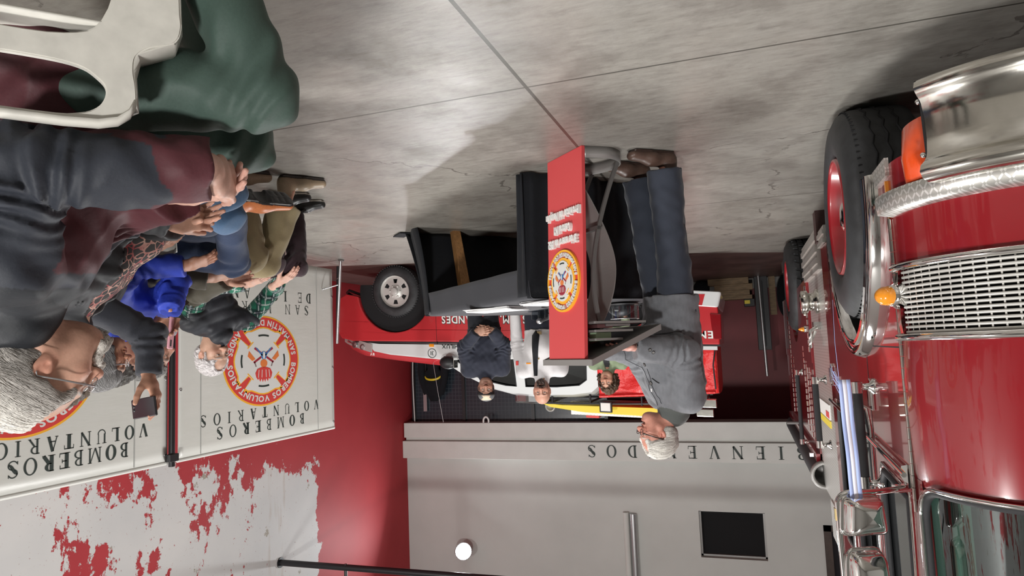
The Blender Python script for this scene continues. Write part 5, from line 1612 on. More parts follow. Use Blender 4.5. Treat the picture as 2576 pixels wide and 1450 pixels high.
# ================================================================= people: smooth-blended volumes turned into meshes
class Field:
    def __init__(self, lo, hi, h):
        self.lo = np.array(lo, float) - 2 * h; self.h = h
        n = np.ceil((np.array(hi, float) + 2 * h - self.lo) / h).astype(int) + 1
        self.n = n
        self.ax = [(self.lo[i] + h * np.arange(n[i])).astype(np.float32) for i in range(3)]
        self.d = np.full(tuple(n), 1.0, np.float32)

    def win(self, lo, hi):
        s = []
        for i in range(3):
            a = int(max(0, math.floor((lo[i] - self.lo[i]) / self.h))); b = int(min(self.n[i], math.ceil((hi[i] - self.lo[i]) / self.h) + 1))
            if b <= a: return None, None
            s.append(slice(a, b))
        return tuple(s), (self.ax[0][s[0]][:, None, None], self.ax[1][s[1]][None, :, None], self.ax[2][s[2]][None, None, :])

    def _put(self, s, dist, k, mode):
        a = self.d[s]
        if mode == 'add':
            if k <= 0: self.d[s] = np.minimum(a, dist); return
            h = np.clip(.5 + .5 * (a - dist) / k, 0, 1); self.d[s] = a + (dist - a) * h - k * h * (1 - h)
        else:
            q = -dist
            if k <= 0: self.d[s] = np.maximum(a, q); return
            h = np.clip(.5 - .5 * (a - q) / k, 0, 1); self.d[s] = a + (q - a) * h + k * h * (1 - h)

    def cone(self, a, b, ra, rb, k=.02, mode='add'):
        a = np.array(a, float); b = np.array(b, float); m = max(ra, rb) + k + 3 * self.h
        s, g = self.win(np.minimum(a, b) - m, np.maximum(a, b) + m)
        if s is None: return self
        ab = b - a; L2 = ab @ ab + 1e-12
        px, py, pz = g[0] - a[0], g[1] - a[1], g[2] - a[2]
        t = np.clip((px * ab[0] + py * ab[1] + pz * ab[2]) / L2, 0, 1)
        dd = np.sqrt((px - t * ab[0]) ** 2 + (py - t * ab[1]) ** 2 + (pz - t * ab[2]) ** 2) - (ra + (rb - ra) * t)
        self._put(s, dd, k, mode); return self

    def econe(self, a, b, lat, A, B, k=.03, mode='add'):
        """tapered tube with an oval section; lat = direction of the wide axis, A=(wide, deep) at a, B at b"""
        a = np.array(a, float); b = np.array(b, float); lat = np.array(lat, float)
        ab = b - a; L = math.sqrt(ab @ ab); ax = ab / L; lat = lat - ax * (lat @ ax); lat /= np.linalg.norm(lat); f = np.cross(ax, lat)
        m = max(*A, *B) + k + 3 * self.h
        s, g = self.win(np.minimum(a, b) - m, np.maximum(a, b) + m)
        if s is None: return self
        px, py, pz = g[0] - a[0], g[1] - a[1], g[2] - a[2]
        w = px * ax[0] + py * ax[1] + pz * ax[2]; t = np.clip(w / L, 0, 1); over = w - t * L
        u = px * lat[0] + py * lat[1] + pz * lat[2]; v = px * f[0] + py * f[1] + pz * f[2]
        ru = A[0] + (B[0] - A[0]) * t; rv = A[1] + (B[1] - A[1]) * t; rm = np.minimum(ru, rv)
        dd = (np.sqrt((u / ru) ** 2 + (v / rv) ** 2 + (over / rm) ** 2) - 1) * rm
        self._put(s, dd, k, mode); return self

    def ell(self, c, r, k=.02, mode='add', R=None):
        c = np.array(c, float); r = np.array(r, float); m = max(r) + k + 3 * self.h
        s, g = self.win(c - m, c + m)
        if s is None: return self
        p = [g[i] - c[i] for i in range(3)]
        if R is not None: p = [p[0] * R[i][0] + p[1] * R[i][1] + p[2] * R[i][2] for i in range(3)]
        q = np.sqrt((p[0] / r[0]) ** 2 + (p[1] / r[1]) ** 2 + (p[2] / r[2]) ** 2)
        self._put(s, (q - 1) * min(r), k, mode); return self

    def cut(self, p, n, rad):
        """removes what lies on the n side of the plane through p, within rad of p"""
        p = np.array(p, float); n = np.array(n, float); n /= np.linalg.norm(n)
        s, g = self.win(p - rad, p + rad)
        if s is None: return self
        x, y, z = g[0] - p[0], g[1] - p[1], g[2] - p[2]
        pl = x * n[0] + y * n[1] + z * n[2]
        inr = (x * x + y * y + z * z) < rad * rad
        self.d[s] = np.where(inr, np.maximum(self.d[s], pl), self.d[s]); return self

    def warp(self, fn):
        g = np.meshgrid(*self.ax, indexing='ij'); near = np.abs(self.d) < .06
        pts = np.stack([q[near] for q in g], -1); self.d[near] += fn(pts).astype(np.float32); return self

    def mesh(self, relax=1):
        d = self.d; ins = d < 0
        c = np.zeros(tuple(np.array(d.shape) - 1), np.int8)
        for i in (0, 1):
            for j in (0, 1):
                for k in (0, 1): c += ins[i:d.shape[0] - 1 + i, j:d.shape[1] - 1 + j, k:d.shape[2] - 1 + k]
        act = (c > 0) & (c < 8); idx = np.argwhere(act)
        if len(idx) == 0: return np.zeros((0, 3)), np.zeros((0, 4), int)
        vid = np.full(act.shape, -1, np.int64); vid[act] = np.arange(len(idx))
        acc = np.zeros((len(idx), 3)); cnt = np.zeros(len(idx))
        cor = [(i, j, k) for i in (0, 1) for j in (0, 1) for k in (0, 1)]
        val = {q: d[idx[:, 0] + q[0], idx[:, 1] + q[1], idx[:, 2] + q[2]].astype(float) for q in cor}
        for a in cor:
            for ax in range(3):
                if a[ax] == 0:
                    b = list(a); b[ax] = 1; b = tuple(b)
                    va, vb = val[a], val[b]; m = (va < 0) != (vb < 0)
                    t = np.where(m, va / np.where(m, va - vb, 1), 0)
                    p = np.tile(np.array(a, float), (len(idx), 1)); p[:, ax] = t
                    acc[m] += p[m]; cnt[m] += 1
        V = self.lo + (idx + acc / cnt[:, None]) * self.h
        Q = []
        for ax in range(3):
            b, c2 = (ax + 1) % 3, (ax + 2) % 3
            sl0 = [slice(None)] * 3; sl1 = [slice(None)] * 3; sl0[ax] = slice(0, -1); sl1[ax] = slice(1, None)
            m = ins[tuple(sl0)] != ins[tuple(sl1)]
            e = np.argwhere(m); e = e[(e[:, b] > 0) & (e[:, c2] > 0) & (e[:, b] < d.shape[b] - 1) & (e[:, c2] < d.shape[c2] - 1)]
            if not len(e): continue
            def cell(db, dc):
                q = e.copy(); q[:, b] += db; q[:, c2] += dc; return vid[q[:, 0], q[:, 1], q[:, 2]]
            quad = np.stack([cell(-1, -1), cell(0, -1), cell(0, 0), cell(-1, 0)], 1)
            fl = ~ins[e[:, 0], e[:, 1], e[:, 2]]
            quad[fl] = quad[fl][:, ::-1]; Q.append(quad)
        Q = np.concatenate(Q); Q = Q[(Q >= 0).all(1)]
        for _ in range(relax):
            s = np.zeros_like(V); n = np.zeros(len(V))
            for i in range(4):
                j = (i + 1) % 4
                np.add.at(s, Q[:, i], V[Q[:, j]]); np.add.at(n, Q[:, i], 1)
                np.add.at(s, Q[:, j], V[Q[:, i]]); np.add.at(n, Q[:, j], 1)
            V = V * .5 + .5 * s / np.maximum(n, 1)[:, None]
        return V, Q


def wnoise(p, freq, seed, stretch=(1, 1, 1)):
    rs = np.random.RandomState(seed); o = np.zeros(len(p)); p = p * np.array(stretch)
    for i in range(9):
        k = rs.normal(size=3); k *= freq * (.6 + .9 * rs.rand()) / np.linalg.norm(k)
        o += np.sin(p @ k * 2 * math.pi + rs.rand() * 6.28 + 1.3 * np.sin(p @ k[::-1] * 2.1))
    return o / 4.0


def crease(p, freq, seed, stretch=(1, 1, 1)):
    n = wnoise(p, freq, seed, stretch)
    return np.abs(n) ** .8 - .5


def vmesh(name, parts, cols, m, parent=None, loc=None):
    """joins [(V, Q)] and per-vertex colours into one object"""
    V = np.concatenate([p[0] for p in parts]); off = 0; Qs = []
    for v, q in parts: Qs.append(q + off); off += len(v)
    Q = np.concatenate(Qs); C = np.concatenate(cols)
    org = ORG.get(parent, Vector((0, 0, 0))) if parent is not None else Vector(loc)
    V = V - np.array(org)
    me = bpy.data.meshes.new(name)
    me.vertices.add(len(V)); me.vertices.foreach_set('co', V.astype(np.float32).ravel())
    me.loops.add(len(Q) * 4); me.loops.foreach_set('vertex_index', Q.astype(np.int32).ravel())
    me.polygons.add(len(Q)); me.polygons.foreach_set('loop_start', np.arange(0, len(Q) * 4, 4, dtype=np.int32))
    me.polygons.foreach_set('loop_total', np.full(len(Q), 4, np.int32))
    me.polygons.foreach_set('use_smooth', np.ones(len(Q), bool))
    me.update(calc_edges=True)
    ca = me.color_attributes.new('col', 'FLOAT_COLOR', 'POINT')
    ca.data.foreach_set('color', np.concatenate([C, np.ones((len(C), 1))], 1).astype(np.float32).ravel())
    me.materials.append(m)
    o = bpy.data.objects.new(name, me); COL.objects.link(o)
    if parent is not None: o.parent = parent
    else: o.location = org
    ORG[o] = org
    return o


def solid_col(V, c): return np.tile(np.array(c, float), (len(V), 1))


def A_(*p): return np.array(p, float)
def unit(v): v = np.array(v, float); return v / np.linalg.norm(v)


M['skin'] = mat_vc('skin', .52, .22, 220, bdist=.0012, spec=.4, sss=.12, vary=.06)
M['cloth'] = mat_vc('woven_cloth', .88, .35, 90, sheen=.12, bdist=.0025, fold=1.2, fscale=16, vary=.05)
M['smooth_cloth'] = mat_vc('soft_shell_cloth', .62, .28, 120, bdist=.002, spec=.35, fold=1.0, fscale=12, vary=.06)
M['puffer'] = mat_vc('quilted_nylon', .58, .3, 40, bdist=.003, spec=.3, vary=.05)
M['hair'] = mat_vc('hair', .55, .35, 160, bdist=.002, spec=.35, vary=.14)
from mathutils.bvhtree import BVHTree
M['leather'] = mat_vc('leather', .4, .2, 120, bdist=.0012)
M['glasses'] = mat('spectacle_frame', (.03, .022, .018), .3)
M['lens'] = glass_mat('spectacle_lens', (.93, .94, .94), -.03)


def hand_mesh(W, d, n, side, curl, thumb=(.5, .6), spread=.06, size=1.0, h=.0026, fore=.05):
    """hand at wrist W: d finger direction, n palm normal, side +1 left / -1 right; curl per finger in radians"""
    d = unit(d); n = np.array(n, float); n = unit(n - d * (n @ d)); z = -n
    x = np.cross(n, d) * (1 if side > 0 else -1)         # towards the thumb
    F = Field((-.085, -fore - .01, -.115), (.10, .20, .05), h)
    F.econe((0, -fore, 0), (0, .0, 0), (1, 0, 0), (.031, .026), (.028, .020), .0)
    F.econe((0, -.005, 0), (.002, .04, 0), (1, 0, 0), (.029, .019), (.038, .016), .014)
    F.econe((.002, .04, 0), (.001, .086, .002), (1, 0, 0), (.039, .016), (.041, .0125), .014)
    if isinstance(curl, (int, float)): curl = [curl] * 4
    nails = []
    for i, (bx, by, L, r) in enumerate(((.030, .088, .072, .0092), (.0105, .093, .080, .0095), (-.0095, .090, .074, .0090), (-.028, .081, .058, .0080))):
        c = curl[i]; p = A_(bx, by, .001); a = 0; sp = (bx / .03) * spread
        for sgm, (fr, ad) in enumerate(((.46, .42), (.31, .42), (.23, .30))):
            a += c * ad * (1.0 if sgm else .85)
            v = A_(math.sin(sp) * math.cos(a), math.cos(sp) * math.cos(a), -math.sin(a))
            q = p + v * L * fr * (1.12 if sgm == 0 else 1)
            r0 = r * (1 - .10 * sgm); r1 = r * (1 - .10 * (sgm + 1))
            F.cone(p, q, r0, r1, .004 if sgm else .008)
            if sgm < 2: F.ell(q + A_(0, 0, .0015), (r1 * 1.06, r1 * 1.06, r1 * 1.0), .004)
            p = q
        up = A_(0, math.sin(a), math.cos(a)); nails.append(p + up * r * .6)
    p = A_(.026, .020, -.004); to, tc = thumb
    v = unit(A_(math.sin(to), math.cos(to), -.25 - tc * .4)); q = p + v * .046; F.cone(p, q, .0165, .0125, .012)
    v2 = unit(A_(math.sin(to * .55), math.cos(to * .55), -.25 - tc * .8)); r_ = q + v2 * .034; F.cone(q, r_, .0120, .0105, .005)
    v3 = unit(A_(math.sin(to * .3), math.cos(to * .3), -.2 - tc * .9)); t_ = r_ + v3 * .024; F.cone(r_, t_, .0105, .0085, .004)
    nails.append(t_ + A_(.0, .0, .005))
    V, Q = F.mesh(1)
    base = np.tile(A_(1.0, 1.0, 1.0), (len(V), 1))
    tip = np.clip((V[:, 1] - .08) / .1, 0, 1)[:, None]
    base = base * (1 - tip * A_(.0, .10, .10))
    base *= (1 + .06 * wnoise(V, 25, 3))[:, None]
    for nl in nails:
        m = np.linalg.norm(V - nl, axis=1) < .0062; base[m] = A_(1.12, 1.05, 1.05)
    V = V * size
    Wd = np.array(W, float) + V[:, :1] * x + V[:, 1:2] * d + V[:, 2:] * z
    if np.dot(np.cross(x, d), z) < 0: Q = Q[:, ::-1]
    return Wd, Q, base


def head_meshes(P):
    """head in its own frame (x right, y face, z up); returns skin and hair"""
    h = P.get('hres', .0034); s = P.get('hs', 1.0); fem = P.get('fem', 0)
    F = Field((-.105, -.135, -.20), (.105, .150, .140), h)
    nb = P['_nb_local']
    F.ell((0, -.012, .032), (.076, .098, .088), .0)
    F.ell((0, .030, -.030), (.061 - .003 * fem, .064, .088), .03)
    F.ell((0, .068, -.090), (.027, .024, .022), .028)
    for sx in (-1, 1):
        F.cone((sx * .056, .0, -.048), (sx * .022, .064, -.094), .017, .020, .026)
        F.ell((sx * .040, .060, -.022), (.026, .026, .024), .022)
        F.cone((sx * .014, .086, .024), (sx * .046, .070, .022), .011, .010, .014)
        F.ell((sx * .031, .101, .006), (.017, .015, .0125), .014, 'sub')
        F.ell((sx * .031, .0795, .005), (.0135, .0125, .0125), .003)
        F.cone((sx * .019, .086, .0115), (sx * .043, .082, .0105), .0042, .0040, .004)
        F.cone((sx * .021, .0855, -.004), (sx * .041, .082, -.003), .0036, .0036, .004)
        F.ell((sx * .0135, .100, -.033), (.0095, .012, .0085), .006)
        F.ell((sx * .046, .055, -.060), (.018, .02, .03), .02)
        ec = A_(sx * .079, -.008, -.004)
        F.ell(ec, (.0085, .021, .033), .008, R=[(1, .25 * sx, 0), (-.25 * sx, 1, .18), (0, -.18, 1)])
        F.ell(ec + A_(sx * .0095, .003, .006), (.0075, .0125, .019), .004, 'sub'); F.ell(ec + A_(sx * .008, .007, -.008), (.008, .008, .010), .003, 'sub')
        F.ell(ec + A_(sx * -.002, .012, -.002), (.006, .006, .010), .006)
    F.cone((0, .088, .016), (0, .112, -.026), .0080, .0125, .012)
    F.ell((0, .1125, -.029), (.0125, .0115, .0105), .008)
    mo = P.get('mouth', 0.0)
    F.ell((0, .0925, -.0545), (.025, .011, .0068), .008); F.ell((0, .0915, -.0680 - mo), (.021, .0115, .0078), .008)
    F.cone((-.023, .093, -.0612), (.023, .093, -.0612), .0022 + mo * .5, .0022 + mo * .5, .004, 'sub')
    if mo: F.ell((0, .098, -.0615 - mo * .4), (.017, .016, .004 + mo * .6), .004, 'sub')
    F.cone((0, .095, -.040), (0, .097, -.048), .003, .003, .006, 'sub')
    F.econe((0, -.022, -.045), nb, (1, 0, 0), (.055, .058), (.060, .064), .03)
    if P.get('jowl'): F.ell((0, .045, -.105), (.035, .035, .022), .03)
    V, Q = F.mesh(1)
    sk = np.array(P.get('skin', (.50, .27, .19)), float)
    C = np.tile(sk, (len(V), 1)); C *= (1 + .05 * wnoise(V, 22, 5) + .03 * wnoise(V, 60, 6))[:, None]
    def blot(c, r, col, a):
        q = np.sqrt((((V - np.array(c)) / np.array(r)) ** 2).sum(1)); w = np.clip(1.4 - q, 0, 1)[:, None] * a
        C[:] = C * (1 - w) + np.array(col) * w
    red = sk * A_(1.12, .80, .78)
    blot((0, .112, -.028), (.02, .02, .018), red, .6)
    for sx in (-1, 1):
        blot((sx * .042, .075, -.025), (.026, .03, .022), red, .5); blot((sx * .082, -.008, -.004), (.018, .028, .038), red, .5)
        blot((sx * .031, .082, -.012), (.016, .02, .008), sk * A_(.72, .66, .66), .5)
        e = A_(sx * .031, .0795, .005); q = V - e; dd = np.linalg.norm(q / A_(.0138, .0128, .0128), axis=1)
        m = (dd < 1.10) & (np.abs(q[:, 2] - .0005) < .0044) & (q[:, 1] > 0) & (np.abs(q[:, 0]) < .0115); C[m] = A_(.42, .37, .34)
        gx = P.get('gaze', (0, 0)); m2 = m & (np.hypot(q[:, 0] - gx[0] * .006, q[:, 2] - gx[1] * .004) < .0056); C[m2] = np.array(P.get('iris', (.04, .03, .025)))
        bc = P.get('brow', None)
        if bc is not None: blot((sx * .031, .088, .0265), (.021, .03, .0055), bc, .85)
    lip = sk * A_(.90, .52, .50) if not fem else sk * A_(.85, .40, .42)
    blot((0, .098, -.0545), (.023, .02, .0055), lip, .75); blot((0, .098, -.068 - mo), (.020, .02, .0060), lip, .75)
    if mo: blot((0, .090, -.0615 - mo * .4), (.018, .012, .004 + mo * .5), (.05, .012, .012), .95)
    if P.get('stubble'):
        sc, sa = P['stubble']
        q = (V[:, 1] > .0) & (V[:, 2] < -.034) & (V[:, 2] > -.125)
        w = (np.clip((V[:, 1] - .01) / .03, 0, 1) * np.clip((-.034 - V[:, 2]) / .012, 0, 1) * (V[:, 2] > -.125))[:, None] * sa
        C = C * (1 - w) + np.array(sc) * w
    out = [('skin', V, Q, C)]
    # hair
    st = P.get('hair')
    if st:
        hc = np.array(P['hair_col'], float); t = P.get('hair_t', .014)
        H = Field((-.13, -.16, -.17), (.13, .15, .16), P.get('hair_res', h * 1.15))
        H.ell((0, -.014, .034), (.076 + t, .098 + t, .088 + t), 0)
        if st in ('short', 'receding', 'swept', 'curly', 'capped'):
            if P.get('sideburn', 1):
                for sx in (-1, 1): H.cone((sx * .070, .018, .0), (sx * .071, .022, -.018), .012, .006, .01)
            H.ell((0, -.055, -.025), (.062 + t * .5, .052 + t * .6, .05), .02)
            H.cut((0, -.05, -.062), (0, .35, -1), .25)
            H.ell((0, .088, -.045), (.084, .098, .088), .008, 'sub')
            if st in ('receding', 'swept'):
                fr = P.get('forehead', (.0, .10, .075)); H.ell(fr, P.get('fore_r', (.058, .062, .052)), .012, 'sub')
            else: H.ell((0, .115, .038), (.066, .040, .045), .010, 'sub')
            for sx in (-1, 1): H.ell((sx * .084, -.002, -.012), (.020, .026, .034), .006, 'sub')
            for sx in (-1, 1): H.ell((sx * .076, .052, -.0), (.03, .026, .045), .006, 'sub')
            if not P.get('sideburn', 1):
                for sx in (-1, 1): H.ell((sx * .080, .030, -.010), (.034, .030, .042), .006, 'sub')
        if st == 'bob':
            H.ell((0, -.03, -.03), (.088, .085, .095), .03)
            for sx in (-1, 1): H.econe((sx * .078, .015, .02), (sx * .078, .02, -.075), (0, 1, 0), (.05, .016), (.045, .014), .02)
            H.ell((0, .105, -.040), (.062, .082, .090), .010, 'sub')
            H.cut((0, 0, -.095), (0, 0, -1), .3)
        if st == 'curly':
            H.ell((0, -.045, .0), (.10, .09, .10), .03); H.ell((0, .105, -.03), (.060, .075, .078), .01, 'sub')
            for sx in (-1, 1): H.econe((sx * .085, .0, .03), (sx * .088, .01, -.07), (0, 1, 0), (.045, .022), (.04, .02), .02)
        am = P.get('hair_amp', .004)
        if st == 'curly': H.warp(lambda p: am * 2.0 * wnoise(p, 26, 8))
        elif P.get('comb'): H.warp(lambda p: am * wnoise(p, 30, 9, P['comb']) + am * .5 * wnoise(p, 70, 4, P['comb']))
        else: H.warp(lambda p: am * wnoise(p, 40, 9) + am * .5 * wnoise(p, 85, 4, (1, .4, .4)))
        hv, hq = H.mesh(0)
        cc = np.tile(hc, (len(hv), 1)) * (1 + .16 * wnoise(hv, 45, 12, (1, .4, .4)) + .10 * wnoise(hv, 90, 2))[:, None]
        if 'hair_col2' in P:
            w = np.clip((hv[:, 2] - P.get('hair_z2', .05)) / .05, 0, 1)[:, None]; cc = cc * (1 - w) + np.array(P['hair_col2']) * w
        out.append(('hair', hv, hq, np.clip(cc, 0, 1)))
    if P.get('beard'):
        bc = np.array(P['beard'], float); B = Field((-.07, .02, -.15), (.07, .135, -.02), h * .9)
        B.ell((0, .086, -.098), (.029, .026, .026), 0)
        for sx in (-1, 1):
            B.cone((sx * .004, .108, -.0475), (sx * .030, .094, -.058), .0085, .0065, .006); B.cone((sx * .030, .094, -.058), (sx * .030, .086, -.090), .008, .012, .012)
        B.warp(lambda p: .0035 * wnoise(p, 55, 3, (1, 1, .5)) + .002 * wnoise(p, 120, 6))
        bv_, bq = B.mesh(0)
        out.append(('beard', bv_, bq, np.clip(np.tile(bc, (len(bv_), 1)) * (1 + .12 * wnoise(bv_, 70, 5))[:, None], 0, 1)))
    return out


def strands(V, Q, C, dirfn, n, length, r, seed=1, lift=.0012, flare=.0):
    """fine locks laid along a hair surface"""
    rs = np.random.RandomState(seed); bv_ = BVHTree.FromPolygons([tuple(p) for p in V], [tuple(int(i) for i in q) for q in Q])
    P = []; F_ = []; K = []; ids = rs.randint(0, len(V), n)
    for i in ids:
        p = Vector(V[i]); c = np.clip(C[i] * (.80 + .45 * rs.rand()), 0, 1); L = length * (.6 + .8 * rs.rand()); steps = 6; ring = []
        wob = rs.normal(size=3) * .25
        lf_ = lift * (.4 + 1.6 * rs.rand())
        for k in range(steps):
            q, nn, j, d = bv_.find_nearest(p)
            if q is None: break
            t = Vector(dirfn(np.array(q)) + wob * (.5 + .5 * math.sin(k + i))); t = (t - nn * t.dot(nn))
            if t.length < 1e-6: break
            t.normalize(); b = nn.cross(t); rr = r * (1 - .8 * k / (steps - 1)) + r * .15
            o = q + nn * (lf_ + flare * (k / (steps - 1)) ** 2)
            ring.append([o + b * rr, o + nn * rr * .8, o - b * rr]); p = q + t * (L / steps)
        if len(ring) < 3: continue
        base = len(P)
        for rg in ring:
            P += [tuple(x) for x in rg]; K += [c] * 3
        for k in range(len(ring) - 1):
            a = base + 3 * k
            F_.append((a, a + 1, a + 4, a + 3)); F_.append((a + 1, a + 2, a + 5, a + 4))
    return np.array(P), np.array(F_), np.array(K)


def spectacles(P, hc, X, Y, Z, parent, thin=True):
    mb = MB(); s = P.get('hs', 1.0); f = P['specs']
    G = lambda p: Vector(tuple(hc + s * (p[0] * X + p[1] * Y + p[2] * Z)))
    r = f.get('r', .0016); ln = []
    for sx in (-1, 1):
        pts = []
        for k in range(28):
            a = 2 * math.pi * k / 28; q = .62
            ex = math.copysign(abs(math.cos(a)) ** q, math.cos(a)); ey = math.copysign(abs(math.sin(a)) ** q, math.sin(a))
            pts.append(G((sx * .034 + .0245 * ex, .1075 - .10 * abs(sx * .034 + .0245 * ex) ** 1.0 * .12, .0 + f.get('dz', 0) + .0165 * ey)))
        mb.tube(pts, r, 6, closed=True); ln.append(pts)
        mb.tube([G((sx * .058, .1065, .004 + f.get('dz', 0))), G((sx * .076, .098, .005 + f.get('dz', 0))), G((sx * .086, .03, .010)), G((sx * .086, -.012, .014)), G((sx * .084, -.022, -.004))], r * 1.15, 6, flat=(1.7, .8))
    mb.tube([G((-.0105, .1085, .003 + f.get('dz', 0))), G((0, .113, .006 + f.get('dz', 0))), G((.0105, .1085, .003 + f.get('dz', 0)))], r, 6)
    o = mb.build('spectacles', f.get('mat', 'glasses'), parent)
    lm = MB()
    for pts in ln: lm.add(pts, [tuple(range(len(pts)))])
    lm.build('lenses', 'lens', o)


def ik(a, b, l1, l2, hint):
    a = np.array(a, float); b = np.array(b, float); d = b - a; L = np.linalg.norm(d); L2 = min(L, (l1 + l2) * .999); u = d / L
    x = (l1 * l1 - l2 * l2 + L2 * L2) / (2 * L2); y = math.sqrt(max(l1 * l1 - x * x, 0))
    hnt = np.array(hint, float); hnt = hnt - u * (hnt @ u); hnt = hnt / np.linalg.norm(hnt)
    return a + u * x + hnt * y


def shoe(p_heel, toe_dir, sole_n, L, cfn, parent, wide=1.0, heel=.0):
    """shoe from the heel point; sole_n points down out of the sole"""
    y = unit(toe_dir); z = -unit(np.array(sole_n, float) - y * np.dot(sole_n, y)); x = np.cross(y, z)
    F = Field((-.07, -.06, -.02), (.07, L + .03, .15), .004)
    F.econe((0, .01, .045), (0, L * .45, .040), (1, 0, 0), (.033 * wide, .048), (.040 * wide, .042), .02)
    F.econe((0, L * .45, .038), (0, L - .045, .028), (1, 0, 0), (.044 * wide, .036), (.040 * wide, .028), .03)
    F.cone((0, .022, .05), (0, .018, .11), .040, .043, .03)
    F.cut((0, L / 2, 0.0), (0, 0, -1), .4)
    F.econe((0, .005, .006), (0, L * .5, .006), (1, 0, 0), (.037 * wide, .012), (.043 * wide, .011), .0)
    F.econe((0, L * .5, .006), (0, L - .045, .006), (1, 0, 0), (.047 * wide, .011), (.044 * wide, .010), .0)
    F.cut((0, L / 2, 0.0), (0, 0, -1), .4)
    if heel:
        F.ell((0, L * .42, -.0), (.06, .035, .016), .003, 'sub')
        for k in range(11):
            yy = -.015 + (L - .005) * k / 10
            F.cone((-.06, yy, -.001), (-.008, yy + .008, -.001), .0045, .0045, .001, 'sub'); F.cone((.008, yy + .008, -.001), (.06, yy, -.001), .0045, .0045, .001, 'sub')
    V, Q = F.mesh(1); C = cfn(V)
    Wd = np.array(p_heel, float) + V[:, :1] * x + V[:, 1:2] * y + V[:, 2:] * z
    return vmesh('shoe', [(Wd, Q)], [C], M['leather'], parent)


def sole_cols(upper, sole, zs=.018, trim=None):
    def f(V):
        C = solid_col(V, upper); C *= (1 + .05 * wnoise(V, 20, 4))[:, None]
        C[V[:, 2] < zs] = sole
        if trim is not None: m = (V[:, 2] < zs + .012) & (V[:, 2] >= zs); C[m] = trim
        return C
    return f


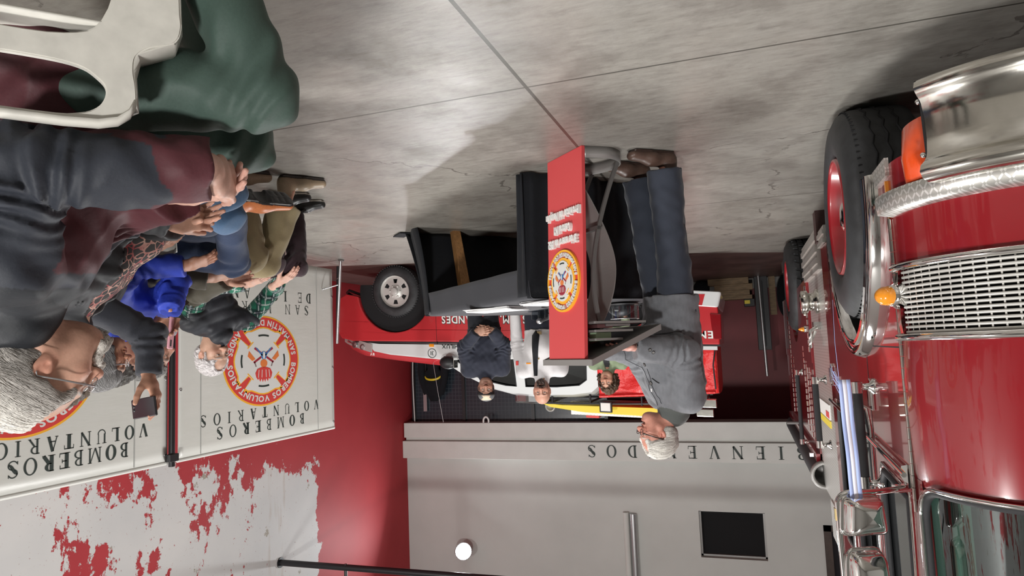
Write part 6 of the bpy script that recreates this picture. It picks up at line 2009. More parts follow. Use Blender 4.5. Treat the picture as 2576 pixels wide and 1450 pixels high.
def person(P):
    """builds one clothed figure: top-level body mesh, clothing and hair as children"""
    f = unit((*P['face'], 0)); l = A_(-f[1], f[0], 0); up = A_(0, 0, 1); s = P.get('s', 1.0)
    pel, nb, hc = (np.array(P[k], float) for k in ('pel', 'nb', 'head'))
    floor_z = P.get('floor', 0.0)
    Y = unit(P['hdir']); X = unit(np.cross(Y, np.array(P.get('hup', (0, 0, 1)), float))); Z = np.cross(X, Y)
    hs = P.get('hs', 1.0)
    q = (nb - hc) / hs; P['_nb_local'] = A_(q @ X, q @ Y, q @ Z) * .92
    sw = P.get('sw', .185) * s
    spd = unit(nb - pel)
    sh = {+1: nb + l * sw - up * .055 * s, -1: nb - l * sw - up * .055 * s}
    for sd, k in ((1, 'shL'), (-1, 'shR')):
        if k in P: sh[sd] = np.array(P[k], float)
    hip = {+1: pel + l * .088 * s, -1: pel - l * .088 * s}
    wr = {}; el = {}
    for sd, k in ((1, 'L'), (-1, 'R')):
        H = P['hand' + k]; wr[sd] = np.array(H['w'], float)
        el[sd] = np.array(P['el' + k], float) if 'el' + k in P else ik(sh[sd], wr[sd], .29 * s, .255 * s, P.get('ehint' + k, -f * .6 - up * .8 + l * sd * .5))
    kn = {1: np.array(P['knL'], float), -1: np.array(P['knR'], float)}; an = {1: np.array(P['anL'], float), -1: np.array(P['anR'], float)}
    loc = (pel[0], pel[1], floor_z)
    sk = np.array(P.get('skin', (.50, .27, .19)), float)
    parts = []; cols = []; extra = []
    for nm, V, Q, C in head_meshes(P):
        Wd = hc + hs * (V[:, :1] * X + V[:, 1:2] * Y + V[:, 2:] * Z)
        if nm == 'skin': parts.append((Wd, Q)); cols.append(C)
        else: extra.append((nm, Wd, Q, C))
    for sd, k in ((1, 'L'), (-1, 'R')):
        H = P['hand' + k]
        if H.get('hide'): continue
        Wd, Q, base = hand_mesh(wr[sd], H['d'], H['n'], sd, H.get('curl', .5), H.get('thumb', (.5, .5)), H.get('spread', .06), H.get('size', 1.0) * P.get('hand_s', 1.0), P.get('hand_res', .0032), H.get('fore', .05))
        parts.append((Wd, Q)); cols.append(np.clip(base * np.array(P.get('hand_skin', sk)), 0, 1))
    # the figure under the clothes, kept well inside them
    allp = np.array([pel, nb, *sh.values(), *el.values(), *wr.values(), *kn.values(), *an.values()])
    F = Field(allp.min(0) - .15, allp.max(0) + .12, .016)
    F.econe(pel, (pel + nb) / 2, l, (.12 * s, .08 * s), (.11 * s, .075 * s), .03); F.econe((pel + nb) / 2, nb - spd * .04, l, (.12 * s, .08 * s), (.09 * s, .055 * s), .03)
    for sd in (1, -1):
        F.cone(sh[sd] * .8 + nb * .2 - up * .02, el[sd], .026, .014, .02); F.cone(el[sd], wr[sd], .014, .016, .02)
        F.cone(hip[sd], kn[sd], .060 * s, .042 * s, .03); F.cone(kn[sd], an[sd], .038 * s, .030 * s, .02)
    V, Q = F.mesh(1); parts.append((V, Q)); cols.append(solid_col(V, sk))
    body = vmesh('person', parts, cols, M['skin'], None, loc)
    tag(body, P['label'], 'person', P.get('group'))
    for nm, V, Q, C in extra:
        ps, cs = [(V, Q)], [C]
        if P.get('lock_n'):
            fn0 = P.get('lock_dir', (lambda q: A_(q[0] * 4, -1.0, -.35 + q[2] * 2))) if nm == 'hair' else (lambda q: A_(q[0] * 6, .2, -1.0))
            def fn(wp):
                q = (wp - hc) / hs; dl = fn0(A_(q @ X, q @ Y, q @ Z)); return dl[0] * X + dl[1] * Y + dl[2] * Z
            SV, SQ, SCo = strands(V, Q, C, fn, P['lock_n'] if nm == 'hair' else P['lock_n'] // 4, P.get('lock_l', .05) * (1 if nm == 'hair' else .5), P.get('lock_r', .0012), 3, .0012, P.get('lock_flare', 0))
            ps.append((SV, SQ)); cs.append(SCo)
        vmesh(nm, ps, cs, M['hair'], body)
    if 'specs' in P: spectacles(P, hc, X, Y, Z, body)
    # upper garment
    tp = P['top']; h = tp.get('res', .0075); w = P.get('bw', 1.0) * s; T = tp.get('t', 0.0); bl = P.get('belly', .0)
    hem = pel + spd * tp.get('hem', .02) if tp.get('hem', .02) >= 0 else pel + spd * tp['hem']
    mid = pel + (nb - pel) * .38; chest = pel + (nb - pel) * .74
    pts = np.array([pel, nb, hem, *sh.values(), *el.values(), *wr.values()])

    def torso(F, g=0.0):
        fl_ = tp.get('flare', 0.0)
        F.econe(hem, mid, l, (.165 * w + g + T + fl_, .118 * w + g + T + fl_), (.158 * w + g + T, .118 * w + g + T), .04)
        F.econe(mid, chest, l, (.158 * w + g + T, .118 * w + g + T), (.172 * w + g + T, .120 * w + g + T), .05)
        F.econe(chest, nb - spd * .035, l, (.165 * w + g + T, .112 * w + g + T), (.075 * w + g, .068 * w + g), .05)
        if bl: F.ell(mid + f * (.045 + bl) + spd * P.get('belly_z', 0), (.13 * w + g, .13 * w + g, .14 * w + g), .07)
        if P.get('bust'): 
            for sd in (1, -1): F.ell(chest + f * .085 * w + l * sd * .075 * w - spd * .03, (.062, .055, .062), .04)
        F.cone(sh[1] - up * .005, sh[-1] - up * .005, .058 * w + g + T, .058 * w + g + T, .05)

    def sleeves(F, g=0.0, short=None):
        for sd in (1, -1):
            a, b, c = sh[sd], el[sd], wr[sd]
            if tp.get('vest'): continue
            ru = tp.get('ru', .060) * s; rf = tp.get('rf', .047) * s; rc = tp.get('rc', .040) * s
            e2 = c if not short else b + (c - b) * short
            own = F.d.copy(); F.d[:] = 1.0                       # each arm is cut at its own cuff, then blended in
            F.cone(a, b, ru + T + g, rf * 1.10 + T + g, .035)
            F.cone(b, e2, rf * 1.08 + T + g, rc + T + g, .025)
            F.cut(e2, e2 - b, .085)
            arm = F.d.copy(); F.d[:] = own
            F._put(tuple([slice(None)] * 3), arm, .035, 'add')

    F = Field(pts.min(0) - .24, pts.max(0) + .20, h)
    torso(F)
    F.cut(hem - up * .0, -spd, .38)
    sleeves(F)
    if tp.get('collar'): F.econe(nb - spd * .06 + f * .0, nb + spd * tp['collar'] + f * .012, l, (.085 * w, .085 * w), (.072 * w, .078 * w), .02)
    amp = tp.get('fold', .010); sd_ = tp.get('seed', 1)
    arms = [(sh[1], el[1]), (el[1], wr[1]), (sh[-1], el[-1]), (el[-1], wr[-1])]
    def seg_t(V, a, b):
        ab = b - a; t = np.clip(((V - a) @ ab) / (ab @ ab), 0, 1); return t, np.linalg.norm(V - a - t[:, None] * ab, axis=1)
    if tp.get('quilt'):
        def qf(p):
            o = np.full(len(p), 9.9); val = np.zeros(len(p))
            for a, b in arms:
                t, d = seg_t(p, a, b); L = np.linalg.norm(b - a); m = d < o; o[m] = d[m]; val[m] = (t * L)[m]
            tv = (p - pel) @ spd; val = np.where(o < .085, val, tv)
            return -.007 * np.abs(np.sin(val / tp['quilt'] * math.pi)) + .005 * wnoise(p, 9, sd_)
        F.warp(qf)
    else:
        def ff(p):
            o = np.full(len(p), 9.9); tt = np.zeros(len(p)); ln = np.zeros(len(p))
            for i, (a, b) in enumerate(arms):
                t, d = seg_t(p, a, b); L = np.linalg.norm(b - a); m = d < o; o[m] = d[m]; ln[m] = ((t - (1 if i % 2 == 0 else 0)) * L)[m]
            near = np.exp(-(ln / .09) ** 2) * (o < .11)
            return amp * .55 * crease(p, 5.5, sd_, tp.get('stretch', (1, 1, .6))) + amp * .35 * wnoise(p, 11, sd_ + 3) + near * amp * .7 * np.sin(ln * 150 + 4 * wnoise(p, 5, sd_ + 5))
        F.warp(ff)
    if tp.get('open'):                                     # jacket worn open: a gap down the front shows what is under it
        g0 = tp['open']
        Fx = Field(pts.min(0) - .24, pts.max(0) + .20, h)
        Fx.econe(hem - spd * .1 + f * .17, nb - spd * .02 + f * .14, l, (g0[0], .11), (g0[1], .11), 0)
        F.d = np.maximum(F.d, -Fx.d)
    V, Q = F.mesh(1)
    ctx = dict(f=f, l=l, up=spd, pel=pel, nb=nb, sh=sh, el=el, wr=wr, seg=seg_t, mid=mid, chest=chest, hem=hem)
    C = tp['col'](V, ctx) if callable(tp['col']) else solid_col(V, tp['col'])
    top = vmesh(tp.get('name', 'jacket'), [(V, Q)], [C], M[tp.get('mat', 'cloth')], body)
    if 'under' in P:
        u = P['under']; F = Field(pts.min(0) - .2, pts.max(0) + .18, h)
        torso(F, -.012)
        F.cut(hem - spd * .02, -spd, .38)
        if u.get('sleeves'):
            v0, tp['vest'] = tp.get('vest'), False
            T0, T = T, 0.0
            sleeves(F, u.get('g', .0)); T = T0; tp['vest'] = v0
        if u.get('collar'): F.econe(nb - spd * .05, nb + spd * u['collar'] + f * .01, l, (.078 * w, .08 * w), (.066 * w, .072 * w), .02)
        F.warp(lambda p: .005 * crease(p, 6, sd_ + 9))
        V, Q = F.mesh(1); C = u['col'](V, ctx) if callable(u['col']) else solid_col(V, u['col'])
        vmesh(u.get('name', 'shirt'), [(V, Q)], [C], u['m'] if 'm' in u else M[u.get('mat', 'cloth')], body)
    # trousers
    tr = P['legs']; h = tr.get('res', .0085); am = tr.get('fold', .011)
    pts = np.array([pel, *kn.values(), *an.values()])
    F = Field(pts.min(0) - .2, pts.max(0) + .18, h)
    wst = pel + spd * tr.get('waist', .09)
    F.econe(pel, wst, l, (.160 * w, .115 * w), (.152 * w, .110 * w), .04)
    g = tr.get('g', 0.0); rk = tr.get('rk', .064); rh = tr.get('rh', .066)
    for sd in (1, -1):
        own = F.d.copy(); F.d[:] = 1.0
        F.cone(hip[sd], kn[sd], .086 * w + g, rk * s + g, .045)
        b = kn[sd] + (an[sd] - kn[sd]) * tr.get('len', .95)
        F.cone(kn[sd], b, rk * s * .99 + g, rh * s + g, .02)
        F.cut(b, b - kn[sd], .13)
        one = F.d.copy(); F.d[:] = own
        F._put(tuple([slice(None)] * 3), one, .018, 'add')
    F.cut(wst, spd, .3)
    if P.get('seated', 1): F.cut((pel[0], pel[1], floor_z + tr.get('seat', .40)), (0, 0, -1), .26)
    sd2 = tr.get('seed', 4)
    def fl(p):
        o = np.zeros(len(p))
        for sd in (1, -1):
            d = np.linalg.norm(p - kn[sd], axis=1); o += np.exp(-(d / .13) ** 2) * np.sin(((p - kn[sd]) @ unit(unit(kn[sd] - hip[sd]) + unit(kn[sd] - an[sd]))) * 95 + 2.5 * wnoise(p, 4, sd2 + 7))
        return am * .5 * crease(p, 4.5, sd2, (1, 1, .5)) + am * .3 * wnoise(p, 9, sd2 + 2) + am * .45 * o
    F.warp(fl)
    V, Q = F.mesh(1)
    ctx.update(kn=kn, an=an, hip=hip)
    C = tr['col'](V, ctx) if callable(tr['col']) else solid_col(V, tr['col'])
    vmesh('trousers', [(V, Q)], [C], M[tr.get('mat', 'cloth')], body)
    # shoes
    for sd, k in ((1, 'L'), (-1, 'R')):
        S = P.get('shoe' + k, P.get('shoe'))
        if not S: continue
        td = np.array(S.get('toe' + k, S.get('toe', (*f[:2], 0))), float); sn = S.get('sn', (0, 0, -1)); L = S.get('L', .275)
        hp = np.array(S['at' + k], float) if 'at' + k in S else A_(an[sd][0], an[sd][1], floor_z + .001) - unit(td) * .05
        shoe(hp, td, sn, L, S['cols'], body, S.get('wide', 1.0), S.get('heel', 0))
    return body, ctx

# ================================================================= white plastic chairs
def plastic_chair(c, f, lab):
    f = unit((*f, 0)); r = A_(f[1], -f[0], 0)
    t = thing('plastic_armchair', lab, 'chair', (c[0], c[1], 0), 'white plastic armchairs in the row')
    G = lambda x, y, z: Vector((c[0] + r[0] * x + f[0] * y, c[1] + r[1] * x + f[1] * y, z))
    rv, fv, zv = Vector(r), Vector(f), Vector((0, 0, 1)); O = Vector((c[0], c[1], 0))
    outer = [(-.27, .625), (-.18, .636), (.12, .642), (.175, .640), (.205, .632), (.224, .616), (.233, .595), (.232, .56), (.228, .53), (.232, .50), (.255, .478), (.295, .462), (.308, .43), (.305, .36), (.30, .0), (.235, .0), (.21, .30), (.18, .44), (.12, .478), (.0, .482), (-.12, .478), (-.18, .44), (-.235, .0), (-.29, .0), (-.262, .42)]
    hole = [(-.215, .524), (.0, .524), (.07, .525), (.118, .528), (.150, .535), (.170, .548), (.186, .566), (.187, .588), (.174, .610), (.145, .624), (.08, .629), (-.18, .618), (-.215, .59)]
    for sx in (-1, 1):
        sm = lambda lp: [(p.x, p.y) for p in smooth_path([(*q, 0) for q in lp + lp[:1]], 4)][:-1]
        mb = MB().prism([sm(outer), sm(hole)], O + rv * (sx * .285), fv, zv, rv * sx, -.010, .0)
        # rolled arm top and front flange
        path = [G(sx * .285, y, z) for y, z in ((-.27, .625), (-.18, .636), (.12, .642), (.175, .640), (.205, .632), (.224, .616), (.233, .595))]
        P = []
        for k, p in enumerate(path):
            P.append([p + rv * sx * (-.014), p + rv * sx * (-.008) + Vector((0, 0, .003)), p + rv * sx * .006 + Vector((0, 0, .002)), p + rv * sx * .009 - Vector((0, 0, .008))])
        mb.grid(P)
        fl = [(.232, .60, .05), (.228, .53, .055), (.235, .495, .07), (.296, .462, .09), (.308, .42, .09), (.304, .30, .085), (.300, .0, .045)]
        P = [[G(sx * .285, y, z), G(sx * (.285 - w * .6), y + .006, z), G(sx * (.285 - w), y - .004, z)] for y, z, w in fl]
        mb.grid(P)
        mb.build('side_frame', 'plastic_white', t, solid=.005, bevel=.0)
    P = []
    for i in range(15):
        y = -.24 + .54 * i / 14
        P.append([G(-.285 + .57 * j / 12, y, .445 - .020 * math.sin(math.pi * j / 12) + (.012 if i > 12 else 0) - (.03 * (i - 12) / 2 if i > 12 else 0)) for j in range(13)])
    MB().grid(P).build('seat', 'plastic_white', t, solid=.006)
    P = []
    for i in range(13):
        z = .42 + .40 * i / 12; y = -.24 - .09 * i / 12
        P.append([G((-.25 + .50 * j / 12) * (1 - .10 * (i / 12) ** 3), y - .05 * math.cos(math.pi * (j / 12 - .5)) ** 1.2 + .03, z + (.02 * math.sin(math.pi * j / 12) if i == 12 else 0)) for j in range(13)])
    MB().grid(P).build('backrest', 'plastic_white', t, solid=.007)
    return t


ROW = [((1.420, .955), (-.66, .75), 'white plastic armchair nearest the camera, holding the man in green trousers'),
       ((1.90, 1.44), (-.72, .69), 'white plastic armchair under the person in blue jeans'),
       ((2.34, 1.90), (-.70, .71), 'white plastic armchair under the woman raising a dark phone'),
       ((2.66, 2.30), (-.70, .71), 'white plastic armchair under the person in the royal blue jacket'),
       ((2.95, 2.70), (-.72, .69), 'white plastic armchair under the man in khaki trousers'),
       ((3.28, 3.30), (-.92, .39), 'white plastic armchair at the far end under the man in the plaid shirt')]
for c_, f_, lab_ in ROW: plastic_chair(c_, f_, lab_)



def bvh_of(ob):
    me = ob.data; o = ORG[ob] if ob.parent is None else ORG[ob.parent]
    return BVHTree.FromPolygons([v.co + o for v in me.vertices], [tuple(p.vertices) for p in me.polygons])


def child(body, nm):
    for ch in body.children:
        if ch.name.split('.')[0] == nm: return ch


def stick(bv_, pts, m, parent, name, r=.004, n=6, lift=.0015, mi=None, flat=None, label=None):
    """a cord or seam laid on a surface through world points"""
    P = []
    for p in smooth_path(pts, 5):
        q, nn, i, d = bv_.find_nearest(Vector(p)); P.append(q + nn * lift)
    return MB().tube(P, r, n, flat=flat).build(name, m, parent, label=label)


def button(bv_, p, m, parent, r=.010, ring=None):
    q, nn, i, d = bv_.find_nearest(Vector(p))
    o = MB().lathe(q + nn * .0005, nn, [(0, .003), (r * .55, .003), (r * .75, .005), (r, .004), (r, 0)], 18).build('button', m, parent)
    if ring: MB().lathe(q + nn * .0022, nn, [(r * .30, .0022), (r * .58, .0022)], 18).build('button_ring', ring, o)
    return o


def clasp(C, f, l, lift=0, gap=.026, tilt=-.1, back=.065, mf=.94, ml=.34):
    C = A_(*C); out = {}
    for sd, k in ((1, 'L'), (-1, 'R')):
        d = unit(f * mf - l * sd * ml + A_(0, 0, tilt)); n = -l * sd * mf - f * ml
        out[k] = dict(w=C - d * back + l * sd * gap + A_(0, 0, lift * sd), d=d, n=n)
    return out


def lf(face):
    f = unit((*face, 0)); return f, A_(-f[1], f[0], 0)


GREY_HAIR, WHITE_HAIR = (.36, .35, .34), (.62, .60, .56)
# ------------------------------------------------------------------ A: nearest seated man
f, l = lf((-.66, .75)); H = clasp((1.065, 1.180, .672), f, l, lift=.012, gap=.032, tilt=.0, back=.060, mf=.50, ml=.87)
H['L'].update(curl=[.9, 1.1, 1.25, 1.35], thumb=(.10, -.1), spread=.10); H['R'].update(w=A_(1.176, 1.160, .698), d=unit((-.86, .48, -.12)), n=A_(-.45, -.62, -.5), curl=[.8, 1.0, 1.1, 1.2], thumb=(.12, -.1), spread=.08)
NAVY, MAROON = A_(.030, .034, .045), A_(.082, .021, .027)


def colA(V, c):
    C = solid_col(V, NAVY)
    for sd in (1, -1):
        t, d = c['seg'](V, c['el'][sd], c['wr'][sd]); ang = (V - c['el'][sd]) @ c['l']
        m = (d < .085) & (t > .70 + .06 * np.sin(ang * 60)); C[m] = MAROON
    q = V - c['pel']; fr = q @ c['f']; la = np.abs(q @ c['l']); hz = q @ c['up']
    da = np.min([c['seg'](V, c['sh'][s], c['el'][s])[1] for s in (1, -1)] + [c['seg'](V, c['el'][s], c['wr'][s])[1] for s in (1, -1)], axis=0)
    C[(fr > .015) & (la < .16) & (hz < .36) & (da > .062)] = MAROON
    C[(hz < .085) & (da > .07)] = MAROON * .8
    C[(hz > .395) & (da > .07)] = A_(.016, .018, .022)
    return C


A, cA = person(dict(
    label='seated white-haired man with goatee and glasses in slate jacket and green trousers, hands clasped', face=(-.66, .75), s=1.0, bw=1.0, belly=.015, belly_z=-.03, sw=.20,
    pel=(1.375, 1.03, .50), nb=(1.475, 1.03, .935), head=(1.504, 1.101, 1.086), hdir=(-.44, .84, .34), hs=.99, sideburn=0, hres=.0023, jowl=1,
    skin=(.57, .325, .235), hand_skin=(.56, .335, .265), hand_res=.0022, hand_s=1.02,
    hair='receding', hair_col=(.47, .44, .41), hair_col2=(.74, .71, .66), hair_z2=.06, hair_t=.016, hair_amp=.0018, comb=(1, .35, .6), hair_res=.0026, lock_n=7500, lock_l=.06, lock_r=.00055, lock_flare=.0015, forehead=(0, .090, .092), fore_r=(.076, .074, .074), beard=(.66, .62, .57), brow=(.45, .40, .35),
    specs=dict(r=.0011, mat='steel'), handL=H['L'], handR=H['R'], elL=(1.235, .855, .715), ehintR=(.5, .5, -.8),
    knL=(.955, 1.185, .505), knR=(1.145, 1.335, .545), anL=(1.03, 1.015, .10), anR=(1.20, 1.20, .10),
    top=dict(name='jacket', col=colA, mat='smooth_cloth', t=.012, ru=.068, rf=.060, rc=.056, hem=-.10, flare=.035, res=.0055, collar=.035, fold=.016, seed=3),
    legs=dict(col=(.052, .085, .070), mat='smooth_cloth', res=.006, fold=.016, g=.004, rk=.074, rh=.066, seat=.432, seed=11, waist=.05),
    shoe=dict(cols=sole_cols((.03, .028, .026), (.01, .01, .01)), toe=(-.7, .7, 0))))
jb = bvh_of(child(A, 'jacket')); jp = child(A, 'jacket')
stick(jb, [(1.40, 1.17, .66), (1.42, 1.16, .74), (1.44, 1.15, .82), (1.46, 1.13, .88)], 'steel', jp, 'zipper', .0022)
sb = MB()
q, nn, i_, d_ = jb.find_nearest(Vector((1.02, 1.06, .695)))
uu = (Vector(cA['wr'][1]) - Vector(cA['el'][1])).normalized(); vv = nn.cross(uu).normalized(); vv = vv if vv.z > 0 else -vv
for k in range(6):
    a0 = q + uu * (-.017 + .0062 * k) + vv * (-.008 + .0012 * k)
    for (p0, p1) in ((a0, a0 + vv * .011 + uu * .002), (a0 + vv * .011 + uu * .002, a0 + uu * .0045 + vv * .001)):
        pp_ = [jb.find_nearest(p0)[0] + nn * .001, jb.find_nearest(p1)[0] + nn * .001]; sb.tube(pp_, .0010, 5)
ed = [q + uu * x + vv * y for x, y in ((-.024, -.011), (.019, -.006), (.026, .011), (-.018, .008), (-.024, -.011))]
sb.tube([jb.find_nearest(p)[0] + nn * .001 for p in ed], .0009, 5)
sb.build('sleeve_badge', 'steel', jp, label='silver stitched sleeve badge')

# ------------------------------------------------------------------ B: blue jeans, gold watch, head hidden behind A
def floral():
    m, nt, b = _nt('floral_print')
    vec = coords(nt)
    v = nt.nodes.new('ShaderNodeTexVoronoi'); v.feature = 'DISTANCE_TO_EDGE'; v.inputs['Scale'].default_value = 42
    w = nt.nodes.new('ShaderNodeVectorMath'); w.operation = 'MULTIPLY_ADD'
    n_ = nt.nodes.new('ShaderNodeTexNoise'); n_.inputs['Scale'].default_value = 14
    nt.links.new(vec, n_.inputs['Vector']); nt.links.new(n_.outputs['Color'], w.inputs[0]); w.inputs[1].default_value = (.06, .06, .06); nt.links.new(vec, w.inputs[2])
    nt.links.new(w.outputs[0], v.inputs['Vector'])
    e = ramp(nt, v.outputs['Distance'], [(.05, (1, 1, 1)), (.10, (0, 0, 0))])
    pk_ = ramp(nt, noise(nt, vec, 16, 2), [(.40, (.62, .40, .32)), (.60, (.34, .05, .06))])
    nt.links.new(mix_col(nt, e, (.028, .026, .026), pk_), b.inputs['Base Color']); b.inputs['Roughness'].default_value = .8
    return m


f, l = lf((-.74, .67)); H = clasp((1.545, 1.585, .645), f, l, lift=.008, gap=.022, tilt=-.12)
H['L'].update(curl=[1.2, 1.3, 1.35, 1.4], thumb=(.25, .2)); H['R'].update(curl=[.3, .3, .35, .4], thumb=(.4, .1), n=(-l * -1 + A_(0, 0, -.5)))
PUF = (.040, .042, .046)
B, cB = person(dict(
    label='seated person in dark quilted jacket, floral blouse and light blue jeans with a gold watch', face=(-.74, .67), s=.94, bw=.98, bust=1, belly=.06,
    pel=(1.84, 1.555, .49), nb=(1.925, 1.49, .90), head=(1.945, 1.475, 1.075), hdir=(-.76, .64, .0), fem=1, hres=.0038, skin=(.47, .26, .18), hand_skin=(.47, .26, .185), hand_res=.0024, hand_s=.95,
    hair='bob', hair_col=(.10, .075, .055), brow=(.08, .06, .05), handL=H['L'], handR=H['R'],
    knL=(1.635, 1.825, .50), knR=(1.735, 1.94, .555), anL=(1.70, 1.80, .09), anR=(1.76, 1.92, .09),
    top=dict(name='jacket', col=PUF, mat='puffer', t=.016, quilt=.055, ru=.058, rf=.052, rc=.046, open=(.15, .11), hem=.02, seed=5, collar=.02),
    under=dict(name='blouse', col=(.1, .1, .1), m=floral(), collar=-.01),
    legs=dict(col=(.060, .115, .205), res=.007, fold=.012, rk=.068, rh=.06, seat=.432, seed=7),
    shoe=dict(cols=sole_cols((.05, .045, .04), (.02, .02, .02)), toe=(-.74, .67, 0), L=.25)))
wL = Vector(cB['wr'][1]); dL = Vector(unit(H['L']['d'])); nL = Vector(unit(np.array(H['L']['n']) - np.array(dL) * np.dot(H['L']['n'], dL))); xL = dL.cross(nL)
wc = wL - dL * .012
wt = MB().tube([wc + nL * .0235 * math.cos(a) + xL * .032 * math.sin(a) for a in [2 * math.pi * k / 32 for k in range(32)]], .0042, 6, closed=True, flat=(.45, 1.3)).build('wristwatch', 'gold', B, label='gold wristwatch')
MB().lathe(wc - nL * .021, -nL, [(0, .007), (.012, .007), (.0145, .004), (.0145, 0)], 20).build('watch_face', 'gold', wt)

# ------------------------------------------------------------------ C: woman raising a phone
f, l = lf((-.70, .71))
C_, cC = person(dict(
    label='seated woman with grey bobbed hair and charcoal sweater raising a dark phone', face=(-.70, .71), s=.95, bw=1.0, bust=1,
    pel=(2.39, 1.905, .49), nb=(2.46, 1.99, .885), head=(2.492, 2.083, 1.07), hdir=(-.76, .64, .02), hs=.88, fem=1, hres=.0030, skin=(.44, .225, .145), hand_skin=(.43, .225, .15),
    hair='bob', hair_col=(.16, .155, .155), hair_col2=(.24, .235, .235), hair_t=.011, hair_amp=.002, comb=(1, .4, .4), lock_n=2600, lock_l=.07, lock_r=.0007, lock_dir=(lambda q: A_(q[0] * 3, -.4, -1.0)), brow=(.12, .1, .09), specs=dict(r=.0011, mat='steel'),
    handL=dict(w=(2.165, 2.012, 1.120), d=(-.30, .12, .93), n=(.85, -.42, .1), curl=[.75, .9, 1.0, 1.1], thumb=(.9, .35)), elL=(2.190, 2.040, .968),
    handR=dict(w=(2.27, 2.10, .62), d=(-.74, .30, -.3), n=(0, 0, -1), curl=.5),
    knL=(2.06, 2.20, .50), knR=(2.14, 2.33, .50), anL=(2.12, 2.20, .09), anR=(2.17, 2.33, .09),
    top=dict(name='sweater', col=lambda V, c: np.where((np.min([c['seg'](V, c['sh'][1], c['el'][1])[1], c['seg'](V, c['el'][1], c['wr'][1])[1]], axis=0) < .11)[:, None], A_(.022, .024, .032), A_(.050, .053, .057)), mat='cloth', t=.004, ru=.058, rf=.050, rc=.046, hem=.02, fold=.010, seed=8, collar=.03),
    legs=dict(col=(.03, .04, .07), rk=.066, seat=.432, seed=9), shoe=dict(cols=sole_cols((.04, .04, .04), (.02, .02, .02)), toe=(-.7, .71, 0), L=.25)))
pl = Vector((.97, .18, .12)).normalized(); pn = Vector((.19, -.97, .05)); pn = (pn - pl * pn.dot(pl)).normalized(); pv = pn.cross(pl).normalized()
ph = thing('mobile_phone', 'dark mobile phone raised in the hand of the grey-haired woman', 'phone', (2.175, 2.02, 1.245))
pc = Vector((2.160, 1.990, 1.243))
MB().obox(pc, pl * .073, pv * .037, pn * .0042).build('phone_body', 'black', ph, bevel=.004)
MB().obox(pc + pn * .0046, pl * .070, pv * .034, pn * .0004).build('back_glass', 'phone_glass', ph)
mb = MB()
for k in range(3): mb.lathe(pc + pn * .005 + pl * (.058) + pv * (-.024 + .014 * k), pn, [(0, .0015), (.005, .0015), (.006, 0)], 14)
mb.build('camera_lens', 'black_metal', ph)

# ------------------------------------------------------------------ D: royal blue jacket, pink phone, crossed leg with tan boot
f, l = lf((-.72, .69)); BLUE = (.028, .055, .42)
D, cD = person(dict(
    label='seated person in royal blue jacket and navy jeans, legs crossed, tan boot, pink phone', face=(-.72, .69), s=.95, bw=1.0,
    pel=(2.68, 2.30, .49), nb=(2.72, 2.345, .885), head=(2.765, 2.385, 1.05), hdir=(-.75, .65, .0), hs=.98, hres=.0042, skin=(.40, .20, .13), hair='short', hair_col=(.06, .055, .05), brow=(.05, .04, .04),
    handR=dict(w=(2.405, 2.345, .845), d=(-.30, -.30, .85), n=(-.55, -.70, .2), fore=.0, curl=[.9, 1.0, 1.1, 1.2], thumb=(.5, .6)), elR=(2.47, 2.44, .72), shR=(2.62, 2.46, .83),
    handL=dict(w=(2.255, 2.275, .665), d=(-.55, .75, -.3), n=(.3, .3, -.9), curl=.6), shL=(2.62, 2.22, .815), elL=(2.42, 2.16, .675),
    knL=(2.26, 2.55, .50), knR=(2.19, 2.50, .635), anL=(2.58, 2.48, .09), anR=(1.985, 2.245, .47),
    top=dict(name='jacket', col=BLUE, mat='smooth_cloth', t=.008, ru=.054, rf=.046, rc=.042, hem=.02, fold=.012, seed=12, collar=.03),
    legs=dict(col=(.020, .034, .075), rk=.070, rh=.066, len=.97, seat=.432, fold=.014, seed=13),
    shoeL=dict(cols=sole_cols((.40, .13, .045), (.02, .02, .02)), toe=(-.72, .69, 0)),
    shoeR=dict(cols=sole_cols((.42, .135, .045), (.022, .021, .021), .020), atR=(1.895, 2.165, .405), toe=(-.36, .93, -.05), sn=(-.62, -.42, -.66), L=.29, heel=1)))
sh_ = [c for c in D.children if c.name.startswith('shoe')][-1]
sh_['label'] = 'tan leather boot with black lugged sole'
pk_ = thing('mobile_phone', 'phone in a pink case held up by the person in royal blue', 'phone', (2.372, 2.318, .945))
pn = Vector((-.80, .52, .1)).normalized(); pl = Vector((.05, -.05, 1)).normalized(); pv = pn.cross(pl).normalized()
pc = Vector((2.365, 2.315, .948))
MB().obox(pc, pl * .070, pv * .035, pn * .0055).build('case', 'pink', pk_, bevel=.004)
MB().obox(pc - pn * .0058, pl * .064, pv * .031, pn * .0004).build('screen', 'phone_glass', pk_)
MB().obox(pc + pn * .0062 + pl * .045 - pv * .018, pl * .014, pv * .010, pn * .001).build('camera_patch', 'black', pk_)

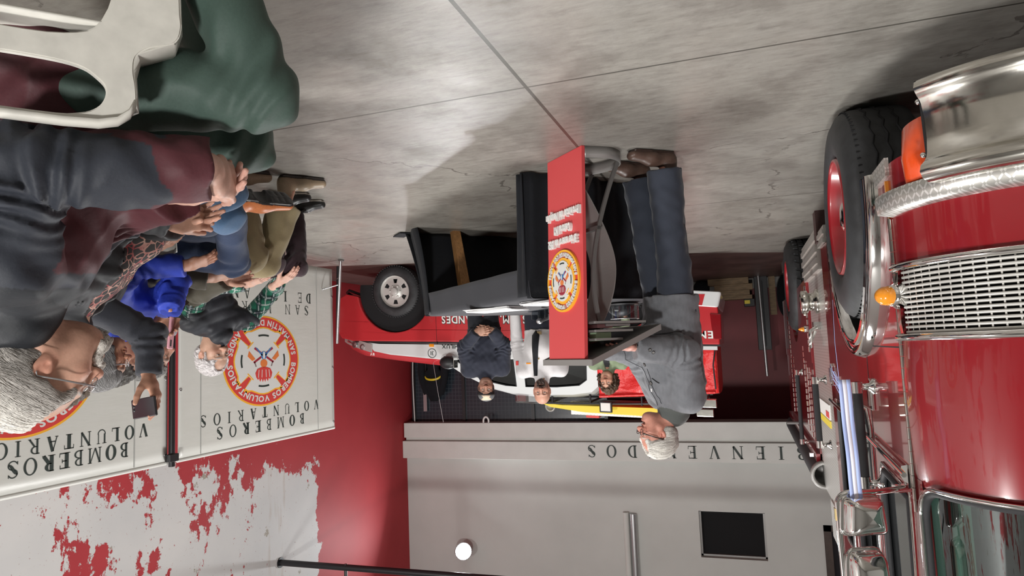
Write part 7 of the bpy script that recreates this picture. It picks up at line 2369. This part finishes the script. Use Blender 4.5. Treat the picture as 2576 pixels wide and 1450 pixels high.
# ------------------------------------------------------------------ E: olive jacket, khaki trousers
f, l = lf((-.72, .69)); H = clasp((2.505, 2.895, .635), f, l, gap=.03, tilt=-.15)
OL = (.050, .044, .030)
H['R'].update(curl=[1.0, 1.1, 1.2, 1.3]); 
E_, cE = person(dict(
    label='seated grey-bearded man in olive jacket over a red sweater with khaki trousers', face=(-.72, .69), s=1.0, bw=1.05, belly=.03,
    pel=(2.99, 2.71, .49), nb=(3.03, 2.775, .875), head=(3.015, 2.803, 1.035), hdir=(-.80, .60, .0), hres=.0036, skin=(.44, .25, .18), stubble=((.30, .28, .26), .8), hair='short', hair_col=(.13, .125, .12), brow=(.15, .14, .13),
    handL=dict(w=(2.555, 2.735, .655), d=(-.55, .80, -.15), n=(.3, .3, -.9), curl=.55), handR=H['R'],
    knL=(2.53, 3.03, .52), knR=(2.575, 3.185, .535), anL=(2.675, 3.05, .09), anR=(2.485, 3.31, .09),
    top=dict(name='jacket', col=OL, mat='cloth', t=.012, ru=.064, rf=.058, rc=.052, open=(.14, .10), hem=.02, fold=.014, seed=15, collar=.03),
    under=dict(name='sweater', col=(.42, .030, .032)),
    legs=dict(col=(.235, .190, .105), rk=.078, rh=.088, len=.78, seat=.432, fold=.016, g=.004, seed=16),
    shoe=dict(cols=sole_cols((.28, .215, .145), (.035, .03, .026), .02), toe=(-.62, .78, 0), L=.28)))
sc_ = MB().tube(smooth_path([(2.93, 2.72, .90), (2.90, 2.80, .905), (2.93, 2.88, .90), (3.02, 2.90, .91), (3.07, 2.82, .92), (3.03, 2.73, .91), (2.93, 2.72, .90)], 6), .030, 10, flat=(1.2, .8))
sc_.build('scarf', mat('grey_scarf', (.30, .29, .31), .9, bump=.6, bscale=60), E_)

# ------------------------------------------------------------------ F: plaid shirt, black quilted vest
def plaid(V, c):
    C = solid_col(V, (.012, .125, .075)); pr = V
    for ax, sc, o in (((.55, .35, .75), 1.0, 0), ((-.6, .75, .1), 1.0, .3), ((.4, .5, -.75), 1.0, .6)):
        q = (pr @ unit(ax)) / .085 + o; fr = q - np.floor(q)
        if o == .6: continue
        C[(fr > .50) & (fr < .86)] *= A_(.35, .30, .40)
        C[(fr > .10) & (fr < .16)] = A_(.40, .44, .42); C[(fr > .66) & (fr < .70)] = A_(.36, .40, .40)
    return C


f, l = lf((-.93, -.20))
F_, cF = person(dict(
    label='white-haired man in black quilted vest over a green plaid shirt, hands on his knees', face=(-.93, -.20), s=.97, bw=1.0, sw=.18, belly=.02,
    pel=(3.32, 3.38, .49), nb=(3.185, 3.475, .875), head=(3.225, 3.49, 1.035), hdir=(-.96, -.14, -.06), hup=(-.06, .12, 1), hres=.0028, skin=(.47, .28, .20), hand_skin=(.50, .30, .23), gaze=(.4, 0),
    hair='receding', hair_col=(.58, .55, .55), hair_t=.012, hair_amp=.003, lock_n=2400, lock_l=.03, lock_r=.0008, lock_flare=.004, forehead=(0, .09, .075), fore_r=(.056, .06, .046), brow=(.42, .38, .36),
    handL=dict(w=(2.84, 3.335, .625), d=(-.84, .42, -.30), n=(.1, .2, -.97), curl=[.5, .45, .5, .55], thumb=(.7, .2), spread=.14),
    handR=dict(w=(2.80, 3.60, .595), d=(-.88, .10, -.42), n=(-.1, .1, -.97), curl=[.5, .5, .55, .6], thumb=(.7, .2), spread=.1),
    shL=(3.265, 3.345, .795), shR=(3.10, 3.665, .82), ehintL=(.2, -.7, -.4), ehintR=(.2, .7, -.4),
    knL=(2.745, 3.475, .485), knR=(2.725, 3.685, .485), anL=(2.82, 3.64, .09), anR=(2.86, 3.86, .09),
    top=dict(name='vest', vest=True, col=(.024, .026, .032), mat='puffer', t=.016, quilt=.065, hem=.02, seed=18, collar=.045),
    under=dict(name='plaid_shirt', col=plaid, sleeves=True, g=.004, collar=.03),
    legs=dict(col=(.035, .018, .024), rk=.070, rh=.066, seat=.432, fold=.012, seed=19),
    shoe=dict(cols=sole_cols((.02, .02, .02), (.45, .43, .38), .014), toe=(-.85, .42, 0), L=.27)))
wL = Vector(cF['wr'][1]); dL = Vector(unit((-.84, .42, -.30))); nL = Vector(unit((.1, .2, -.97))); nL = (nL - dL * nL.dot(dL)).normalized(); xL = dL.cross(nL); wc = wL - dL * .02
wt = MB().tube([wc + nL * .0245 * math.cos(a) + xL * .033 * math.sin(a) for a in [2 * math.pi * k / 32 for k in range(32)]], .0045, 6, closed=True, flat=(.45, 1.5)).build('wristwatch', 'chrome', F_, label='steel wristwatch')
MB().lathe(wc - nL * .023, -nL, [(0, .008), (.016, .008), (.018, .004), (.018, 0)], 20).build('watch_face', 'black', wt)
cn = MB().tube([(2.745, 3.935, .012), (2.965, 3.56, .33), (3.02, 3.46, .41)], .014, 4, flat=(1, 1))
tag(cn.build('black_bar', 'black_metal', loc=(2.745, 3.935, 0)), 'black square metal bar leaning up from the floor beside the dark trousers', 'bar')

# ------------------------------------------------------------------ speaker at the lectern
GR = A_(.150, .156, .170)
f, l = lf((.86, -.51))


def colM(V, c):
    C = solid_col(V, GR); C *= (1 + .05 * wnoise(V, 30, 2) + .05 * wnoise(V, 60, 7, (1, 1, .2)))[:, None]
    q = V - c['pel']; hz = q @ c['up']
    da = np.min([c['seg'](V, c['sh'][s], c['el'][s])[1] for s in (1, -1)], axis=0)
    rn = np.linalg.norm((V - c['nb'])[:, :2], axis=1)
    C[(hz > np.linalg.norm(c['nb'] - c['pel']) - .035) & (rn < .105)] = A_(.075, .082, .078)
    return C


Mn, cM = person(dict(
    label='white-haired man with glasses in grey wool blazer speaking at the lectern', face=(.86, -.51), seated=0, s=1.03, bw=1.13, sw=.195, belly=.025,
    pel=(.395, 4.03, .90), nb=(.405, 4.045, 1.445), head=(.515, 4.005, 1.602), hdir=(.88, -.43, -.16), hs=.95, sideburn=0, hres=.0024, skin=(.54, .25, .185), hand_skin=(.50, .24, .19), mouth=.010, jowl=1,
    hair='swept', hair_col=(.72, .70, .65), hair_t=.018, hair_amp=.0025, lock_n=4200, lock_l=.06, lock_r=.0007, lock_flare=.004, comb=(1, .3, .7), forehead=(.0, .092, .085), fore_r=(.050, .06, .060), brow=(.55, .5, .46), specs=dict(r=.0018, dz=-.008),
    handR=dict(w=(.560, 3.705, 1.095), d=(.72, -.62, -.02), n=(.1, .1, -1), curl=[.35, .4, .45, .5], thumb=(.6, .3)), elR=(.325, 3.815, 1.135), shR=(.315, 3.905, 1.385),
    handL=dict(w=(.79, 3.86, 1.075), d=(.75, -.55, -.2), n=(.1, .1, -1), curl=.5), elL=(.60, 4.06, 1.13),
    knL=(.50, 4.03, .47), knR=(.360, 3.90, .48), anL=(.535, 4.02, .09), anR=(.365, 3.83, .09),
    top=dict(name='blazer', col=colM, mat='cloth', t=.014, ru=.068, rf=.064, rc=.056, hem=-.095, fold=.010, seed=21, collar=.030, res=.0065),
    legs=dict(col=(.030, .036, .052), rk=.078, rh=.086, len=.97, fold=.014, g=.008, waist=.10, seed=22),
    shoe=dict(cols=sole_cols((.085, .050, .038), (.030, .018, .014), .016), toeL=(.75, -.66, 0), toeR=(.80, -.60, 0), L=.29, wide=1.08)))
bz = child(Mn, 'blazer'); bb = bvh_of(bz)
M['horn'] = mat('horn_button', (.03, .03, .03), .3)
for p in ((.475, 3.70, 1.115), (.495, 3.695, 1.105), (.515, 3.69, 1.10)): button(bb, p, 'horn', bz, .009, 'grey_plate')
for p in ((.585, 3.875, 1.22), (.565, 3.88, 1.31), (.60, 3.87, 1.12)): button(bb, p, 'horn', bz, .012, 'grey_plate')
stick(bb, [(.545, 3.95, 1.45), (.61, 3.91, 1.36), (.635, 3.88, 1.22), (.64, 3.86, 1.08), (.62, 3.86, .90)], 'cloth_grey', bz, 'front_edge', .0016, label='front edge of the blazer')
stick(bb, [(.50, 3.90, 1.45), (.545, 3.875, 1.385), (.585, 3.87, 1.25)], 'cloth_grey', bz, 'lapel', .0016)
stick(bb, [(.475, 3.865, 1.30), (.545, 3.855, 1.285)], 'horn', bz, 'breast_pocket', .006, flat=(.25, 1))
stick(bb, [(.33, 3.86, 1.02), (.47, 3.86, 1.03)], 'horn', bz, 'hip_pocket', .006, flat=(.25, 1))
q, nn, i_, d_ = bb.find_nearest(Vector((.585, 3.90, 1.375)))
MB().obox(q + nn * .002, nn.cross(Vector((0, 0, 1))).normalized() * .008, Vector((0, 0, .011)), nn * .001).build('pin', 'paper', bz)

# ------------------------------------------------------------------ three people behind the table
f, l = lf((-.34, -.94)); H = clasp((2.555, 6.56, .865), f, l, gap=.03, tilt=-.2)
H['L'].update(curl=1.1); H['R'].update(curl=1.0)
H['L']['d'] = unit(-l * .9 + f * .25 + A_(0, 0, -.2)); H['R']['d'] = unit(l * .9 + f * .25 + A_(0, 0, -.2)); H['L']['n'] = -f; H['R']['n'] = -f
H['L']['w'] = A_(2.555, 6.555, .885) + l * .075; H['R']['w'] = A_(2.555, 6.575, .87) - l * .075
N_, cN = person(dict(
    label='young man in navy pullover and grey cap standing behind the table with hands folded', face=(-.34, -.94), seated=0, s=.93, bw=1.12, sw=.195,
    pel=(2.64, 6.78, .84), nb=(2.63, 6.76, 1.335), head=(2.62, 6.735, 1.478), hdir=(-.34, -.94, .0), hres=.0034, skin=(.33, .17, .115), hand_skin=(.42, .23, .16), hair='short', hair_col=(.012, .011, .012), hair_t=.009, brow=(.02, .018, .016), stubble=((.12, .07, .055), .35),
    handL=H['L'], handR=H['R'], ehintL=-f * .4 + l * 1.0 - A_(0, 0, .3), ehintR=-f * .4 - l * 1.0 - A_(0, 0, .3),
    knL=(2.72, 6.70, .45), knR=(2.54, 6.77, .45), anL=(2.74, 6.74, .09), anR=(2.52, 6.81, .09),
    top=dict(name='pullover', col=(.017, .020, .034), mat='cloth', t=.014, ru=.068, rf=.06, rc=.05, hem=.0, fold=.012, seed=25, collar=.02, res=.009),
    legs=dict(col=(.014, .016, .022), seed=26, res=.011), shoe=dict(cols=sole_cols((.02, .02, .02), (.01, .01, .01)), toe=(-.34, -.94, 0))))
hc = A_(2.62, 6.735, 1.478); Y = unit((-.34, -.94, 0)); X = unit(np.cross(Y, (0, 0, 1))); Z = A_(0, 0, 1)
P = []
for j in range(9):
    ph_ = math.pi / 2 * j / 8
    P.append([tuple(hc + X * (.088 * math.cos(ph_) * math.cos(a)) + Y * (-.014 + .110 * math.cos(ph_) * math.sin(a)) + Z * (.058 + .078 * math.sin(ph_) ** .9)) for a in [2 * math.pi * k / 32 for k in range(33)]])
cp = MB().grid(P).build('cap', mat('grey_cap', (.13, .135, .14), .9), N_, solid=.003)
fp = MB().grid([[tuple(hc + X * (.05 * s_) + Y * (.085 + .020 - .030 * s_ * s_ - .034 * t_) + Z * (.066 + .060 * t_)) for s_ in [-1 + .25 * k for k in range(9)]] for t_ in [0, .3, .6, .85]])
fp.build('cap_patch', mat('cream_patch', (.70, .55, .40), .8), cp, solid=.004, label='cream patch on the cap')

f, l = lf((-.22, -.97))
W_, cW = person(dict(
    label='bald man with dark goatee in white uniform shirt and black tie behind the table', face=(-.22, -.97), seated=0, s=.96, bw=1.10, sw=.20, belly=.05,
    pel=(1.975, 6.73, .86), nb=(1.985, 6.70, 1.36), head=(1.985, 6.665, 1.52), hdir=(-.20, -.97, -.05), hs=1.04, hres=.0034, skin=(.50, .265, .19), hair=None, beard=(.045, .028, .022), brow=(.10, .06, .05), stubble=((.10, .06, .05), .75), mouth=.006,
    elL=(2.245, 6.70, 1.03), elR=(1.72, 6.79, 1.03), handL=dict(w=(2.235, 6.64, .68), d=(-.1, -.1, -.98), n=(-.95, .2, 0), curl=.5), handR=dict(w=(1.73, 6.74, .68), d=(-.1, -.1, -.98), n=(.95, -.2, 0), curl=.5),
    knL=(2.08, 6.68, .46), knR=(1.89, 6.72, .46), anL=(2.09, 6.72, .09), anR=(1.88, 6.76, .09),
    top=dict(name='shirt', col=(.56, .545, .55), mat='cloth', t=.006, ru=.066, rf=.056, rc=.048, hem=.03, fold=.005, seed=28, collar=.045, res=.009),
    legs=dict(col=(.014, .016, .026), seed=29, res=.011, waist=.10), shoe=dict(cols=sole_cols((.02, .02, .02), (.01, .01, .01)), toe=(-.2, -.97, 0))))
sb_ = bvh_of(child(W_, 'shirt'))
P = []
for k in range(15):
    t_ = k / 14; z = 1.355 - .44 * t_; c0 = Vector((1.985 - .03 * t_, 6.40, z)); w_ = (.018 + .022 * t_) * (1 if k < 13 else (1.0 if k == 13 else .04))
    if k == 14: z -= .02
    rw = []
    for s_ in (-1, 0, 1):
        o_ = c0 + Vector(tuple(-l)) * (w_ * s_); hit = sb_.ray_cast(o_, Vector((.2, .97, 0)).normalized())
        q = hit[0] if hit[0] is not None else Vector((o_.x, 6.57, z)); rw.append(q + Vector((-.2, -.97, 0)) * (.006 + (.003 if s_ == 0 else 0)) + Vector((0, 0, z - q.z)))
    P.append(rw)
MB().grid(P).build('necktie', 'cloth_black', W_, solid=.004)
for nm, mm, p, sz in (('name_bar', 'amber', (2.11, 6.50, 1.235), (.028, .007)), ('tie_pin', 'gold', (1.965, 6.5, 1.20), (.007, .008)), ('collar_pin', 'gold', (1.925, 6.58, 1.385), (.006, .006)), ('arm_patch', 'red_plain', (2.22, 6.60, 1.22), (.016, .022)), ('belt_buckle', 'gold', (1.945, 6.52, .915), (.022, .022))):
    q, nn, i_, d_ = sb_.find_nearest(Vector(p)); ax_ = nn.cross(Vector((0, 0, 1))).normalized()
    MB().obox(q + nn * (.010 if 'tie' in nm else .004), ax_ * sz[0], Vector((0, 0, sz[1])), nn * .002).build(nm, mm, W_, bevel=.001)

f, l = lf((.05, -1.0))
Y_, cY = person(dict(
    label='woman with brown curly hair and sage green jacket standing between lectern and blazer', face=(.05, -1.0), seated=0, s=.92, bw=.95, sw=.165, bust=1,
    pel=(1.405, 7.34, .82), nb=(1.415, 7.32, 1.325), head=(1.42, 7.285, 1.468), hdir=(.12, -.98, -.02), hs=.98, fem=1, hres=.0034, skin=(.47, .25, .17), hair='curly', hair_col=(.060, .036, .022), hair_col2=(.11, .065, .04), lock_n=900, lock_l=.05, lock_r=.0022, lock_flare=.008, brow=(.06, .04, .03),
    handL=dict(w=(1.62, 7.24, .78), d=(0, -.1, -1), n=(-1, 0, 0), curl=.5), handR=dict(w=(1.19, 7.24, .78), d=(0, -.1, -1), n=(1, 0, 0), curl=.5),
    knL=(1.49, 7.30, .45), knR=(1.32, 7.30, .45), anL=(1.49, 7.34, .09), anR=(1.32, 7.34, .09),
    top=dict(name='jacket', col=(.20, .25, .155), mat='cloth', t=.010, hem=.0, fold=.012, seed=31, collar=.035, res=.009, open=(.05, .035)),
    under=dict(name='shirt', col=(.03, .032, .035)),
    legs=dict(col=(.02, .022, .03), seed=32, res=.011), shoe=dict(cols=sole_cols((.03, .03, .03), (.01, .01, .01)), toe=(0, -1, 0), L=.24)))
